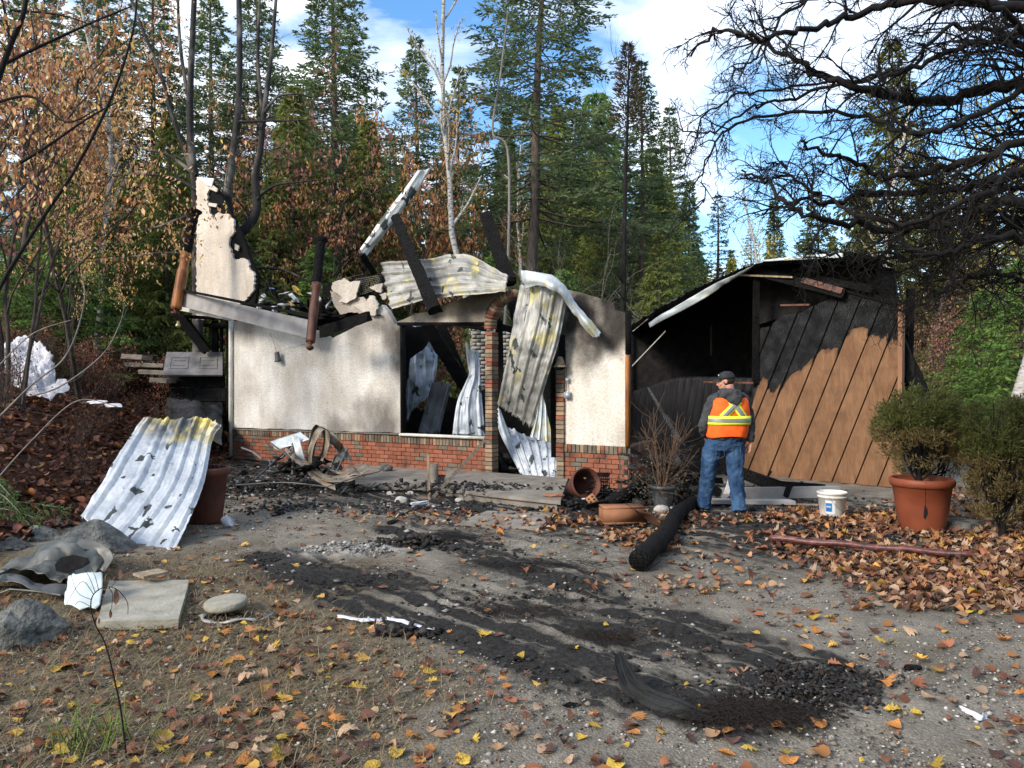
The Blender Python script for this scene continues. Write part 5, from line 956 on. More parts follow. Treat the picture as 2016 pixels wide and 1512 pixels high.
for i, (x0, y0, x1) in enumerate([(255, 718, 330), (282, 732, 334), (305, 748, 338), (250, 702, 290)]):
    Y_ = 17 + .7 * (2 - i); A_, B_ = P(x0, y0, Y_), P(x1, y0 + 2, Y_); beam('stone_step', A_, B_, .10, .5, M['concrete'], None, .01, label=['second weathered garden step from the top on the bank', 'third weathered garden step on the bank', 'lowest weathered garden step behind the door panels', 'highest and farthest garden step on the bank'][i], cat='step')
# crumpled fender left foreground
t = thing('crumpled_fender', 'crumpled grey metal car wing lying by the boulder at the left', 'scrap metal', gpt(110, 1180)); kk = metal('weathered_zinc_grey', (.05, .054, .05), (.19, .19, .165), .2, .3, .4, (.24, .21, .15), 3, .4)
sheet('outer_skin', [[P(-30, 1140, 6.3), P(40, 1110, 6.6), P(100, 1075, 6.9), P(150, 1062, 7.0), P(195, 1080, 6.9)], [P(-30, 1130, 6.1), P(50, 1120, 6.2), P(110, 1092, 6.4), P(160, 1082, 6.5), P(205, 1102, 6.6)], [P(-30, 1144, 6.0), P(60, 1130, 6.0), P(100, 1112, 6.1), P(120, 1120, 6.2), P(190, 1125, 6.3)], [P(-30, 1140, 5.95), P(50, 1135, 5.9), P(105, 1150, 5.9), P(150, 1150, 5.95), P(205, 1130, 6.2)]], kk, 1, .004, nu=44, nv=40, crumple=.12, fine=.18, parent=t)
ribbon_p = lambda pts: [[P(*a_), P(*b_)] for a_, b_ in pts]
sheet('curled_edge', ribbon_p([((100, 1106, 6.2), (96, 1092, 6.3)), ((130, 1092, 6.4), (128, 1074, 6.5)), ((168, 1082, 6.5), (176, 1062, 6.6)), ((196, 1092, 6.5), (212, 1078, 6.5)), ((205, 1106, 6.4), (222, 1098, 6.4)), ((196, 1120, 6.3), (206, 1124, 6.3))]), kk, 1, .004, nu=8, nv=34, crumple=.04, parent=t)
sheet('lower_lip', ribbon_p([((-30, 1138, 5.95), (-30, 1150, 5.8)), ((30, 1134, 5.9), (30, 1148, 5.8)), ((70, 1150, 5.85), (66, 1160, 5.7)), ((110, 1152, 5.85), (108, 1170, 5.7)), ((150, 1158, 5.9), (140, 1180, 5.8))]), M['metal_dark'], 1, .004, nu=8, nv=40, crumple=.05, parent=t)
slab('hollow_shade', [P(108, 1112, 5.93), P(118, 1098, 5.97), P(145, 1092, 6.0), P(172, 1098, 6.0), P(176, 1108, 5.98), P(160, 1118, 5.93), P(130, 1128, 5.9), P(110, 1124, 5.9)], np.array([0, -.9, .4]), .01, M['black'], t)  # thin black plate standing in for the shade inside the hollow
sheet('inner_skin', [[P(-30, 1150, 6.1), P(60, 1155, 6.1), P(140, 1165, 6.1)], [P(-30, 1176, 6.0), P(60, 1182, 5.95), P(130, 1190, 5.95)], [P(-30, 1192, 5.85), P(60, 1196, 5.8), P(130, 1200, 5.8)]], M['black'], 1, .004, nu=14, nv=18, crumple=.06, parent=t)
a = Acc(); tube(a, [P(0, 1168, 5.7), P(20, 1160, 5.7), P(70, 1164, 5.7), P(120, 1172, 5.7)], .008, 6); a.obj('rod', kk, t)
t = thing('plastic_can', 'crushed white and pale green plastic can against the paving slab', 'container', gpt(165, 1200)); pm = simple('white_green_plastic', (.42, .52, .50), (.72, .75, .76), 1.6, .35, 0, .2, 20, .003, (.4, .4, 3))
sheet('can_side', [[P(138, 1138, 5.75), P(165, 1134, 5.7), P(200, 1134, 5.75)], [P(134, 1165, 5.6), P(165, 1166, 5.55), P(202, 1160, 5.6)], [P(128, 1192, 5.45), P(160, 1200, 5.4), P(196, 1194, 5.45)]], pm, 1, .002, nu=16, nv=20, crumple=.05, parent=t, thick=.004)
sheet('can_top', [[P(136, 1148, 5.78), P(165, 1140, 5.9), P(200, 1136, 5.85)], [P(146, 1134, 5.95), P(172, 1128, 6.0), P(196, 1130, 5.95)]], pm, 1, .002, nu=12, nv=8, crumple=.03, parent=t, thick=.004)
flat_slab('paving_slab', sub([G(190, 1215, .09), G(352, 1210, .09), G(372, 1134, .09), G(215, 1136, .09)], 4), .06, .0, M['concrete_pale'], .006, label='thick pale concrete paving slab at the lower left', cat='paver')
beam('wood_offcut', G(272, 1134, .12), G(322, 1124, .12), .02, .17, M['wood_raw'], None, .004, label='square light wood offcut lying on the pale paving slab', cat='wood')
t = thing('stone_disc', 'round mossy concrete disc with a melted plastic ring under it', 'disc', gpt(445, 1212)); a = Acc(); lathe(a, gpt(445, 1208) + [0, 0, .05], [(0, .005), (.001, .145), (.02, .15), (.045, .147), (.05, .14), (.051, .005)], unit([-.05, -.06, 1]), 36); a.obj('disc_body', M['concrete_pale'], t)
a = Acc(); c_ = gpt(462, 1218); tube(a, [c_ + [math.cos(x_) * (.24 + .02 * math.sin(x_ * 5)), math.sin(x_) * (.13 + .01 * math.sin(x_ * 7)), .02 + .012 * math.sin(x_ * 4)] for x_ in np.linspace(2.6, 6.8, 44)], [.016 + .005 * math.sin(i * .9) for i in range(44)], 7, True, flat=.6); a.obj('melted_ring', M['metal_grey'], t, label='melted grey ring')
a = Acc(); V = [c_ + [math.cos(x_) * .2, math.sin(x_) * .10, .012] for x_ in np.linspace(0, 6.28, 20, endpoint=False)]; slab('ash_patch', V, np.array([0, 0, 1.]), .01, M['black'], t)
# insulation snow-white heap on the bank
sheet('insulation_sheet', [[P(-20, 668, 14.5), P(40, 668, 14.3), P(85, 680, 14.1), P(104, 716, 13.9)], [P(-20, 690, 14), P(45, 700, 13.9), P(80, 735, 13.6), P(112, 752, 13.5)], [P(-10, 720, 13.6), P(60, 745, 13.3), P(90, 765, 13.2), P(140, 768, 13.1)], [P(30, 760, 13.1), P(75, 775, 13.0), P(105, 790, 12.9), P(120, 785, 12.9)]], simple('white_glasswool', (.36, .36, .39), (.66, .66, .69), 7, .95, 0, .9, 14, .05), 1, .004, nu=44, nv=40, crumple=.20, tear=.08, label='white torn insulation blanket lying on the leafy bank at left', cat='insulation')
for px, py in ((190, 792), (222, 798)): rock('insulation_scrap', P(px, py, 12.2), .12, M['paper'], 'small white scrap on the leafy bank ' + ('nearer the blanket' if px < 200 else 'farther right of the blanket'), 'insulation', seed=px, flat=(1.3, .6, .3))
# foreground burnt bits
sheet('tyre_strip', [[G(1211, 1292, .17), G(1225, 1289, .17)], [G(1215, 1330, .12), G(1243, 1320, .14)], [G(1228, 1360, .07), G(1268, 1346, .10)], [G(1275, 1390, .02), G(1312, 1370, .07)], [G(1340, 1410, .02), G(1362, 1390, .05)], [G(1400, 1420, .02), G(1410, 1405, .03)]], simple('charred_rubber', (.005, .005, .005), (.018, .020, .020), 4, .75, 0, .5, 40, .01), 3, .006, nu=18, nv=60, crumple=.02, thick=.015, label='curved charred strip of tyre rubber sticking up in the foreground', cat='tyre')
def wires(name, px, py, n, r, label, spread, seed, length=.3, col=(.020, .014, .011)):
    q = np.random.default_rng(seed); a = Acc(); c = G(px, py)
    for i in range(n):
        p = c + [q.normal(0, spread[0]), q.normal(0, spread[1]), .01]; an = q.normal(-.45, .5); l = length * q.uniform(.5, 1.3); pts = []
        cv = q.normal(0, 1.5)
        for s_ in range(9): u_ = s_ / 8; pts.append(p + [math.cos(an + cv * (u_ - .5)) * l * (u_ - .5), math.sin(an + cv * (u_ - .5)) * l * (u_ - .5), .05 * math.sin(u_ * 3.1) * q.random() + .008])
        tube(a, pts, r, 3, col=np.array(col) * q.uniform(.5, 1.7))
    a.obj(name, M['chips'], label=label, cat='wire', kind='stuff')
wires('tyre_wires', 1470, 1415, 420, .0012, 'tangle of rusty tyre wires beside the rubber strip', (.14, .06), 1, .32); wires('tyre_wires', 1210, 1260, 120, .0012, 'thin scatter of rusty wires in the middle of the burnt patch', (.14, .07), 2, .3)
wires('tyre_wires', 640, 1140, 150, .0011, 'fine dark wires trailing from the black patch at the left', (.30, .16), 3, .5, (.05, .05, .05)); wires('tyre_wires', 1040, 1210, 90, .0012, 'fine dark wires in a streak across the burnt gravel', (.25, .06), 4, .4, (.03, .025, .02)); wires('tyre_wires', 880, 1062, 160, .0014, 'black wire tangle right of the ash heap', (.14, .10), 5, .35, (.02, .02, .02)); wires('tyre_wires', 1060, 1118, 160, .0014, 'band of black wires along the upper burnt streak', (.40, .09), 6, .35, (.015, .015, .015))
def chunks(name, c, n, sp, sz, hmax, mats, label, seed):
    q = np.random.default_rng(seed); a = Acc()
    for i in range(n):
        d = q.normal(0, 1, 2); p = np.asarray(c) + [d[0] * sp[0], d[1] * sp[1], 0]; h = hmax * math.exp(-(d @ d) * .5) * q.random(); ax = axes_rz(q.uniform(0, 3.1)); t_ = q.normal(0, .5); ax = [ax[0] * math.cos(t_) + ax[2] * math.sin(t_), ax[1], ax[2] * math.cos(t_) - ax[0] * math.sin(t_)]
        b_ = Acc(); box(b_, p + [0, 0, h + .008], ax, [sz * q.uniform(.4, 1.5), sz * q.uniform(.3, .9), sz * q.uniform(.1, .4)]); V = b_.V[0] + q.normal(0, sz * .18, (8, 3)); a.add(V, BOXF, np.array(mats[q.integers(len(mats))]) * q.uniform(.7, 1.3))
    a.obj(name, M['chips'], label=label, cat='debris', kind='stuff')
BK = [(.012, .012, .012), (.02, .02, .02), (.04, .038, .036), (.03, .02, .015)]
chunks('charred_chunks', G(1565, 1372), 850, (.25, .13), .011, .035, BK * 8 + [(.4, .4, .38), (.25, .24, .22)], 'pile of charred flakes and white ash bits at the end of the burnt streak', 1); chunks('charred_chunks', G(1600, 1335), 420, (.22, .12), .012, .035, BK, 'charred flakes behind the pile in the foreground', 2)
chunks('charred_chunks', G(500, 960), 1100, (.8, .55), .030, .10, BK * 4 + [(.3, .3, .29)], 'charred rubble on the ground left of the metal heap', 3); chunks('charred_chunks', G(900, 960, .13) , 300, (.8, .28), .03, .03, BK * 2 + [(.2, .19, .18), (.12, .11, .10)], 'burnt crumbs scattered on the porch slab', 4)
chunks('charred_chunks', G(1330, 985), 900, (.55, .38), .045, .16, BK * 5 + [(.3, .29, .27)], 'charred rubble round the black pot and the planks', 5); chunks('charred_chunks', G(1105, 1000), 130, (.12, .12), .04, .10, BK + [(.10, .05, .03)], 'charred scraps at the right end of the porch step', 6)
chunks('charred_chunks', G(820, 1075), 260, (.22, .16), .028, .10, BK, 'black flakes on the right of the ash heap', 7); chunks('charred_chunks', G(700, 1000), 380, (.9, .25), .028, .03, BK * 2 + [(.3, .3, .29), (.14, .13, .12)], 'burnt crumbs in front of the lower porch slab', 8)
for i, (px, py, s_, lb) in enumerate([(1797, 1317, .05, 'flat charcoal piece on the gravel at the right'), (1122, 1390, .035, 'small flat charcoal piece in the foreground gravel'), (545, 1012, .10, 'dark flat slate piece behind the black patch'), (770, 1030, .09, 'dark flat stone at the rim of the ash heap'), (480, 935, .13, 'black charred cushion shaped lump near the metal heap')]):
    rock('charcoal_piece', at_g(px, py, .01), s_, M['char'], lb, 'charcoal', seed=60 + i, flat=(1.2, .6, .25 if i != 4 else .6), rz=.4 * i)
sheet('white_strip', [[G(665, 1213, .03), G(668, 1219, .03)], [G(700, 1214, .05), G(700, 1220, .04)], [G(752, 1216, .02), G(752, 1222, .02)]], M['paper'], 1, .003, nu=5, nv=14, crumple=.02, label='left half of a broken white plastic strip on the gravel', cat='strip'); sheet('white_strip', [[G(762, 1212, .06), G(764, 1219, .06)], [G(800, 1222, .05), G(800, 1229, .04)], [G(855, 1236, .03), G(854, 1244, .03)]], M['paper'], 1, .003, nu=5, nv=14, crumple=.02, label='right half of a broken white plastic strip on the gravel', cat='strip')
chunks('charred_chunks', G(800, 1248), 90, (.10, .035), .03, .05, BK, 'charred lump beneath the broken white strip', 9)
sheet('plastic_shard', [[G(434, 1022, .1), G(448, 1016, .13), G(462, 1026, .08)], [G(440, 1036, .01), G(454, 1036, .03), G(466, 1033, .02)]], M['paper'], 1, .001, nu=10, nv=8, crumple=.04, label='white curved shard beside the sooty flowerpot', cat='shard')
sheet('plastic_glove', [[G(1890, 1391, .01), G(1893, 1397, .01)], [G(1912, 1396, .03), G(1910, 1404, .02)], [G(1938, 1406, .04), G(1928, 1418, .02)], [G(1946, 1402, .01), G(1945, 1414, .01)]], M['paper'], 1, .004, nu=8, nv=16, crumple=.06, label='crumpled white litter on the gravel at the lower right', cat='litter')
# foreground bare stem with a few dry leaves
t = thing('dry_weed', 'tall thin bare weed with dried leaves in the left foreground', 'plant', G(252, 1512) * [1, 1, 0]); Yf = 3.35; z3 = lambda x_, y_: P(x_ / 2.88, 1000 + y_ / 2.88, Yf)
a = Acc(); tube(a, lerp_path([z3(725, 1500), z3(690, 1180), z3(650, 980), z3(600, 780), z3(540, 660), z3(515, 560), z3(530, 490), z3(590, 450), z3(660, 460), z3(720, 530), z3(725, 600)], 40), np.linspace(.0042, .0014, 40), 5)
for pl in ([(530, 490), (480, 420), (440, 440), (380, 540)], [(520, 520), (440, 480), (400, 370)], [(540, 480), (510, 400), (480, 350)], [(560, 470), (540, 390), (510, 330)], [(600, 460), (640, 440), (670, 380)], [(515, 560), (450, 530), (420, 560)], [(620, 455), (640, 500), (625, 600)]): tube(a, lerp_path([z3(*q) for q in pl], 8), np.linspace(.0018, .0008, 8), 4)
a.obj('stem', M['bark_dark'], t); kd, V_, F_ = LM[0]
for (x_, y_, s_) in [(655, 500, .075), (625, 600, .04), (680, 370, .05), (560, 640, .03)]:
    Vv = np.stack([V_[:, 0] * .45, V_[:, 2] * .5, V_[:, 1]], -1) * s_; mk('dry_leaf', Vv + z3(x_, y_), F_, leafmesh[(4, 0)][1].materials[0], t)
# ------------------------------------------------------------------ the man
MO = np.array([(1425 - 1008) / F * 9.75, 9.75, 0.0]); man = thing('person', 'man in dark cap, grey hoodie, orange safety vest and blue jeans, seen from behind', 'person', MO)
def ell(acc, c, r, R_=None, nu=20, nvv=14):
    V = []; 
    for i in range(nvv + 1):
        ph = math.pi * i / nvv
        for j in range(nu): th = 2 * math.pi * j / nu; V.append([math.sin(ph) * math.cos(th) * r[0], math.sin(ph) * math.sin(th) * r[1], math.cos(ph) * r[2]])
    V = np.array(V); V[:nu] *= [.001, .001, 1]; V[:nu, :2] += 1e-4 * np.random.default_rng(1).normal(0, 1, (nu, 2))
    if R_ is not None: V = V @ np.array(R_)
    idx = np.arange((nvv + 1) * nu).reshape(nvv + 1, nu); Fc = [[idx[i, j], idx[i + 1, j], idx[i + 1, (j + 1) % nu], idx[i, (j + 1) % nu]] for i in range(nvv) for j in range(nu)]
    acc.add(V + np.asarray(c, float), Fc)
def ringloft(acc, rings, nu=24):
    V = []; rings = [(*rings[0][:3], rings[0][3] * .02, rings[0][4] * .02)] + list(rings) + [(*rings[-1][:3], rings[-1][3] * .02, rings[-1][4] * .02)]
    for (x, y, z, rx, ry) in rings:
        for j in range(nu): th = 2 * math.pi * j / nu; cx, sx = math.cos(th), math.sin(th); V.append([x + rx * np.sign(cx) * abs(cx) ** .85, y + ry * np.sign(sx) * abs(sx) ** .85, z])
    n = len(rings); idx = np.arange(n * nu).reshape(n, nu); acc.add(V, [[idx[i, j], idx[i, (j + 1) % nu], idx[i + 1, (j + 1) % nu], idx[i + 1, j]] for i in range(n - 1) for j in range(nu)])
TZ = [.90, .96, 1.05, 1.15, 1.25, 1.35, 1.43, 1.49, 1.54, 1.58]; TX = [.03, .032, .045, .055, .062, .066, .068, .066, .06, .05]
TRX = [.215, .222, .232, .240, .238, .236, .226, .185, .12, .075]; TRY = [.145, .155, .160, .158, .152, .15, .135, .115, .09, .07]
tor = lambda z: (np.interp(z, TZ, TX), np.interp(z, TZ, TRX), np.interp(z, TZ, TRY))
def build(name, acc, mat, vox, dz=None, sm=4, dsc=.12, parent=man, **k):
    V = np.concatenate(acc.V) + MO; o = mk(name, V, np.concatenate(acc.F), mat, parent, smooth=True, **k)
    m = o.modifiers.new('fuse', 'REMESH'); m.mode = 'VOXEL'; m.voxel_size = vox; m.use_smooth_shade = True
    s_ = o.modifiers.new('soft', 'SMOOTH'); s_.iterations = sm; s_.factor = .5
    if dz:
        t_ = bpy.data.textures.new(name + '_folds', 'CLOUDS'); t_.noise_scale = dsc; t_.noise_depth = 2
        d = o.modifiers.new('folds', 'DISPLACE'); d.texture = t_; d.strength = dz; d.mid_level = .5; d.texture_coords = 'LOCAL'
    return o
skin = simple('skin', (.42, .20, .14), (.54, .29, .21), 12, .5, 0, .15, 90, .002)
fd = unit([-.88, .42, -.10]); sdv = unit(np.cross(fd, [0, 0, 1.])); 
if sdv[1] > 0: sdv = -sdv
upv = unit(np.cross(sdv, fd)); upv = upv if upv[2] > 0 else -upv; HR = [fd, sdv, upv]; HC = np.array([.03, .0, 1.685])
hp = lambda a_, b_, c_: HC + fd * a_ + sdv * b_ + upv * c_
L = dict(Ls=(-.125, 0, 1.44), Le=(-.235, .03, 1.12), Lw=(-.20, .19, .99), Rs=(.255, 0, 1.44), Re=(.335, .02, 1.13), Rw=(.335, -.01, .91))
A = lambda k_: np.array(L[k_], float)
b = Acc(); ell(b, hp(-.01, 0, .03), (.098, .076, .095), HR); ell(b, hp(.035, 0, -.045), (.062, .058, .075), HR); ell(b, hp(.055, 0, -.085), (.035, .036, .03), HR)
tube(b, [hp(.085, 0, .01), hp(.105, 0, -.015), hp(.118, 0, -.035), hp(.10, 0, -.045)], [.010, .013, .015, .010], 8, True)      # nose
ell(b, hp(.093, 0, -.066), (.010, .022, .007), HR); ell(b, hp(.090, 0, -.078), (.010, .02, .008), HR)                               # lips
for sgn in (1, -1):
    ell(b, hp(-.012, .077 * sgn, -.005), (.020, .008, .032), HR); ell(b, hp(.078, .033 * sgn, .018), (.018, .02, .010), HR); ell(b, hp(.06, .045 * sgn, -.03), (.025, .02, .025), HR)
tube(b, [hp(-.03, 0, -.05), hp(-.035, 0, -.12), np.array([.055, 0, 1.50])], [.058, .056, .066], 14, True)
ringloft(b, [(.055, 0, z_, r_, q_) for z_, r_, q_ in ((.88, .17, .12), (1.0, .18, .12), (1.2, .19, .12), (1.36, .19, .12), (1.45, .17, .1), (1.52, .08, .07))])
for s_, e_, w_ in (('Ls', 'Le', 'Lw'), ('Rs', 'Re', 'Rw')): tube(b, lerp_path([A(s_), (A(s_) + A(e_)) / 2, A(e_), A(w_)], 12), np.linspace(.052, .028, 12), 10, True)
def hand(w_, d, side, back, curl):
    """palm from wrist w_ along d; side = thumb direction; back = back of the hand"""
    d, side = unit(d), unit(side); back = unit(np.cross(d, side)) * (1 if np.dot(np.cross(d, side), back) > 0 else -1); ax = [side, back, d]
    ell(b, w_ + d * .045, (.040, .017, .055), ax); 
    for i, (o_, ln) in enumerate(((.030, .070), (.010, .078), (-.010, .072), (-.029, .056))):
        p = w_ + d * .078 + side * o_; dd = unit(d + side * o_ * 2.5); pts = [p]; 
        for j, f_ in enumerate((.45, .32, .26)): c_ = curl * (j + .6); e = unit(dd * math.cos(c_) - back * math.sin(c_)); pts.append(pts[-1] + e * ln * f_ * 1.1)
        tube(b, [w_ + d * .05 + side * o_ * .8] + pts, [.009, .0098, .0090, .0082, .0068], 8, True)
    p = w_ + d * .02 + side * .028; tube(b, [p, p + side * .022 + d * .022 - back * .006, p + side * .032 + d * .048 - back * .012, p + side * .034 + d * .072 - back * .018], [.013, .0115, .010, .008], 8, True)
hand(A('Rw') + [0, 0, -.015], [-.16, -.02, -1], [-.25, .9, 0], [1, 0, 0], .38); hand(A('Lw'), [.35, .5, -.5], [.2, -.2, .8], [-1, .3, 0], .3)
LEG = {-1: [(-.105, 0, .90), (-.16, .03, .72), (-.185, .05, .52), (-.21, .08, .30), (-.228, .10, .08)], 1: [(.135, 0, .90), (.135, -.03, .72), (.13, -.06, .52), (.133, -.13, .30), (.143, -.19, .08)]}
for sg, pl in LEG.items(): tube(b, lerp_path(pl, 14), np.interp(np.linspace(0, 4, 14), [0, 1, 2, 3, 4], [.095, .085, .06, .055, .04]), 12, True); ell(b, np.array(pl[-1]) + [0, .06, -.035], (.04, .11, .035))
build('body', b, skin, .0065, sm=2)
for sgn in (1,):
    a = Acc(); ell(a, hp(.082, .033 * sgn, .0) + MO, (.011, .012, .010), HR, 12, 8); a.obj('eye', M['paper'], man, smooth=True); a = Acc(); ell(a, hp(.091, .034 * sgn, .0) + MO, (.003, .006, .006), HR, 10, 6); a.obj('pupil', M['black'], man)
# hair: shell round the back of the skull
a = Acc(); ell(a, HC, (1, 1, 1)); V = a.V[0] - HC; V = V * [.104, .082, .100]; keep = [f for f in a.F[0] if (V[f][:, 0].mean() < .015 and -.075 < V[f][:, 2].mean() < .06)]
mk('hair', np.array([hp(-.01 + v[0], v[1], .028 + v[2]) for v in V]) + MO, keep, simple('dark_brown_hair', (.015, .010, .007), (.05, .032, .022), 60, .7, 0, .6, 120, .004), man, smooth=True).modifiers.new('t', 'SOLIDIFY').thickness = .006
# cap
cm = simple('black_cap_cloth', (.010, .011, .013), (.028, .030, .034), 20, .8, 0, .3, 150, .002); V = []; nu = 28; nr = 10
for i in range(nr + 1):
    ph = math.pi / 2 * i / nr
    for j in range(nu): th = 2 * math.pi * j / nu; V.append(hp(-.008 + math.cos(th) * .108 * math.sin(ph) ** .8, math.sin(th) * .088 * math.sin(ph) ** .8, .040 + .088 * math.cos(ph) - (.014 if i == nr else 0)))
idx = np.arange((nr + 1) * nu).reshape(nr + 1, nu); o = mk('cap_crown', np.array(V) + MO, [[idx[i, j], idx[i + 1, j], idx[i + 1, (j + 1) % nu], idx[i, (j + 1) % nu]] for i in range(nr) for j in range(nu)], cm, man, smooth=True); o.modifiers.new('t', 'SOLIDIFY').thickness = .004
V = []
for i in range(6):
    for j in range(13): th = math.radians(-62 + 124 * j / 12); r_ = i / 5; V.append(hp(-.01 + math.cos(th) * (.102 + .075 * r_), math.sin(th) * (.086 + .004 * r_), .038 - .012 * r_ - .018 * math.sin(th) ** 2))
idx = np.arange(78).reshape(6, 13); o = mk('cap_brim', np.array(V) + MO, [[idx[i, j], idx[i + 1, j], idx[i + 1, j + 1], idx[i, j + 1]] for i in range(5) for j in range(12)], cm, man, smooth=True); o.modifiers.new('t', 'SOLIDIFY').thickness = .005
a = Acc(); ell(a, hp(.006, 0, .130) + MO, (.008, .008, .004), HR, 10, 6); a.obj('cap_button', cm, man); a = Acc(); ell(a, hp(.075, .055, .085) + MO, (.008, .006, .008), HR, 8, 6); a.obj('cap_badge', M['paper'], man)
# hoodie
b = Acc(); ringloft(b, [(tor(z_)[0], 0, z_, tor(z_)[1], tor(z_)[2]) for z_ in (.94, .955, .99, 1.05, 1.12, 1.2, 1.28, 1.35, 1.43, 1.48, 1.52, 1.555)], 32)
tube(b, lerp_path([A('Ls') + [.04, 0, .02], A('Ls'), A('Ls') * .5 + A('Le') * .5 + [-.015, 0, 0], A('Le') + [-.01, -.01, 0], A('Le') * .45 + A('Lw') * .55, A('Lw')], 20), np.interp(np.linspace(0, 1, 20), [0, .15, .5, .75, .93, 1], [.085, .085, .074, .068, .056, .048]), 16, True)
tube(b, lerp_path([A('Rs') + [-.04, 0, .02], A('Rs'), A('Rs') * .5 + A('Re') * .5 + [.012, 0, 0], A('Re') + [.01, -.01, 0], A('Re') * .45 + A('Rw') * .55, A('Rw')], 20), np.interp(np.linspace(0, 1, 20), [0, .15, .5, .75, .93, 1], [.082, .080, .070, .064, .054, .046]), 16, True)
ell(b, (.06, .0, 1.50), (.165, .10, .065)); ell(b, (.060, -.115, 1.515), (.140, .085, .075)); ell(b, (.095, -.155, 1.450), (.092, .055, .075)); ell(b, (.075, -.15, 1.485), (.12, .05, .05)); tube(b, [(.055 + math.cos(t_) * .095, math.sin(t_) * .085 - .005, 1.545 + .018 * math.sin(t_ + 3.6)) for t_ in np.linspace(0, 6.28, 20)], .036, 8)
build('hoodie', b, simple('charcoal_grey_fleece', (.030, .031, .034), (.060, .062, .066), 9, .95, 0, .35, 160, .003), .011, dz=.045, sm=2, dsc=.065)
# jeans
b = Acc(); ringloft(b, [(.015, .0, .80, .19, .135), (.02, 0, .86, .215, .15), (.028, 0, .93, .212, .145), (.03, 0, .985, .208, .14)], 28)
for sg, pl in LEG.items():
    pp = [np.array(p, float) for p in pl]; pp[-1][2] = .055; tube(b, lerp_path(pp, 22), np.interp(np.linspace(0, 4, 22), [0, .6, 1, 2, 2.6, 3, 3.6, 4], [.125, .125, .118, .096, .094, .092, .090, .096]), 20, True)
k = MB('blue_denim'); d1 = k.ramp(k.noise(4.5, 5), [(.35, (.012, .032, .080)), (.66, (.045, .095, .18))]); d1 = k.mix(.35, d1, k.ramp(k.noise(9, 4, stretch=(1, 1, .5)), [(.4, .6), (.6, 1.5)]), 'MULTIPLY'); k.bump(k.noise(18, 5, stretch=(1, 1, 1.6)), .5, .012)
build('jeans', b, k.set(d1, .9, 0, .15), .011, dz=.040, sm=2, dsc=.06)
def leg_srf(x, z, c, r, y0): return np.array([x, y0 - math.sqrt(max(0, r * r - (x - c) ** 2)) * .93, z])
for c_, sg in ((-.085, -1), (.125, 1)):
    for (x0, z0, x1, z1_) in ((-.05, .87, .05, .875), (-.052, .74, -.05, .87), (.05, .74, .05, .875), (-.052, .74, 0, .715), (0, .715, .05, .74)):
        a = Acc(); tube(a, [np.array([c_ + x0 + (x1 - x0) * t_, -.152 + .10 * abs(c_ + x0 + (x1 - x0) * t_ - .02) ** 1.2, z0 + (z1_ - z0) * t_]) + MO for t_ in np.linspace(0, 1, 5)], .0028, 4); a.obj('pocket_seam', simple('denim_seam', (.05, .08, .13), (.08, .12, .18), 9, .9) if sg < 0 and x0 == -.05 and z0 == .87 else bpy.data.materials['denim_seam'], man)
# shoes
sm_ = simple('dark_shoe', (.02, .017, .015), (.06, .045, .035), 18, .7); so_ = simple('pale_sole', (.30, .25, .16), (.45, .38, .27), 14, .8)
for nm, fx, fy, dx, dy in (('shoe', -.228, .10, -.10, .99), ('shoe', .143, -.19, .42, .90)):
    dv_ = unit([dx, dy, 0]); sv = np.array([dv_[1], -dv_[0], 0]); b = Acc(); c_ = np.array([fx, fy, 0]); ell(b, c_ + dv_ * .0 + [0, 0, .065], (.046, .055, .055), [sv, dv_, EYE[2]]); ell(b, c_ + dv_ * .10 + [0, 0, .045], (.048, .12, .040), [sv, dv_, EYE[2]]); ell(b, c_ + dv_ * .17 + [0, 0, .038], (.047, .065, .034), [sv, dv_, EYE[2]])
    o = build(nm, b, sm_, .010, sm=2); b = Acc(); ell(b, c_ + dv_ * .01 + [0, 0, .018], (.046, .058, .02), [sv, dv_, EYE[2]]); ell(b, c_ + dv_ * .11 + [0, 0, .018], (.050, .14, .018), [sv, dv_, EYE[2]]); V = np.concatenate(b.V); V[:, 2] = np.clip(V[:, 2], .002, .03); V = V + MO; mk('sole', V, np.concatenate(b.F), so_, man, smooth=True)
# vest
def vsrf(th, z, off):
    cx, rx, ry = tor(z); c_, s_ = math.cos(th), math.sin(th); e = .85; return np.array([cx + (rx + off) * np.sign(c_) * abs(c_) ** e, (ry + off) * np.sign(s_) * abs(s_) ** e, z])
def bsrf(x, z, off):
    cx, rx, ry = tor(z); q = np.clip(abs(x - cx) / (rx + off), 0, .999); return np.array([x, -(ry + off) * (1 - q ** (2 / .85)) ** (.85 / 2), z])
vm = simple('orange_vest_cloth', (.85, .085, .008), (1.0, .16, .02), 7, .75, 0, .5, 22, .008)
for nm, c0_, mid in (('vest_back', -math.pi / 2, 1), ('vest_front', math.pi / 2, 1)):
    zs = np.linspace(.975, 1.475, 34); nu = 41; V = []
    for z_ in zs:
        lim = math.radians(np.interp(z_, [.97, 1.20, 1.27, 1.36, 1.475], [89.9, 89.9, 72, 60, 64]))
        for j in range(nu): th = c0_ + (-lim + 2 * lim * j / (nu - 1)); v_ = vsrf(th, z_, .026 + .006 * fbm(th * 2.2, z_ * 4, 1)); V.append(v_ + [0, 0, .012 * math.sin(th * 3) if z_ < .98 else 0])
    idx = np.arange(len(V)).reshape(len(zs), nu); o = mk(nm, np.array(V) + MO, [[idx[i, j], idx[i, j + 1], idx[i + 1, j + 1], idx[i + 1, j]] for i in range(len(zs) - 1) for j in range(nu - 1)], vm, man, smooth=True); o.modifiers.new('t', 'SOLIDIFY').thickness = .004
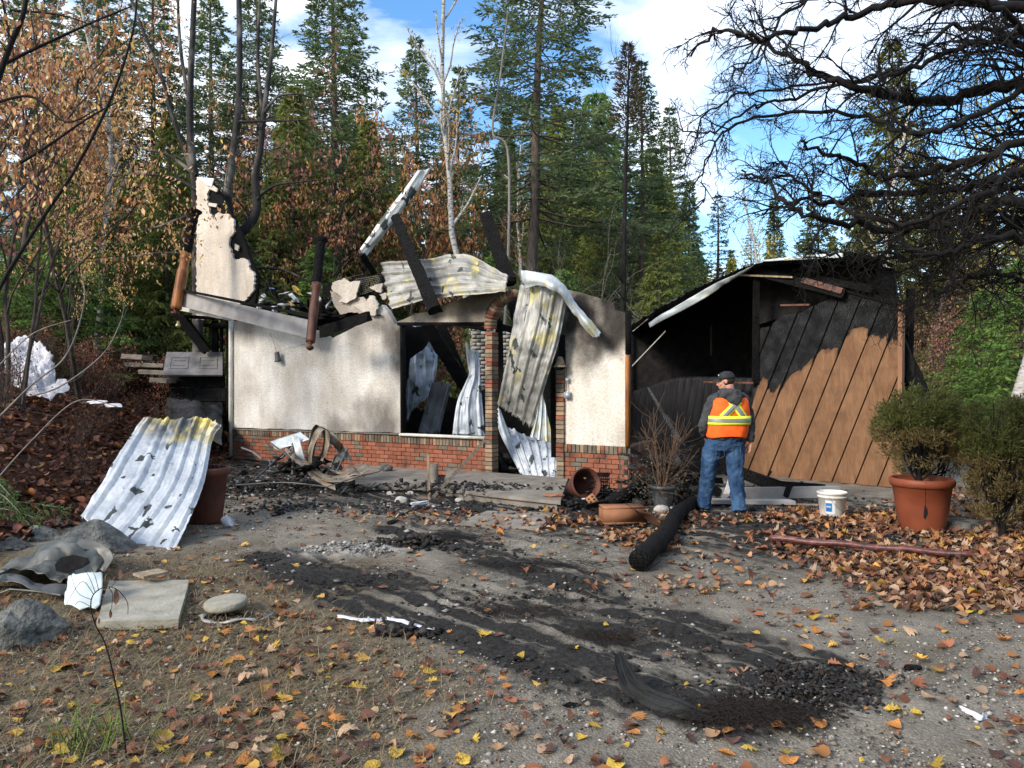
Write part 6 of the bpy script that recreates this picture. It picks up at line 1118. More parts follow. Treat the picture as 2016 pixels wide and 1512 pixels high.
ym = simple('lime_yellow_tape', (.75, .85, .02), (.90, 1.0, .06), 8, .6, 0, .2, 60, .002); gm = simple('silver_reflective_tape', (.20, .205, .21), (.30, .31, .31), 9, .4, .1, .2, 60, .002)
def tape(nm, p0, p1, wd, off, mat, n=16):
    p0, p1 = np.array(p0), np.array(p1); d = (p1 - p0) / np.linalg.norm(p1 - p0); q = np.array([-d[1], d[0]]) * wd / 2; V = []
    for i in range(n):
        c_ = p0 + (p1 - p0) * i / (n - 1)
        for s_ in (-1, -.33, .33, 1): x_, z_ = c_ + q * s_; V.append(bsrf(x_, z_, off))
    idx = np.arange(len(V)).reshape(n, 4); Fq = [[idx[i, j], idx[i, j + 1], idx[i + 1, j + 1], idx[i + 1, j]] for i in range(n - 1) for j in range(3)]
    o = mk(nm, np.array(V) + MO, Fq, mat, man, smooth=True); o.modifiers.new('t', 'SOLIDIFY').thickness = .002
for (p0, p1) in (((.150, 1.44), (-.065, 1.225)), ((.050, 1.44), (.215, 1.225))): tape('yellow_tape', p0, p1, .098, .034, ym); tape('silver_tape', p0, p1, .052, .0375, gm)
for nm, z0, z1_, off, mt_ in (('yellow_band', 1.135, 1.245, .0405, ym), ('silver_band', 1.165, 1.215, .044, gm)):
    for c0_ in (-math.pi / 2, math.pi / 2):
        V = []; nu = 41
        for z_ in np.linspace(z0, z1_, 5):
            for j in range(nu): th = c0_ + math.radians(-90 + 180 * j / (nu - 1)); V.append(vsrf(th, z_, off))
        idx = np.arange(len(V)).reshape(5, nu); o = mk(nm, np.array(V) + MO, [[idx[i, j], idx[i, j + 1], idx[i + 1, j + 1], idx[i + 1, j]] for i in range(4) for j in range(nu - 1)], mt_, man, smooth=True); o.modifiers.new('t', 'SOLIDIFY').thickness = .002
# ------------------------------------------------------------------ trees
def kites(acc, p, d, ln, wd, rng, col):
    """leaf/needle kites: p (n,3) base, d (n,3) direction, per-leaf length and width"""
    n = len(p); d = d / (np.linalg.norm(d, axis=1, keepdims=True) + 1e-9); r = rng.normal(0, 1, (n, 3)); s = np.cross(d, r); s /= (np.linalg.norm(s, axis=1, keepdims=True) + 1e-9)
    a = p; m = p + d * (ln * .45)[:, None]; V = np.stack([a, m + s * (wd / 2)[:, None], p + d * ln[:, None], m - s * (wd / 2)[:, None]], 1)
    Fc = np.arange(n * 4).reshape(n, 4); acc.add(V.reshape(-1, 3), Fc, np.repeat(col, 4, 0))
def conifer(seed, H=20, base=.15, R=2.6, whorl=.42, per=6, droop=-.1, tipup=.25, dens=1.0, pal=((.018, .040, .022), (.035, .070, .035)), taper=1.0, bare=True, hang=0.0, needle=(.20, .065), trunk_mat='bark', ragged=.25):
    rng = np.random.default_rng(seed); T = Acc(); C = Acc(); lean = rng.normal(0, .012, 2)
    ax = lambda h: np.array([lean[0] * h + .04 * math.sin(h * .5 + seed), lean[1] * h, h])
    hs_ = np.linspace(0, H, 26); tube(T, [ax(h) for h in hs_], [.011 * H * (1 - h / H) ** .85 * .9 + .012 for h in hs_], 9)
    P_, D_, LL, WW, CC = [], [], [], [], []; pal = np.array(pal)
    h = H * (.03 if bare else base)
    while h < H * .985:
        t = h / H; live = t > base
        k_ = per if live else max(2, per // 2)
        Lb = R * ((1 - t) / (1 - base * .6)) ** taper * rng.uniform(1 - ragged, 1) if live else R * .35 * rng.uniform(.3, 1)
        az0 = rng.uniform(0, 6.28)
        for j in range(k_):
            if rng.random() < .12: continue
            az = az0 + 6.283 * j / k_ + rng.normal(0, .25); L_ = max(.07, Lb * rng.uniform(.65, 1.1)); el = droop + .55 * max(0, t - .55) + rng.normal(0, .08)
            n = 8; u = np.linspace(0, 1, n); rad = np.cumsum(np.full(n, L_ / (n - 1))) - L_ / (n - 1); z = np.sin(el) * rad + (tipup * u ** 2 - .22 * u) * L_ * (1 if live else .6)
            pts = ax(h)[None] + np.stack([np.cos(az) * rad * math.cos(el), np.sin(az) * rad * math.cos(el), z], -1) + rng.normal(0, .02 * L_, (n, 3)) * u[:, None]
            tube(T, pts, np.linspace(.012 * L_ + .008, .004, n), 3)
            if not live: continue
            m = int((10 + L_ * 11) * dens); uu = rng.uniform(.12, 1, m) ** .65; pp = np.stack([np.interp(uu, u, pts[:, q]) for q in range(3)], -1); dr = np.array([math.cos(az), math.sin(az), .05]); sd_ = np.array([-math.sin(az), math.cos(az), 0]); sg = rng.choice([-1, 1], m)
            sl_ = L_ * .42 * (1.12 - uu) * rng.uniform(.5, 1.1, m) + .10; dd = dr[None] * .75 + sd_[None] * sg[:, None] * .9 + np.stack([np.zeros(m), np.zeros(m), rng.normal(-.10 - hang, .14, m)], -1); dd /= np.linalg.norm(dd, axis=1, keepdims=True)
            nk = np.maximum(2, (sl_ / (needle[0] * .42)).astype(int)); rep = np.repeat(np.arange(m), nk); f = (np.concatenate([np.arange(q) for q in nk]) + .3) / np.repeat(nk, nk)
            b_ = pp[rep] + dd[rep] * (f * sl_[rep])[:, None]; b_[:, 2] -= (f ** 2) * sl_[rep] * (.15 + hang)
            d2 = dd[rep] + rng.normal(0, .42, (len(rep), 3)); d2[:, 2] -= hang
            cl = rng.random(); shade = (pal[0][None] * (1 - cl) + pal[1][None] * cl) * rng.uniform(.7, 1.3, (len(rep), 1))
            P_.append(b_); D_.append(d2); LL.append(needle[0] * rng.uniform(.6, 1.25, len(rep))); WW.append(needle[1] * rng.uniform(.7, 1.3, len(rep))); CC.append(shade)
        h += whorl * rng.uniform(.75, 1.25) * (1 - .45 * t)
    kites(C, np.concatenate(P_), np.concatenate(D_), np.concatenate(LL), np.concatenate(WW), rng, np.concatenate(CC))
    return [('trunk', T.mesh('trunk', M[trunk_mat])), ('crown', C.mesh('crown', M['needle']))], H
GRN = ((.085, .130, .060), (.175, .235, .100)); YEL = ((.07, .085, .018), (.17, .17, .035)); OLV = ((.11, .15, .042), (.25, .28, .075)); BRN = ((.07, .055, .035), (.14, .10, .055))
print('conifers')
CON = {'fir': conifer(1, 22, .14, 4.4, .44, 6, -.12, .30, 1.15, GRN, .72), 'fir_b': conifer(2, 19, .08, 3.5, .40, 6, -.10, .25, 1.1, GRN, .75), 'tall': conifer(3, 24, .40, 5.0, .50, 5, -.15, .22, 1.0, ((.08, .12, .058), (.16, .21, .095)), .5, ragged=.45),
       'cedar': conifer(4, 15, .05, 3.8, .36, 6, -.05, .12, 1.0, OLV, .85, hang=.45, needle=(.24, .075)), 'yellow': conifer(5, 17, .06, 4.0, .40, 6, -.05, .12, .75, YEL, .8, hang=.45, needle=(.24, .08)), 'spruce': conifer(6, 14, .06, 2.3, .34, 6, -.22, .28, .9, GRN, .95),
       'thin': conifer(7, 19, .26, 2.6, .5, 5, -.2, .2, .7, ((.03, .045, .025), (.08, .085, .045)), .7, ragged=.5), 'bright': conifer(8, 9, .02, 3.2, .34, 6, 0, .15, .9, ((.075, .15, .038), (.20, .31, .075)), .7, hang=.3)}
def place_tree(kind, x, y, H, label, group, rz=None, name=None, w_=1.0, lib=CON, cat='tree'):
    parts, H0 = lib[kind]; s_ = H / H0; z_ = gz(x, y) - .1
    t = thing(name or ('cedar_tree' if kind in ('cedar', 'yellow', 'bright') else 'conifer_tree'), label, cat, (x, y, z_), group)
    for nm, me in parts: o = link(bpy.data.objects.new(nm, me)); o.parent = t
    t.rotation_euler = (0, 0, rng.uniform(0, 6.28) if rz is None else rz); t.scale = (s_ * w_, s_ * w_, s_); return t
def pxt(px, Y_, ytop): x_ = (px - 1008) / F * Y_; return x_, Y_, CH + (756 - ytop) / F * Y_ - gz(x_, Y_)
BGG = 'conifers of the forest behind the house'
for kind, px, Y_, ytop, w_, lab in [
    ('bright', 455, 21.5, 430, 1.1, 'green young cedar right behind the gable wall'), ('cedar', 540, 22, 330, 1.0, 'olive cedar just right of the forked charred tree'), ('bright', 615, 21.5, 470, 1.1, 'green young cedar behind the rubble on the wall'), ('bright', 150, 19, 300, 1.0, 'green young cedar behind the insulation blanket'), ('cedar', 330, 21, 200, .9, 'olive cedar left of the two stemmed charred tree'), ('bright', 20, 17, 450, 1.0, 'green young cedar at the far left edge'), ('bright', 1120, 21, 520, 1.0, 'green young cedar behind the right stucco panel'), ('cedar', 1300, 24, 440, 1.0, 'olive young cedar at the left end of the garage roof'), ('bright', 990, 23, 480, 1.0, 'green young cedar behind the leaning beam'),
    ('fir', 652, 29, -130, 1.1, 'big dark fir with its trunk showing left of the sky gap above the house'), ('fir_b', 822, 40, 66, 1.0, 'pointed fir standing in the middle of the sky gap'), ('fir_b', 905, 37, 120, .9, 'dark fir just left of the white birch trunk'),
    ('tall', 1032, 25, -210, 1.15, 'tallest bare trunked fir with ragged crown right of the birch'), ('fir_b', 1262, 27, 110, .9, 'green fir directly behind the thin burnt conifer'), ('spruce', 1160, 45, 210, 1.1, 'slender fir between the tall fir and the burnt conifer'),
    ('spruce', 1357, 52, 345, 1.1, 'small distant pointed fir right of the burnt conifer'), ('thin', 1412, 48, 372, 1.2, 'sparse distant fir with blue sky on both sides'), ('spruce', 1532, 46, 385, 1.0, 'small pointed fir just left of the garage roof ridge'),
    ('yellow', 1745, 30, 60, 1.0, 'tall golden cedar behind the dead branches above the garage'), ('yellow', 1620, 34, 370, 1.1, 'low golden cedar behind the garage ridge'), ('yellow', 1840, 27, 300, 1.0, 'golden cedar behind the right end of the garage'),
    ('cedar', 720, 25, 215, 1.0, 'olive green cedar above the orange leafed maple'), ('cedar', 575, 24, 150, 1.0, 'olive cedar between the charred stems and the big fir'), ('fir', 515, 33, -60, 1.0, 'fir behind the charred stems right of the gable'),
    ('fir_b', 420, 34, -40, 1.0, 'fir directly behind the charred stems'), ('fir', 310, 30, -90, 1.0, 'dark fir left of the charred stems near the top'), ('fir', 190, 27, -130, 1.0, 'dark fir behind the orange leaves at upper left'), ('fir', 60, 24, -160, 1.0, 'dark fir at the upper left edge'),
    ('bright', 250, 22, 330, 1.2, 'bright green young cedar behind the bank'), ('bright', 70, 20, 380, 1.2, 'bright green young cedar at the left edge'), ('cedar', 150, 25, 200, 1.0, 'olive cedar behind the left bank'), ('bright', 345, 24, 290, 1.0, 'bright green cedar left of the gable wall'),
    ('spruce', 985, 42, 250, 1.2, 'distant fir behind the leaning beam end'), ('cedar', 1085, 30, 330, 1.0, 'olive cedar over the curled flashing'), ('cedar', 1185, 33, 290, .9, 'olive cedar left of the burnt conifer trunk'), ('cedar', 1310, 35, 330, 1.0, 'olive cedar left above the garage roof'), ('thin', 1130, 38, 170, 1.0, 'sparse fir above the right stucco panel'),
    ('thin', 880, 31, 260, .9, 'sparse fir behind the orange maple'), ('cedar', 800, 35, 330, 1.0, 'olive cedar behind the tilted metal strip'), ('bright', 1935, 21, 560, 1.1, 'bright green cedar behind the hedge shrub'), ('bright', 2010, 19, 500, 1.1, 'bright green cedar at the right edge'), ('bright', 1850, 26, 600, .9, 'bright green cedar right of the garage'),
    ('fir_b', 1930, 36, 330, 1.0, 'dark fir behind the bright cedars at right'), ('thin', 1480, 60, 440, 1.1, 'distant thin fir beside the cloud gap'), ('fir_b', 1700, 48, 330, 1.0, 'dark fir behind the golden cedars'), ('spruce', 760, 52, 260, 1.0, 'far fir low in the sky gap'), ('spruce', 1290, 55, 330, 1.1, 'far fir beyond the burnt conifer'), ('spruce', 1220, 58, 300, 1.0, 'far fir between cedar and burnt conifer'),
    ('fir_b', 1090, 50, 180, 1.0, 'far fir behind the tall ragged fir'), ('spruce', 1380, 40, 470, 1.2, 'low fir just above the garage roof slope'), ('cedar', 1445, 44, 500, 1.0, 'low olive cedar above the garage roof slope'), ('bright', 640, 27, 400, 1.0, 'bright green cedar behind the hanging post'), ('cedar', 480, 28, 300, 1.0, 'olive cedar just right of the gable top')]:
    x_, y_, H_ = pxt(px, Y_, ytop); place_tree(kind, x_, y_, H_, lab, BGG, w_=w_ * 1.22)
q = np.random.default_rng(41)
def zone_of(px):
    for lim, nm in ((510, 'gable wall'), (640, 'papers on the wall'), (740, 'stucco rubble'), (860, 'tilted metal strip'), (1000, 'scorched roofing sheet'), (1110, 'curled flashing'), (1240, 'right stucco panel'), (1400, 'left slope of the garage roof'), (1760, 'garage ridge'), (1900, 'potted thuja')):
        if px < lim: return nm
    return 'hedge at the right edge'
for i in range(44):
    Y_ = q.uniform(28, 56); px = 400 + (i * 37.7) % 1000 + q.uniform(-25, 25) if i < 36 else 1790 + (i * 41) % 260; yt = q.uniform(170, 430) if 500 < px < 1330 else (q.uniform(400, 520) if px < 1700 else q.uniform(380, 620)); yt = max(yt, 300) if 730 < px < 900 else yt
    if 1330 < px < 1420: yt = 500
    x_, y_, H_ = pxt(px, Y_, yt); place_tree(['cedar', 'fir_b', 'bright', 'spruce', 'cedar', 'fir'][i % 6], x_, y_, H_, f"{['olive cedar', 'dark fir', 'bright green cedar', 'slender spruce', 'wide olive cedar', 'broad fir'][i % 6]} {'high' if yt < 300 else 'low'} in the forest behind the {zone_of(px)}", 'green conifers filling the forest', w_=1.15)
# far wall of forest
q = np.random.default_rng(21)
for i in range(46):
    Y_ = q.uniform(55, 95); px = -150 + i * 50 + q.uniform(-20, 20); yt = 440 + q.normal(0, 45) + (60 if 1380 < px < 1560 else 0); x_, y_, H_ = pxt(px, Y_, yt)
    place_tree(['spruce', 'cedar', 'thin', 'fir_b'][i % 4], x_, y_, H_, f"{['thin', 'rounded', 'sparse', 'pointed'][i % 4]} far conifer deep in the forest behind the {zone_of(px)}", 'far conifers deep in the forest', w_=1.3)
# unseen trees beside and behind the camera, mostly clear of the sun path
sh = [(9, -9, 20), (15, -4, 21), (4, -14, 22), (-4, -22, 22), (19, -12, 22), (-34, -30, 24), (12, -17, 24), (22, 3, 20)]
for i, (x_, y_, H_) in enumerate(sh): place_tree(['fir', 'fir_b', 'cedar'][i % 3], x_, y_, H_, 'conifer standing behind the photographer at the yard edge', 'conifers behind the photographer', w_=1.15)
# ---- broadleaf generator
def broad(seed, H, r0, stems=1, spread=.5, levels=4, leaves=2500, lsize=(.06, .11), pal=PAL, droop=0., first=.25, curl=.22, kids=(4, 3, 3, 2), ratio=.55, dang=True, clump=.28, leaf_levels=(2, 3), mat='bark_dark2', up=.25):
    rng = np.random.default_rng(seed); T = Acc(); ends = []
    def grow(p, d, L_, r, lv):
        n = max(4, 9 - lv * 2); pts = [np.array(p, float)]; dd = unit(d)
        for i in range(n): dd = unit(dd + rng.normal(0, curl / math.sqrt(n) * 1.6, 3) + np.array([0, 0, (up if lv else .1) - droop * lv * .3]) / n); pts.append(pts[-1] + dd * L_ / n)
        tube(T, pts, np.linspace(r, r * (.35 if lv < levels - 1 else .3), n + 1), 7 if lv == 0 else (5 if lv == 1 else 3))
        if lv in leaf_levels: ends.append((np.array(pts), L_))
        if lv >= levels - 1: return
        for k_ in range(kids[min(lv, len(kids) - 1)]):
            u = rng.uniform(first if lv == 0 else .2, .98); i = min(n - 1, int(u * n)); q_ = pts[i] + (pts[i + 1] - pts[i]) * (u * n - i); a_ = unit(np.cross(dd, rng.normal(0, 1, 3))); nd = unit(dd * math.cos(spread * 1.6) + a_ * math.sin(spread * 1.6) + (np.array([0, 0, .2]) if lv == 0 else 0)); grow(q_, nd, L_ * ratio * (1.25 - .5 * u) * rng.uniform(.7, 1.15), r * (1 - .6 * u) * .55, lv + 1)
    for s_ in range(stems): grow((rng.normal(0, .1), rng.normal(0, .1), 0), (rng.normal(0, .12), rng.normal(0, .12), 1), H * rng.uniform(.85, 1), r0, 0)
    parts = [('trunk', T.mesh('trunk', M[mat]))]
    if leaves:
        C = Acc(); w_ = np.array([e[1] for e in ends]); pick = rng.choice(len(ends), leaves, p=w_ / w_.sum()); pos = []
        for e in pick: pt_, l_ = ends[e]; u = rng.random() * (len(pt_) - 1); i = int(u); pos.append(pt_[i] + (pt_[min(i + 1, len(pt_) - 1)] - pt_[i]) * (u - i))
        pos = np.array(pos) + rng.normal(0, clump * .35, (leaves, 3)); d = rng.normal(0, .5, (leaves, 3)) + np.array([0, 0, -1.0 if dang else 0]); pal = np.array(pal)
        col = pal[rng.integers(len(pal), size=leaves)] * rng.uniform(.65, 1.3, (leaves, 1)); ln = rng.uniform(lsize[0], lsize[1], leaves); kites(C, pos, d, ln, ln * rng.uniform(.35, .6, leaves), rng, col); parts.append(('leaves', C.mesh('leaves', M['leaf'])))
    return parts, H
print('broadleaf'); M['bark_dark2'] = bark('dark_grey_brown_bark', (.022, .018, .015), (.075, .062, .050))
ORG1 = [(.46, .20, .07), (.52, .27, .10), (.38, .15, .06), (.56, .35, .16), (.30, .13, .07)]; TAN = [(.78, .50, .24), (.74, .42, .18), (.78, .57, .32), (.60, .30, .13), (.70, .36, .15), (.74, .54, .14)]; PINK = [(.40, .18, .12), (.32, .13, .09), (.46, .24, .17), (.26, .11, .08)]; YLF = [(.50, .38, .06), (.42, .34, .08), (.30, .26, .06)]
BL = {'tan': broad(1, 7.5, .045, 2, .5, 4, 2300, (.07, .12), TAN, kids=(8, 4, 2)), 'tan2': broad(2, 9, .055, 1, .5, 4, 2300, (.06, .11), TAN + ORG1, kids=(9, 4, 2)), 'orange': broad(3, 8.5, .07, 2, .42, 4, 3600, (.10, .17), ORG1, kids=(14, 5, 3), first=.15, ratio=.42), 'pink': broad(4, 6.5, .06, 3, .55, 4, 1500, (.09, .15), PINK, kids=(8, 4, 2)),
      'bare': broad(5, 6.5, .022, 3, .4, 4, 0, kids=(8, 4, 2), curl=.35, mat='bark_grey'), 'birch': broad(6, 17, .15, 1, .45, 4, 500, (.08, .12), YLF, kids=(13, 5, 3), first=.4, ratio=.17, mat='birch'), 'yellow': broad(7, 9, .08, 1, .5, 4, 3000, (.10, .17), YLF, kids=(12, 5, 4)), 'shrub': broad(8, 2.2, .02, 6, .5, 3, 1500, (.06, .10), PINK + [(.16, .07, .045), (.12, .05, .035)], kids=(6, 4, 3), leaf_levels=(1, 2), ratio=.5, mat='bark_dark'),
      'brush': broad(9, 1.8, .012, 9, .5, 3, 260, (.05, .08), [(.12, .05, .03), (.2, .09, .05)], kids=(5, 4), leaf_levels=(1, 2), ratio=.45), 'greenshrub': broad(10, 2.4, .02, 5, .5, 3, 1700, (.08, .13), [(.07, .12, .03), (.12, .16, .045), (.18, .18, .06)], kids=(6, 4, 3), leaf_levels=(1, 2), ratio=.5)}
def pl(kind, px, Y_, ytop, name, label, group=None, cat='tree', w_=1.0): x_, y_, H_ = pxt(px, Y_, ytop); return place_tree(kind, x_, y_, H_, label, group, name=name, w_=w_, lib=BL, cat=cat)
LG = 'rust leaved trees on the left bank'
for kind, px, Y_, ytop, w_, lab in [('tan', 40, 12.5, 150, 1.0, 'tan leaved tree at the left edge over the insulation'), ('tan2', 160, 15.5, -40, 1.0, 'rust leaved tree left of the pale birch trunk'), ('tan', 262, 23, 190, .6, 'tan leaved tree between birch and gable'), ('tan2', 345, 26, 120, .6, 'rust leaved tree behind the gable wall'), ('orange', 90, 18, -60, 1.1, 'orange leaved tree at the top left'), ('tan', 120, 15.5, 400, .7, 'low tan leaved tree above the leafy bank'),
    ('pink', 10, 12.5, 120, .8, 'pinkish rust leaved tree nearest at the upper left'), ('orange', 215, 21.5, 260, .7, 'orange leaved sapling left of the orange post')]: pl(kind, px, Y_, ytop, 'rusty_tree', lab, LG, w_=w_)
pl('orange', 825, 23, 185, 'orange_maple', 'orange leaved pyramidal maple behind the tilted metal strip', w_=.7); pl('orange', 750, 24, 400, 'orange_maple', 'lower orange leaved maple left of the tilted metal strip', w_=.8); pl('orange', 890, 24, 380, 'orange_maple', 'small orange maple behind the scorched roofing sheet', w_=.8)
PG = 'pinkish trees behind the stucco wall'
for px, Y_, yt, lab in ((575, 24, 380, 'pinkish red leaved tree right of the charred stems'), (650, 25, 330, 'pinkish red leaved tree behind the hanging post'), (1830, 24, 640, 'pinkish shrub behind the potted thuja'), (1880, 22, 620, 'pinkish tree between the garage and the hedge'), (530, 23, 440, 'low pinkish tree above the gable wall edge')): pl('pink', px, Y_, yt, 'pinkish_tree', lab, PG)
pl('yellow', 1800, 26, 120, 'yellow_birch', 'yellow leaved birch behind the dead branches'); pl('yellow', 1600, 40, 430, 'yellow_birch', 'small yellow leaved birch above the garage ridge'); pl('yellow', 1960, 30, 500, 'yellow_birch', 'yellow leaved birch at the right edge')
pl('birch', 952, 21, -150, 'birch_tree', 'white trunked birch rising in the middle of the picture', w_=.9); pl('birch', 178, 19, -80, 'birch_tree', 'birch with peeling pale trunk behind the left bank', w_=.9); pl('birch', 1455, 40, 330, 'birch_tree', 'distant thin birch by the cloud gap', w_=.9); pl('birch', 1735, 28, 150, 'birch_tree', 'birch trunk behind the right end of the garage roof', w_=1.0); pl('birch', 1065, 30, 200, 'birch_tree', 'thin birch behind the curled flashing', w_=.8); pl('birch', 120, 22, 100, 'birch_tree', 'thin birch at the far left', w_=.8)
for i, (px, Y_, yt, lab) in enumerate([(1150, 21, 380, 'leafless grey sapling just left of the burnt conifer'), (1085, 22, 440, 'leafless grey sapling above the curled flashing'), (1290, 22, 470, 'leafless grey sapling at the left end of the garage roof'), (600, 21.5, 430, 'leafless grey sapling behind the hanging post')]): pl('bare', px, Y_, yt, 'bare_sapling', lab, 'leafless saplings', w_=.8)
for i in range(26):
    px = -40 + i * 30 + q.uniform(-12, 12); Y_ = (q.uniform(15, 20) if px < 200 else q.uniform(10.5, 20)) if px < 330 else q.uniform(19.5, 24); Y_ = max(Y_, 18.5) if 215 < px < 350 else Y_; x_ = (px - 1008) / F * Y_; place_tree('shrub', x_, Y_, q.uniform(.7, 1.5), ('taller ' if i % 2 else 'low ') + f"reddish brown dead leaved shrub {'on the bank behind the insulation' if px < 200 else ('between the bank steps and the gable' if px < 400 else 'behind the ' + zone_of(px))}", 'reddish shrubs in the undergrowth at left', name='shrub', lib=BL, cat='shrub')
for i in range(34):
    px = -30 + q.uniform(0, 400); Y_ = q.uniform(7.5, 17); x_ = (px - 1008) / F * Y_
    if x_ > toe(Y_) - .5: continue
    place_tree('brush', x_, Y_, q.uniform(.5, 1.3), f"thin twiggy brush {'low' if Y_ < 11 else 'high'} on the leafy bank {'near the left edge' if px < 120 else 'behind the leaning roofing sheet'}", 'twiggy brush on the leafy bank', name='brush', lib=BL, cat='shrub')
for i in range(34): px = 400 + i * 48 + q.uniform(-20, 20); Y_ = q.uniform(20, 30); x_ = (px - 1008) / F * Y_; place_tree(['greenshrub', 'greenshrub', 'shrub'][i % 3], x_, Y_, q.uniform(1.8, 3.4), f"{['pale green', 'olive green', 'reddish'][i % 3]} undergrowth shrub at the forest edge behind the {zone_of(px)}", 'undergrowth shrubs behind the ruin', name='shrub', lib=BL, cat='shrub')
# ---- charred stems behind the gable (traced)
def traced(name, label, stems, mat, extra, seed, cat='tree', seglen=.9, subr=.35, leafpal=None, depth=2):
    rng_ = np.random.default_rng(seed); a = Acc(); base = P(*stems[0][0][0], stems[0][1]); x_, y_ = base[0], base[1]; t = thing(name, label, cat, (x_, y_, gz(x_, y_)))
    def side(p, d, L_, r, lv):
        n = 7; pts = [p]; dd = unit(d); bend = rng_.normal(0, .10, 3)
        for i in range(n): dd = unit(dd + rng_.normal(0, .13, 3) + bend + [0, 0, .05]); pts.append(pts[-1] + dd * L_ / n)
        tube(a, pts, np.linspace(r, r * .25, n + 1), 4 if lv == 0 else 3)
        if lv < depth:
            for k_ in range(4): i = rng_.integers(1, n + 1); side(pts[i], dd + rng_.normal(0, .55, 3), L_ * .5 * rng_.uniform(.6, 1.1), r * .45, lv + 1)
    for pl_, Y_, r0, r1 in stems:
        c = [P(x, y, Y_ + (i * .0)) for i, (x, y) in enumerate(pl_)]; pts = lerp_path(c, 30); tube(a, pts, np.linspace(r0, r1, 30), 9)
        for k_ in range(extra):
            i = rng_.integers(6, 29); d = pts[i] - pts[i - 1]; nd = unit(unit(d) * .5 + unit(rng_.normal(0, 1, 3) * [1, .7, .5]) * .9 + [0, 0, .12]); side(pts[i], nd, seglen * rng_.uniform(.5, 1.4), r0 * subr * rng_.uniform(.3, .7) * (1 - i / 45), 0)
    a.obj('trunk', M[mat], t); return t
traced('charred_tree', 'charred two stemmed tree behind the tip of the gable wall', [([(390, 760), (388, 560), (386, 400), (384, 350), (376, 290), (374, 200), (378, 100), (384, -40)], 18.5, .13, .06), ([(384, 350), (362, 290), (340, 230), (318, 150), (290, 80), (250, -20)], 18.5, .07, .03), ([(378, 230), (360, 130), (352, 50), (350, -30)], 18.5, .05, .03), ([(386, 345), (330, 305), (270, 290), (225, 275)], 18.4, .05, .015), ([(386, 372), (340, 350), (280, 344), (190, 350)], 18.3, .045, .012), ([(384, 420), (330, 440), (270, 462), (200, 500)], 18.2, .045, .012), ([(384, 500), (330, 498), (280, 502), (200, 520)], 18.0, .04, .012)], 'bark_half', 7, 31)
traced('charred_tree', 'charred forked tree right of the gable wall', [([(470, 760), (462, 600), (458, 470), (452, 430), (448, 380), (456, 320), (468, 230), (472, 120), (470, -40)], 18.0, .14, .06), ([(452, 470), (486, 448), (506, 410), (502, 350), (512, 300), (520, 220), (534, 110), (545, -20)], 18.0, .13, .035), ([(520, 250), (508, 120), (512, -20)], 18.1, .05, .03), ([(506, 392), (540, 366), (590, 358), (650, 352)], 17.9, .04, .012), ([(522, 220), (548, 190), (590, 186), (640, 200)], 17.9, .04, .01), ([(470, 240), (530, 238), (600, 236), (650, 225)], 17.8, .035, .01), ([(498, 528), (550, 530), (600, 550), (640, 575)], 17.6, .035, .015)], 'bark_half', 7, 32)
traced('burnt_conifer', 'slender scorched conifer with bare curling branches and a brown top', [([(1226, 760), (1227, 620), (1229, 470), (1232, 330), (1236, 220), (1238, 100)], 19.0, .09, .015)], 'bark_dark', 46, 33, seglen=1.15, subr=.38, depth=2)
pts_ = []; a = Acc(); q2 = np.random.default_rng(5); n = 1500; hh = q2.random(n) ** 1.0; cz_ = P(1237, 260, 19)[2] + (P(1237, 88, 19)[2] - P(1237, 260, 19)[2]) * hh; rr_ = (.46 * (1 - hh) ** .75 + .02) * np.sqrt(q2.random(n)); th = q2.uniform(0, 6.28, n)
pp = np.stack([P(1236, 200, 19)[0] + np.cos(th) * rr_, 19 + np.sin(th) * rr_, cz_], -1); kites(a, pp, np.stack([np.cos(th), np.sin(th), q2.uniform(-.2, 1, n)], -1), q2.uniform(.10, .2, n), q2.uniform(.02, .045, n), q2, np.array(BRN)[q2.integers(2, size=n)] * q2.uniform(.6, 1.1, (n, 1)))
bc_ = bpy.data.objects['burnt_conifer']; a.obj('scorched_foliage', M['needle'], bc_)
traced('bare_birch', 'thin dark bare tree right beside the white birch', [([(985, 760), (1000, 520), (1000, 300), (970, 260), (985, 150), (1000, 20)], 22, .05, .02)], 'bark_grey', 16, 35, seglen=1.3, depth=2)
# foreground bare twigs upper left with hanging leaves
t = traced('bare_shrub', 'bare dark branches reaching in from the upper left corner', [([(-40, 640), (20, 530), (90, 420), (150, 330), (220, 190), (262, 60), (270, -30)], 7.5, .022, .008), ([(-40, 150), (60, 100), (180, 45), (260, 12)], 7.2, .02, .006), ([(-30, 210), (60, 190), (130, 240), (190, 215)], 7.0, .015, .005), ([(-20, 200), (20, 90), (45, 30), (55, -30)], 7.0, .028, .018), ([(40, 320), (90, 290), (170, 235), (250, 190)], 7.8, .02, .006), ([(20, 20), (120, 30), (210, 60)], 7.8, .014, .005)], 'bark_dark', 6, 36, seglen=.5, subr=.5, depth=1)
a = Acc(); n = 420; pos = np.array([P(rng.uniform(-20, 130) if i % 3 else rng.uniform(0, 330), rng.uniform(0, 200) if i % 2 else rng.uniform(150, 420), rng.uniform(6.8, 9.5)) for i in range(n)]); ln = rng.uniform(.05, .09, n); kites(a, pos, rng.normal(0, .35, (n, 3)) + [0, 0, -1], ln, ln * .5, rng, np.array(TAN + ORG1)[rng.integers(11, size=n)]); a.obj('leaves', M['leaf'], t)
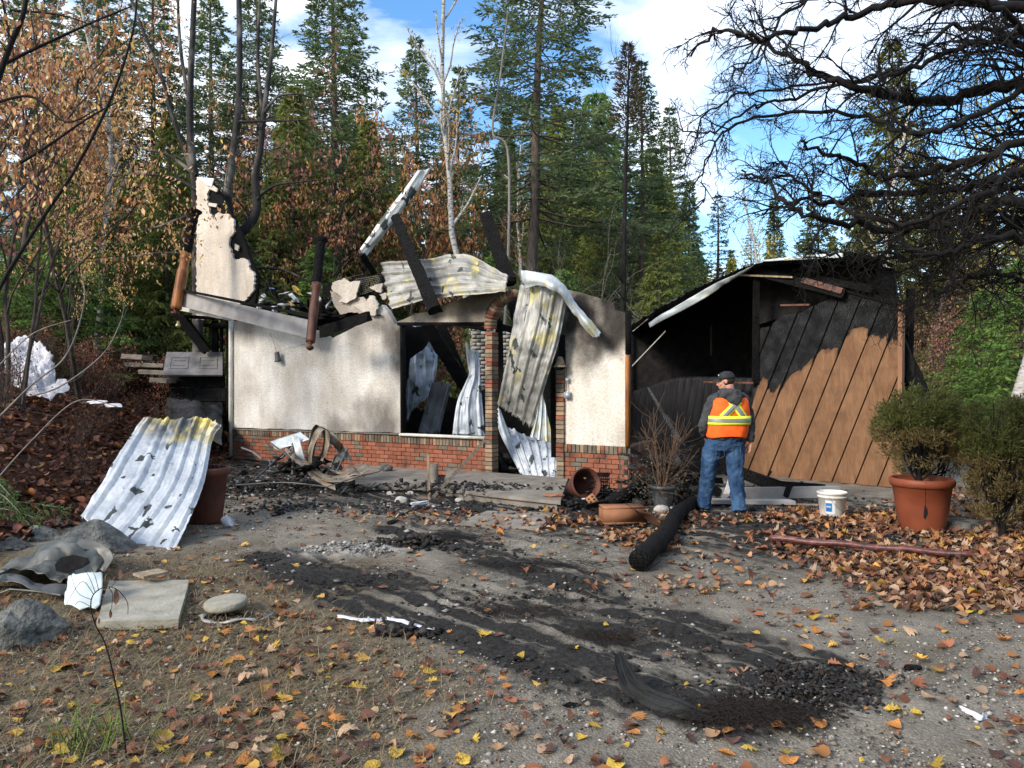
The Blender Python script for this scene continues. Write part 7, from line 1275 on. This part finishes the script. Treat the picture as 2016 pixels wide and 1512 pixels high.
traced('bare_shrub', 'thin arching twigs in front of the leafy bank', [([(-30, 850), (60, 760), (130, 700), (165, 600), (160, 530)], 9.5, .014, .005), ([(60, 780), (120, 760), (200, 700), (235, 640), (245, 600)], 9.8, .012, .004), ([(-20, 960), (60, 870), (150, 790), (230, 800)], 8.5, .010, .004), ([(-20, 740), (60, 660), (140, 630)], 9, .01, .004)], 'bark_grey', 4, 37, cat='shrub', seglen=.6, subr=.5, depth=1)
# cedar sprig at left edge
t = thing('cedar_sprig', 'green cedar frond reaching in at the left edge above the rocks', 'branch', P(-10, 1000, 7.2)); a = Acc(); b_ = Acc()
for (x0, y0, x1, y1) in ((-30, 935, 20, 975), (-30, 990, 120, 1000), (-30, 1000, 70, 1020), (-20, 960, 40, 1010)):
    pts = lerp_path([P(x0, y0, 7.3), P((x0 + x1) / 2, (y0 + y1) / 2 - 6, 7.2), P(x1, y1, 7.1)], 12); tube(b_, pts, np.linspace(.008, .003, 12), 4)
    for i in range(1, 12):
        for s_ in (-1, 1):
            m = 9; f = np.linspace(.1, 1, m)[:, None]; d = unit(np.array([.6, -.2, s_ * .35 - .35])); base_ = pts[i] + d * f * .11; kites(a, base_, np.tile(d, (m, 1)) + rng.normal(0, .4, (m, 3)), np.full(m, .045), np.full(m, .014), rng, np.array([(.07, .13, .04)]) * rng.uniform(.6, 1.3, (m, 1)))
b_.obj('twig', M['bark_grey'], t); a.obj('fronds', M['needle'], t)
# ---- thuja shrubs
def thuja(name, label, base, H, Rx, n, seed, lo=.25, par_stems=5, cat='shrub', flat=1.0):
    q = np.random.default_rng(seed); t = thing(name, label, cat, base); a = Acc(); base = np.asarray(base, float); tips = []
    for i in range(par_stems * 6):
        an = q.uniform(0, 6.28); top = base + [math.cos(an) * Rx * q.uniform(.2, .95), math.sin(an) * Rx * flat * q.uniform(.2, .95), H * q.uniform(.45, 1)]; st = base + [0, 0, H * q.uniform(0, .35)]; pts = lerp_path([st, (st + top) / 2 + [math.cos(an) * Rx * .15, 0, -.02] + q.normal(0, .03, 3), top], 9); tube(a, pts, np.linspace(.012, .004, 9), 4); tips.append(pts)
    tube(a, [base - [0, 0, .05], base + [q.normal(0, .04), 0, H * .35], base + [q.normal(0, .05), 0, H * .7]], [.035, .028, .012], 7); a.obj('stems', M['bark_dark'], t); c = Acc(); P_ = []; D_ = []
    for i in range(n):
        an = q.uniform(0, 6.28); h = (lo + (1 - lo) * q.random() ** .6) * (.80 + .24 * (.5 + fbm(math.cos(an) * 1.7 + seed, math.sin(an) * 1.7, seed, 3))); r_ = Rx * (1 - .55 * max(0, h - .75) / .25 * q.random()) * q.random() ** .35 * (1 + .12 * math.sin(an * 3 + seed)) * (.55 + .45 * min(1, h / .5)); p = base + [math.cos(an) * r_, math.sin(an) * r_ * flat, H * h + q.normal(0, .02)]
        if fbm(*(p * 6), 2) < .10 - .35 * (h - .4): continue
        P_.append(p); D_.append([math.cos(an) * .6, math.sin(an) * .6, q.uniform(.1, 1.1)])
    P_ = np.array(P_); D_ = np.array(D_); m = len(P_); rep = np.repeat(np.arange(m), 6); d = D_[rep] + q.normal(0, .5, (m * 6, 3)); hn = ((P_[rep][:, 2] - base[2]) / H)[:, None]
    col = np.where(hn > .62, np.array([[.13, .14, .042]]), np.array([[.20, .155, .065]])) * q.uniform(.55, 1.35, (m * 6, 1)); kites(c, P_[rep] + q.normal(0, .018, (m * 6, 3)), d, q.uniform(.035, .07, m * 6), q.uniform(.008, .016, m * 6), q, col); c.obj('foliage', M['needle'], t); return t
thuja('potted_thuja', 'brownish green thuja growing in the cracked terracotta flowerpot', gpt(1815, 1046) + [-.04, 0, .54], .98, .44, 4600, 1, lo=.18)
hb = at_g(1862, 1036); thuja('thuja_shrub', 'thuja shrub just right of the flowerpot', hb + [.05, .5, 0], 1.52, .40, 4200, 2, lo=.35); thuja('thuja_shrub', 'large brown green thuja hedge plant at the right edge', at_g(1972, 1062), 1.42, .42, 6500, 3, lo=.14); thuja('thuja_shrub', 'thuja behind the hedge plant at the right edge', at_g(2030, 1030) , 1.5, .5, 4500, 4, lo=.1)
beam('dark_kerb_stone', at_g(1868, 1042, .05), at_g(1925, 1050, .05), .14, .3, M['rock'], None, .01, label='dark green grey stone block right of the flowerpot', cat='stone')
t = thing('leaning_trunk', 'pale leaning birch trunk at the right edge behind the hedge', 'tree', P(1990, 860, 16) * [1, 1, 0]); a = Acc(); tube(a, [P(1975, 900, 16), P(2000, 800, 16), P(2035, 680, 16), P(2080, 500, 16)], [.15, .14, .12, .1], 9); a.obj('trunk', M['birch'], t)
# ---- the dead conifer at the right with dense black branches
DY = 6.6
dead = thing('dead_conifer', 'large scorched conifer at the right edge with dense drooping black branches', 'tree', (4.95, DY + .2, 0)); q = np.random.default_rng(77); TT = Acc(); SM = Acc()
tx = lambda z: np.array([4.95 - .03 * z, DY + .2, z]); tube(TT, [tx(z) for z in (-.1, .5, 1.5, 3, 5, 7, 9, 12)], [.24, .20, .19, .18, .16, .13, .1, .05], 12); TT.obj('trunk', M['bark_dark'], dead)
nb = [0]
def twig(p, d, L_, r, lv, mx=3):
    n = (10, 8, 6, 4)[lv]; pts = [p]; dd = unit(d); bend = q.normal(0, (.05, .09, .12, .15)[lv], 3); bend[2] -= (.03, .035, .02, 0)[lv]
    for i in range(n):
        dd = unit(dd + bend + q.normal(0, .10 + .03 * lv, 3)); pts.append(pts[-1] + dd * L_ / n)
    tube(SM, pts, np.linspace(r, max(.0019, r * .25), n + 1), (5, 4, 3, 3)[lv]); nb[0] += 1
    if lv < mx:
        for k_ in range((9, 6, 5, 0)[lv]):
            i = q.integers(1, n); a_ = unit(np.cross(dd, q.normal(0, 1, 3))); twig(pts[i], unit(unit(pts[i + 1] - pts[i]) * .75 + a_ * .65), L_ * (.45, .48, .42)[lv] * q.uniform(.5, 1.2), r * .5, lv + 1, mx)
limbs = [([(2090, 180), (1960, 165), (1860, 200), (1760, 190), (1680, 172), (1600, 140), (1520, 92), (1450, 70)], .075, 6.7), ([(2080, 20), (1900, 5), (1760, 8), (1680, 30), (1600, 55), (1500, 75), (1420, 60), (1360, 110)], .055, 6.3), ([(2060, 60), (1920, 85), (1800, 130), (1700, 158), (1560, 190), (1470, 215), (1400, 262), (1325, 250)], .035, 6.9),
    ([(2080, 250), (1960, 300), (1860, 330), (1740, 345), (1660, 310), (1600, 292), (1580, 280)], .05, 6.4), ([(2080, 330), (1960, 350), (1850, 380), (1720, 380), (1640, 395), (1560, 400), (1500, 420)], .055, 6.8), ([(2080, 430), (1980, 400), (1880, 440), (1780, 450), (1680, 440), (1610, 430), (1550, 400), (1500, 350), (1460, 335)], .055, 6.2),
    ([(2080, 480), (1960, 470), (1860, 500), (1780, 480), (1760, 420), (1740, 380)], .04, 6.0), ([(2060, 150), (1900, 240), (1800, 260), (1700, 230), (1560, 220), (1440, 250), (1400, 300), (1385, 400)], .035, 6.5), ([(2060, 120), (1980, 70), (1860, 60), (1800, 130), (1700, 150), (1500, 180), (1440, 190), (1380, 240), (1350, 330)], .03, 7.2),
    ([(2060, 560), (1960, 540), (1880, 560), (1800, 590), (1740, 600)], .03, 6.6), ([(2070, 400), (1930, 470), (1830, 500), (1750, 510), (1640, 500), (1580, 490)], .04, 7.0), ([(2080, 100), (1960, 20), (1850, -20), (1700, -40), (1560, 20), (1480, 120), (1440, 130)], .035, 6.0), ([(2060, 300), (1900, 400), (1760, 440), (1640, 400), (1540, 330), (1500, 320)], .035, 6.0), ([(2060, 520), (1940, 560), (1860, 580), (1800, 585)], .016, 6.4)]
for pl_, r0, Y_ in limbs:
    n = 44; r0 *= .82; c = [P(x, y, Y_ + .35 * math.sin(i * 1.3 + r0 * 90)) for i, (x, y) in enumerate(pl_)]; pts = lerp_path(c, n); pts[1:-1] += q.normal(0, .016, (n - 2, 3)); a = Acc(); tube(a, pts, r0 * (1 - .82 * np.linspace(0, 1, n) ** .9), 8); a.obj('limb', M['bark_dark'], dead)
    for k_ in range(24):
        i = int(q.integers(5, n - 1)); u = i / n; d = unit(pts[i + 1] - pts[i]); a_ = unit(np.cross(d, q.normal(0, 1, 3))); a_[1] *= .6; twig(pts[i], unit(d * .8 + a_ * .7), q.uniform(.35, .85) * (1.05 - .45 * u), r0 * .26 * (1.1 - .7 * u) + .0025, 1)
# thicket close to the trunk
for k_ in range(80):
    z_ = q.uniform(2.9, 5.6); p = tx(z_) + [q.normal(-.1, .1), q.normal(0, .1), 0]; an = q.normal(math.pi, .7); twig(p, [math.cos(an), math.sin(an) * .8, q.uniform(-.15, .5)], q.uniform(.6, 1.3), .014, 1)
SM.obj('twigs', M['bark_dark'], dead, kind='stuff', label='mass of fine bare black twigs'); print('twigs', nb[0], 'objects', len(bpy.data.objects), 'tris', sum(len(m.polygons) for m in bpy.data.meshes) * 2)
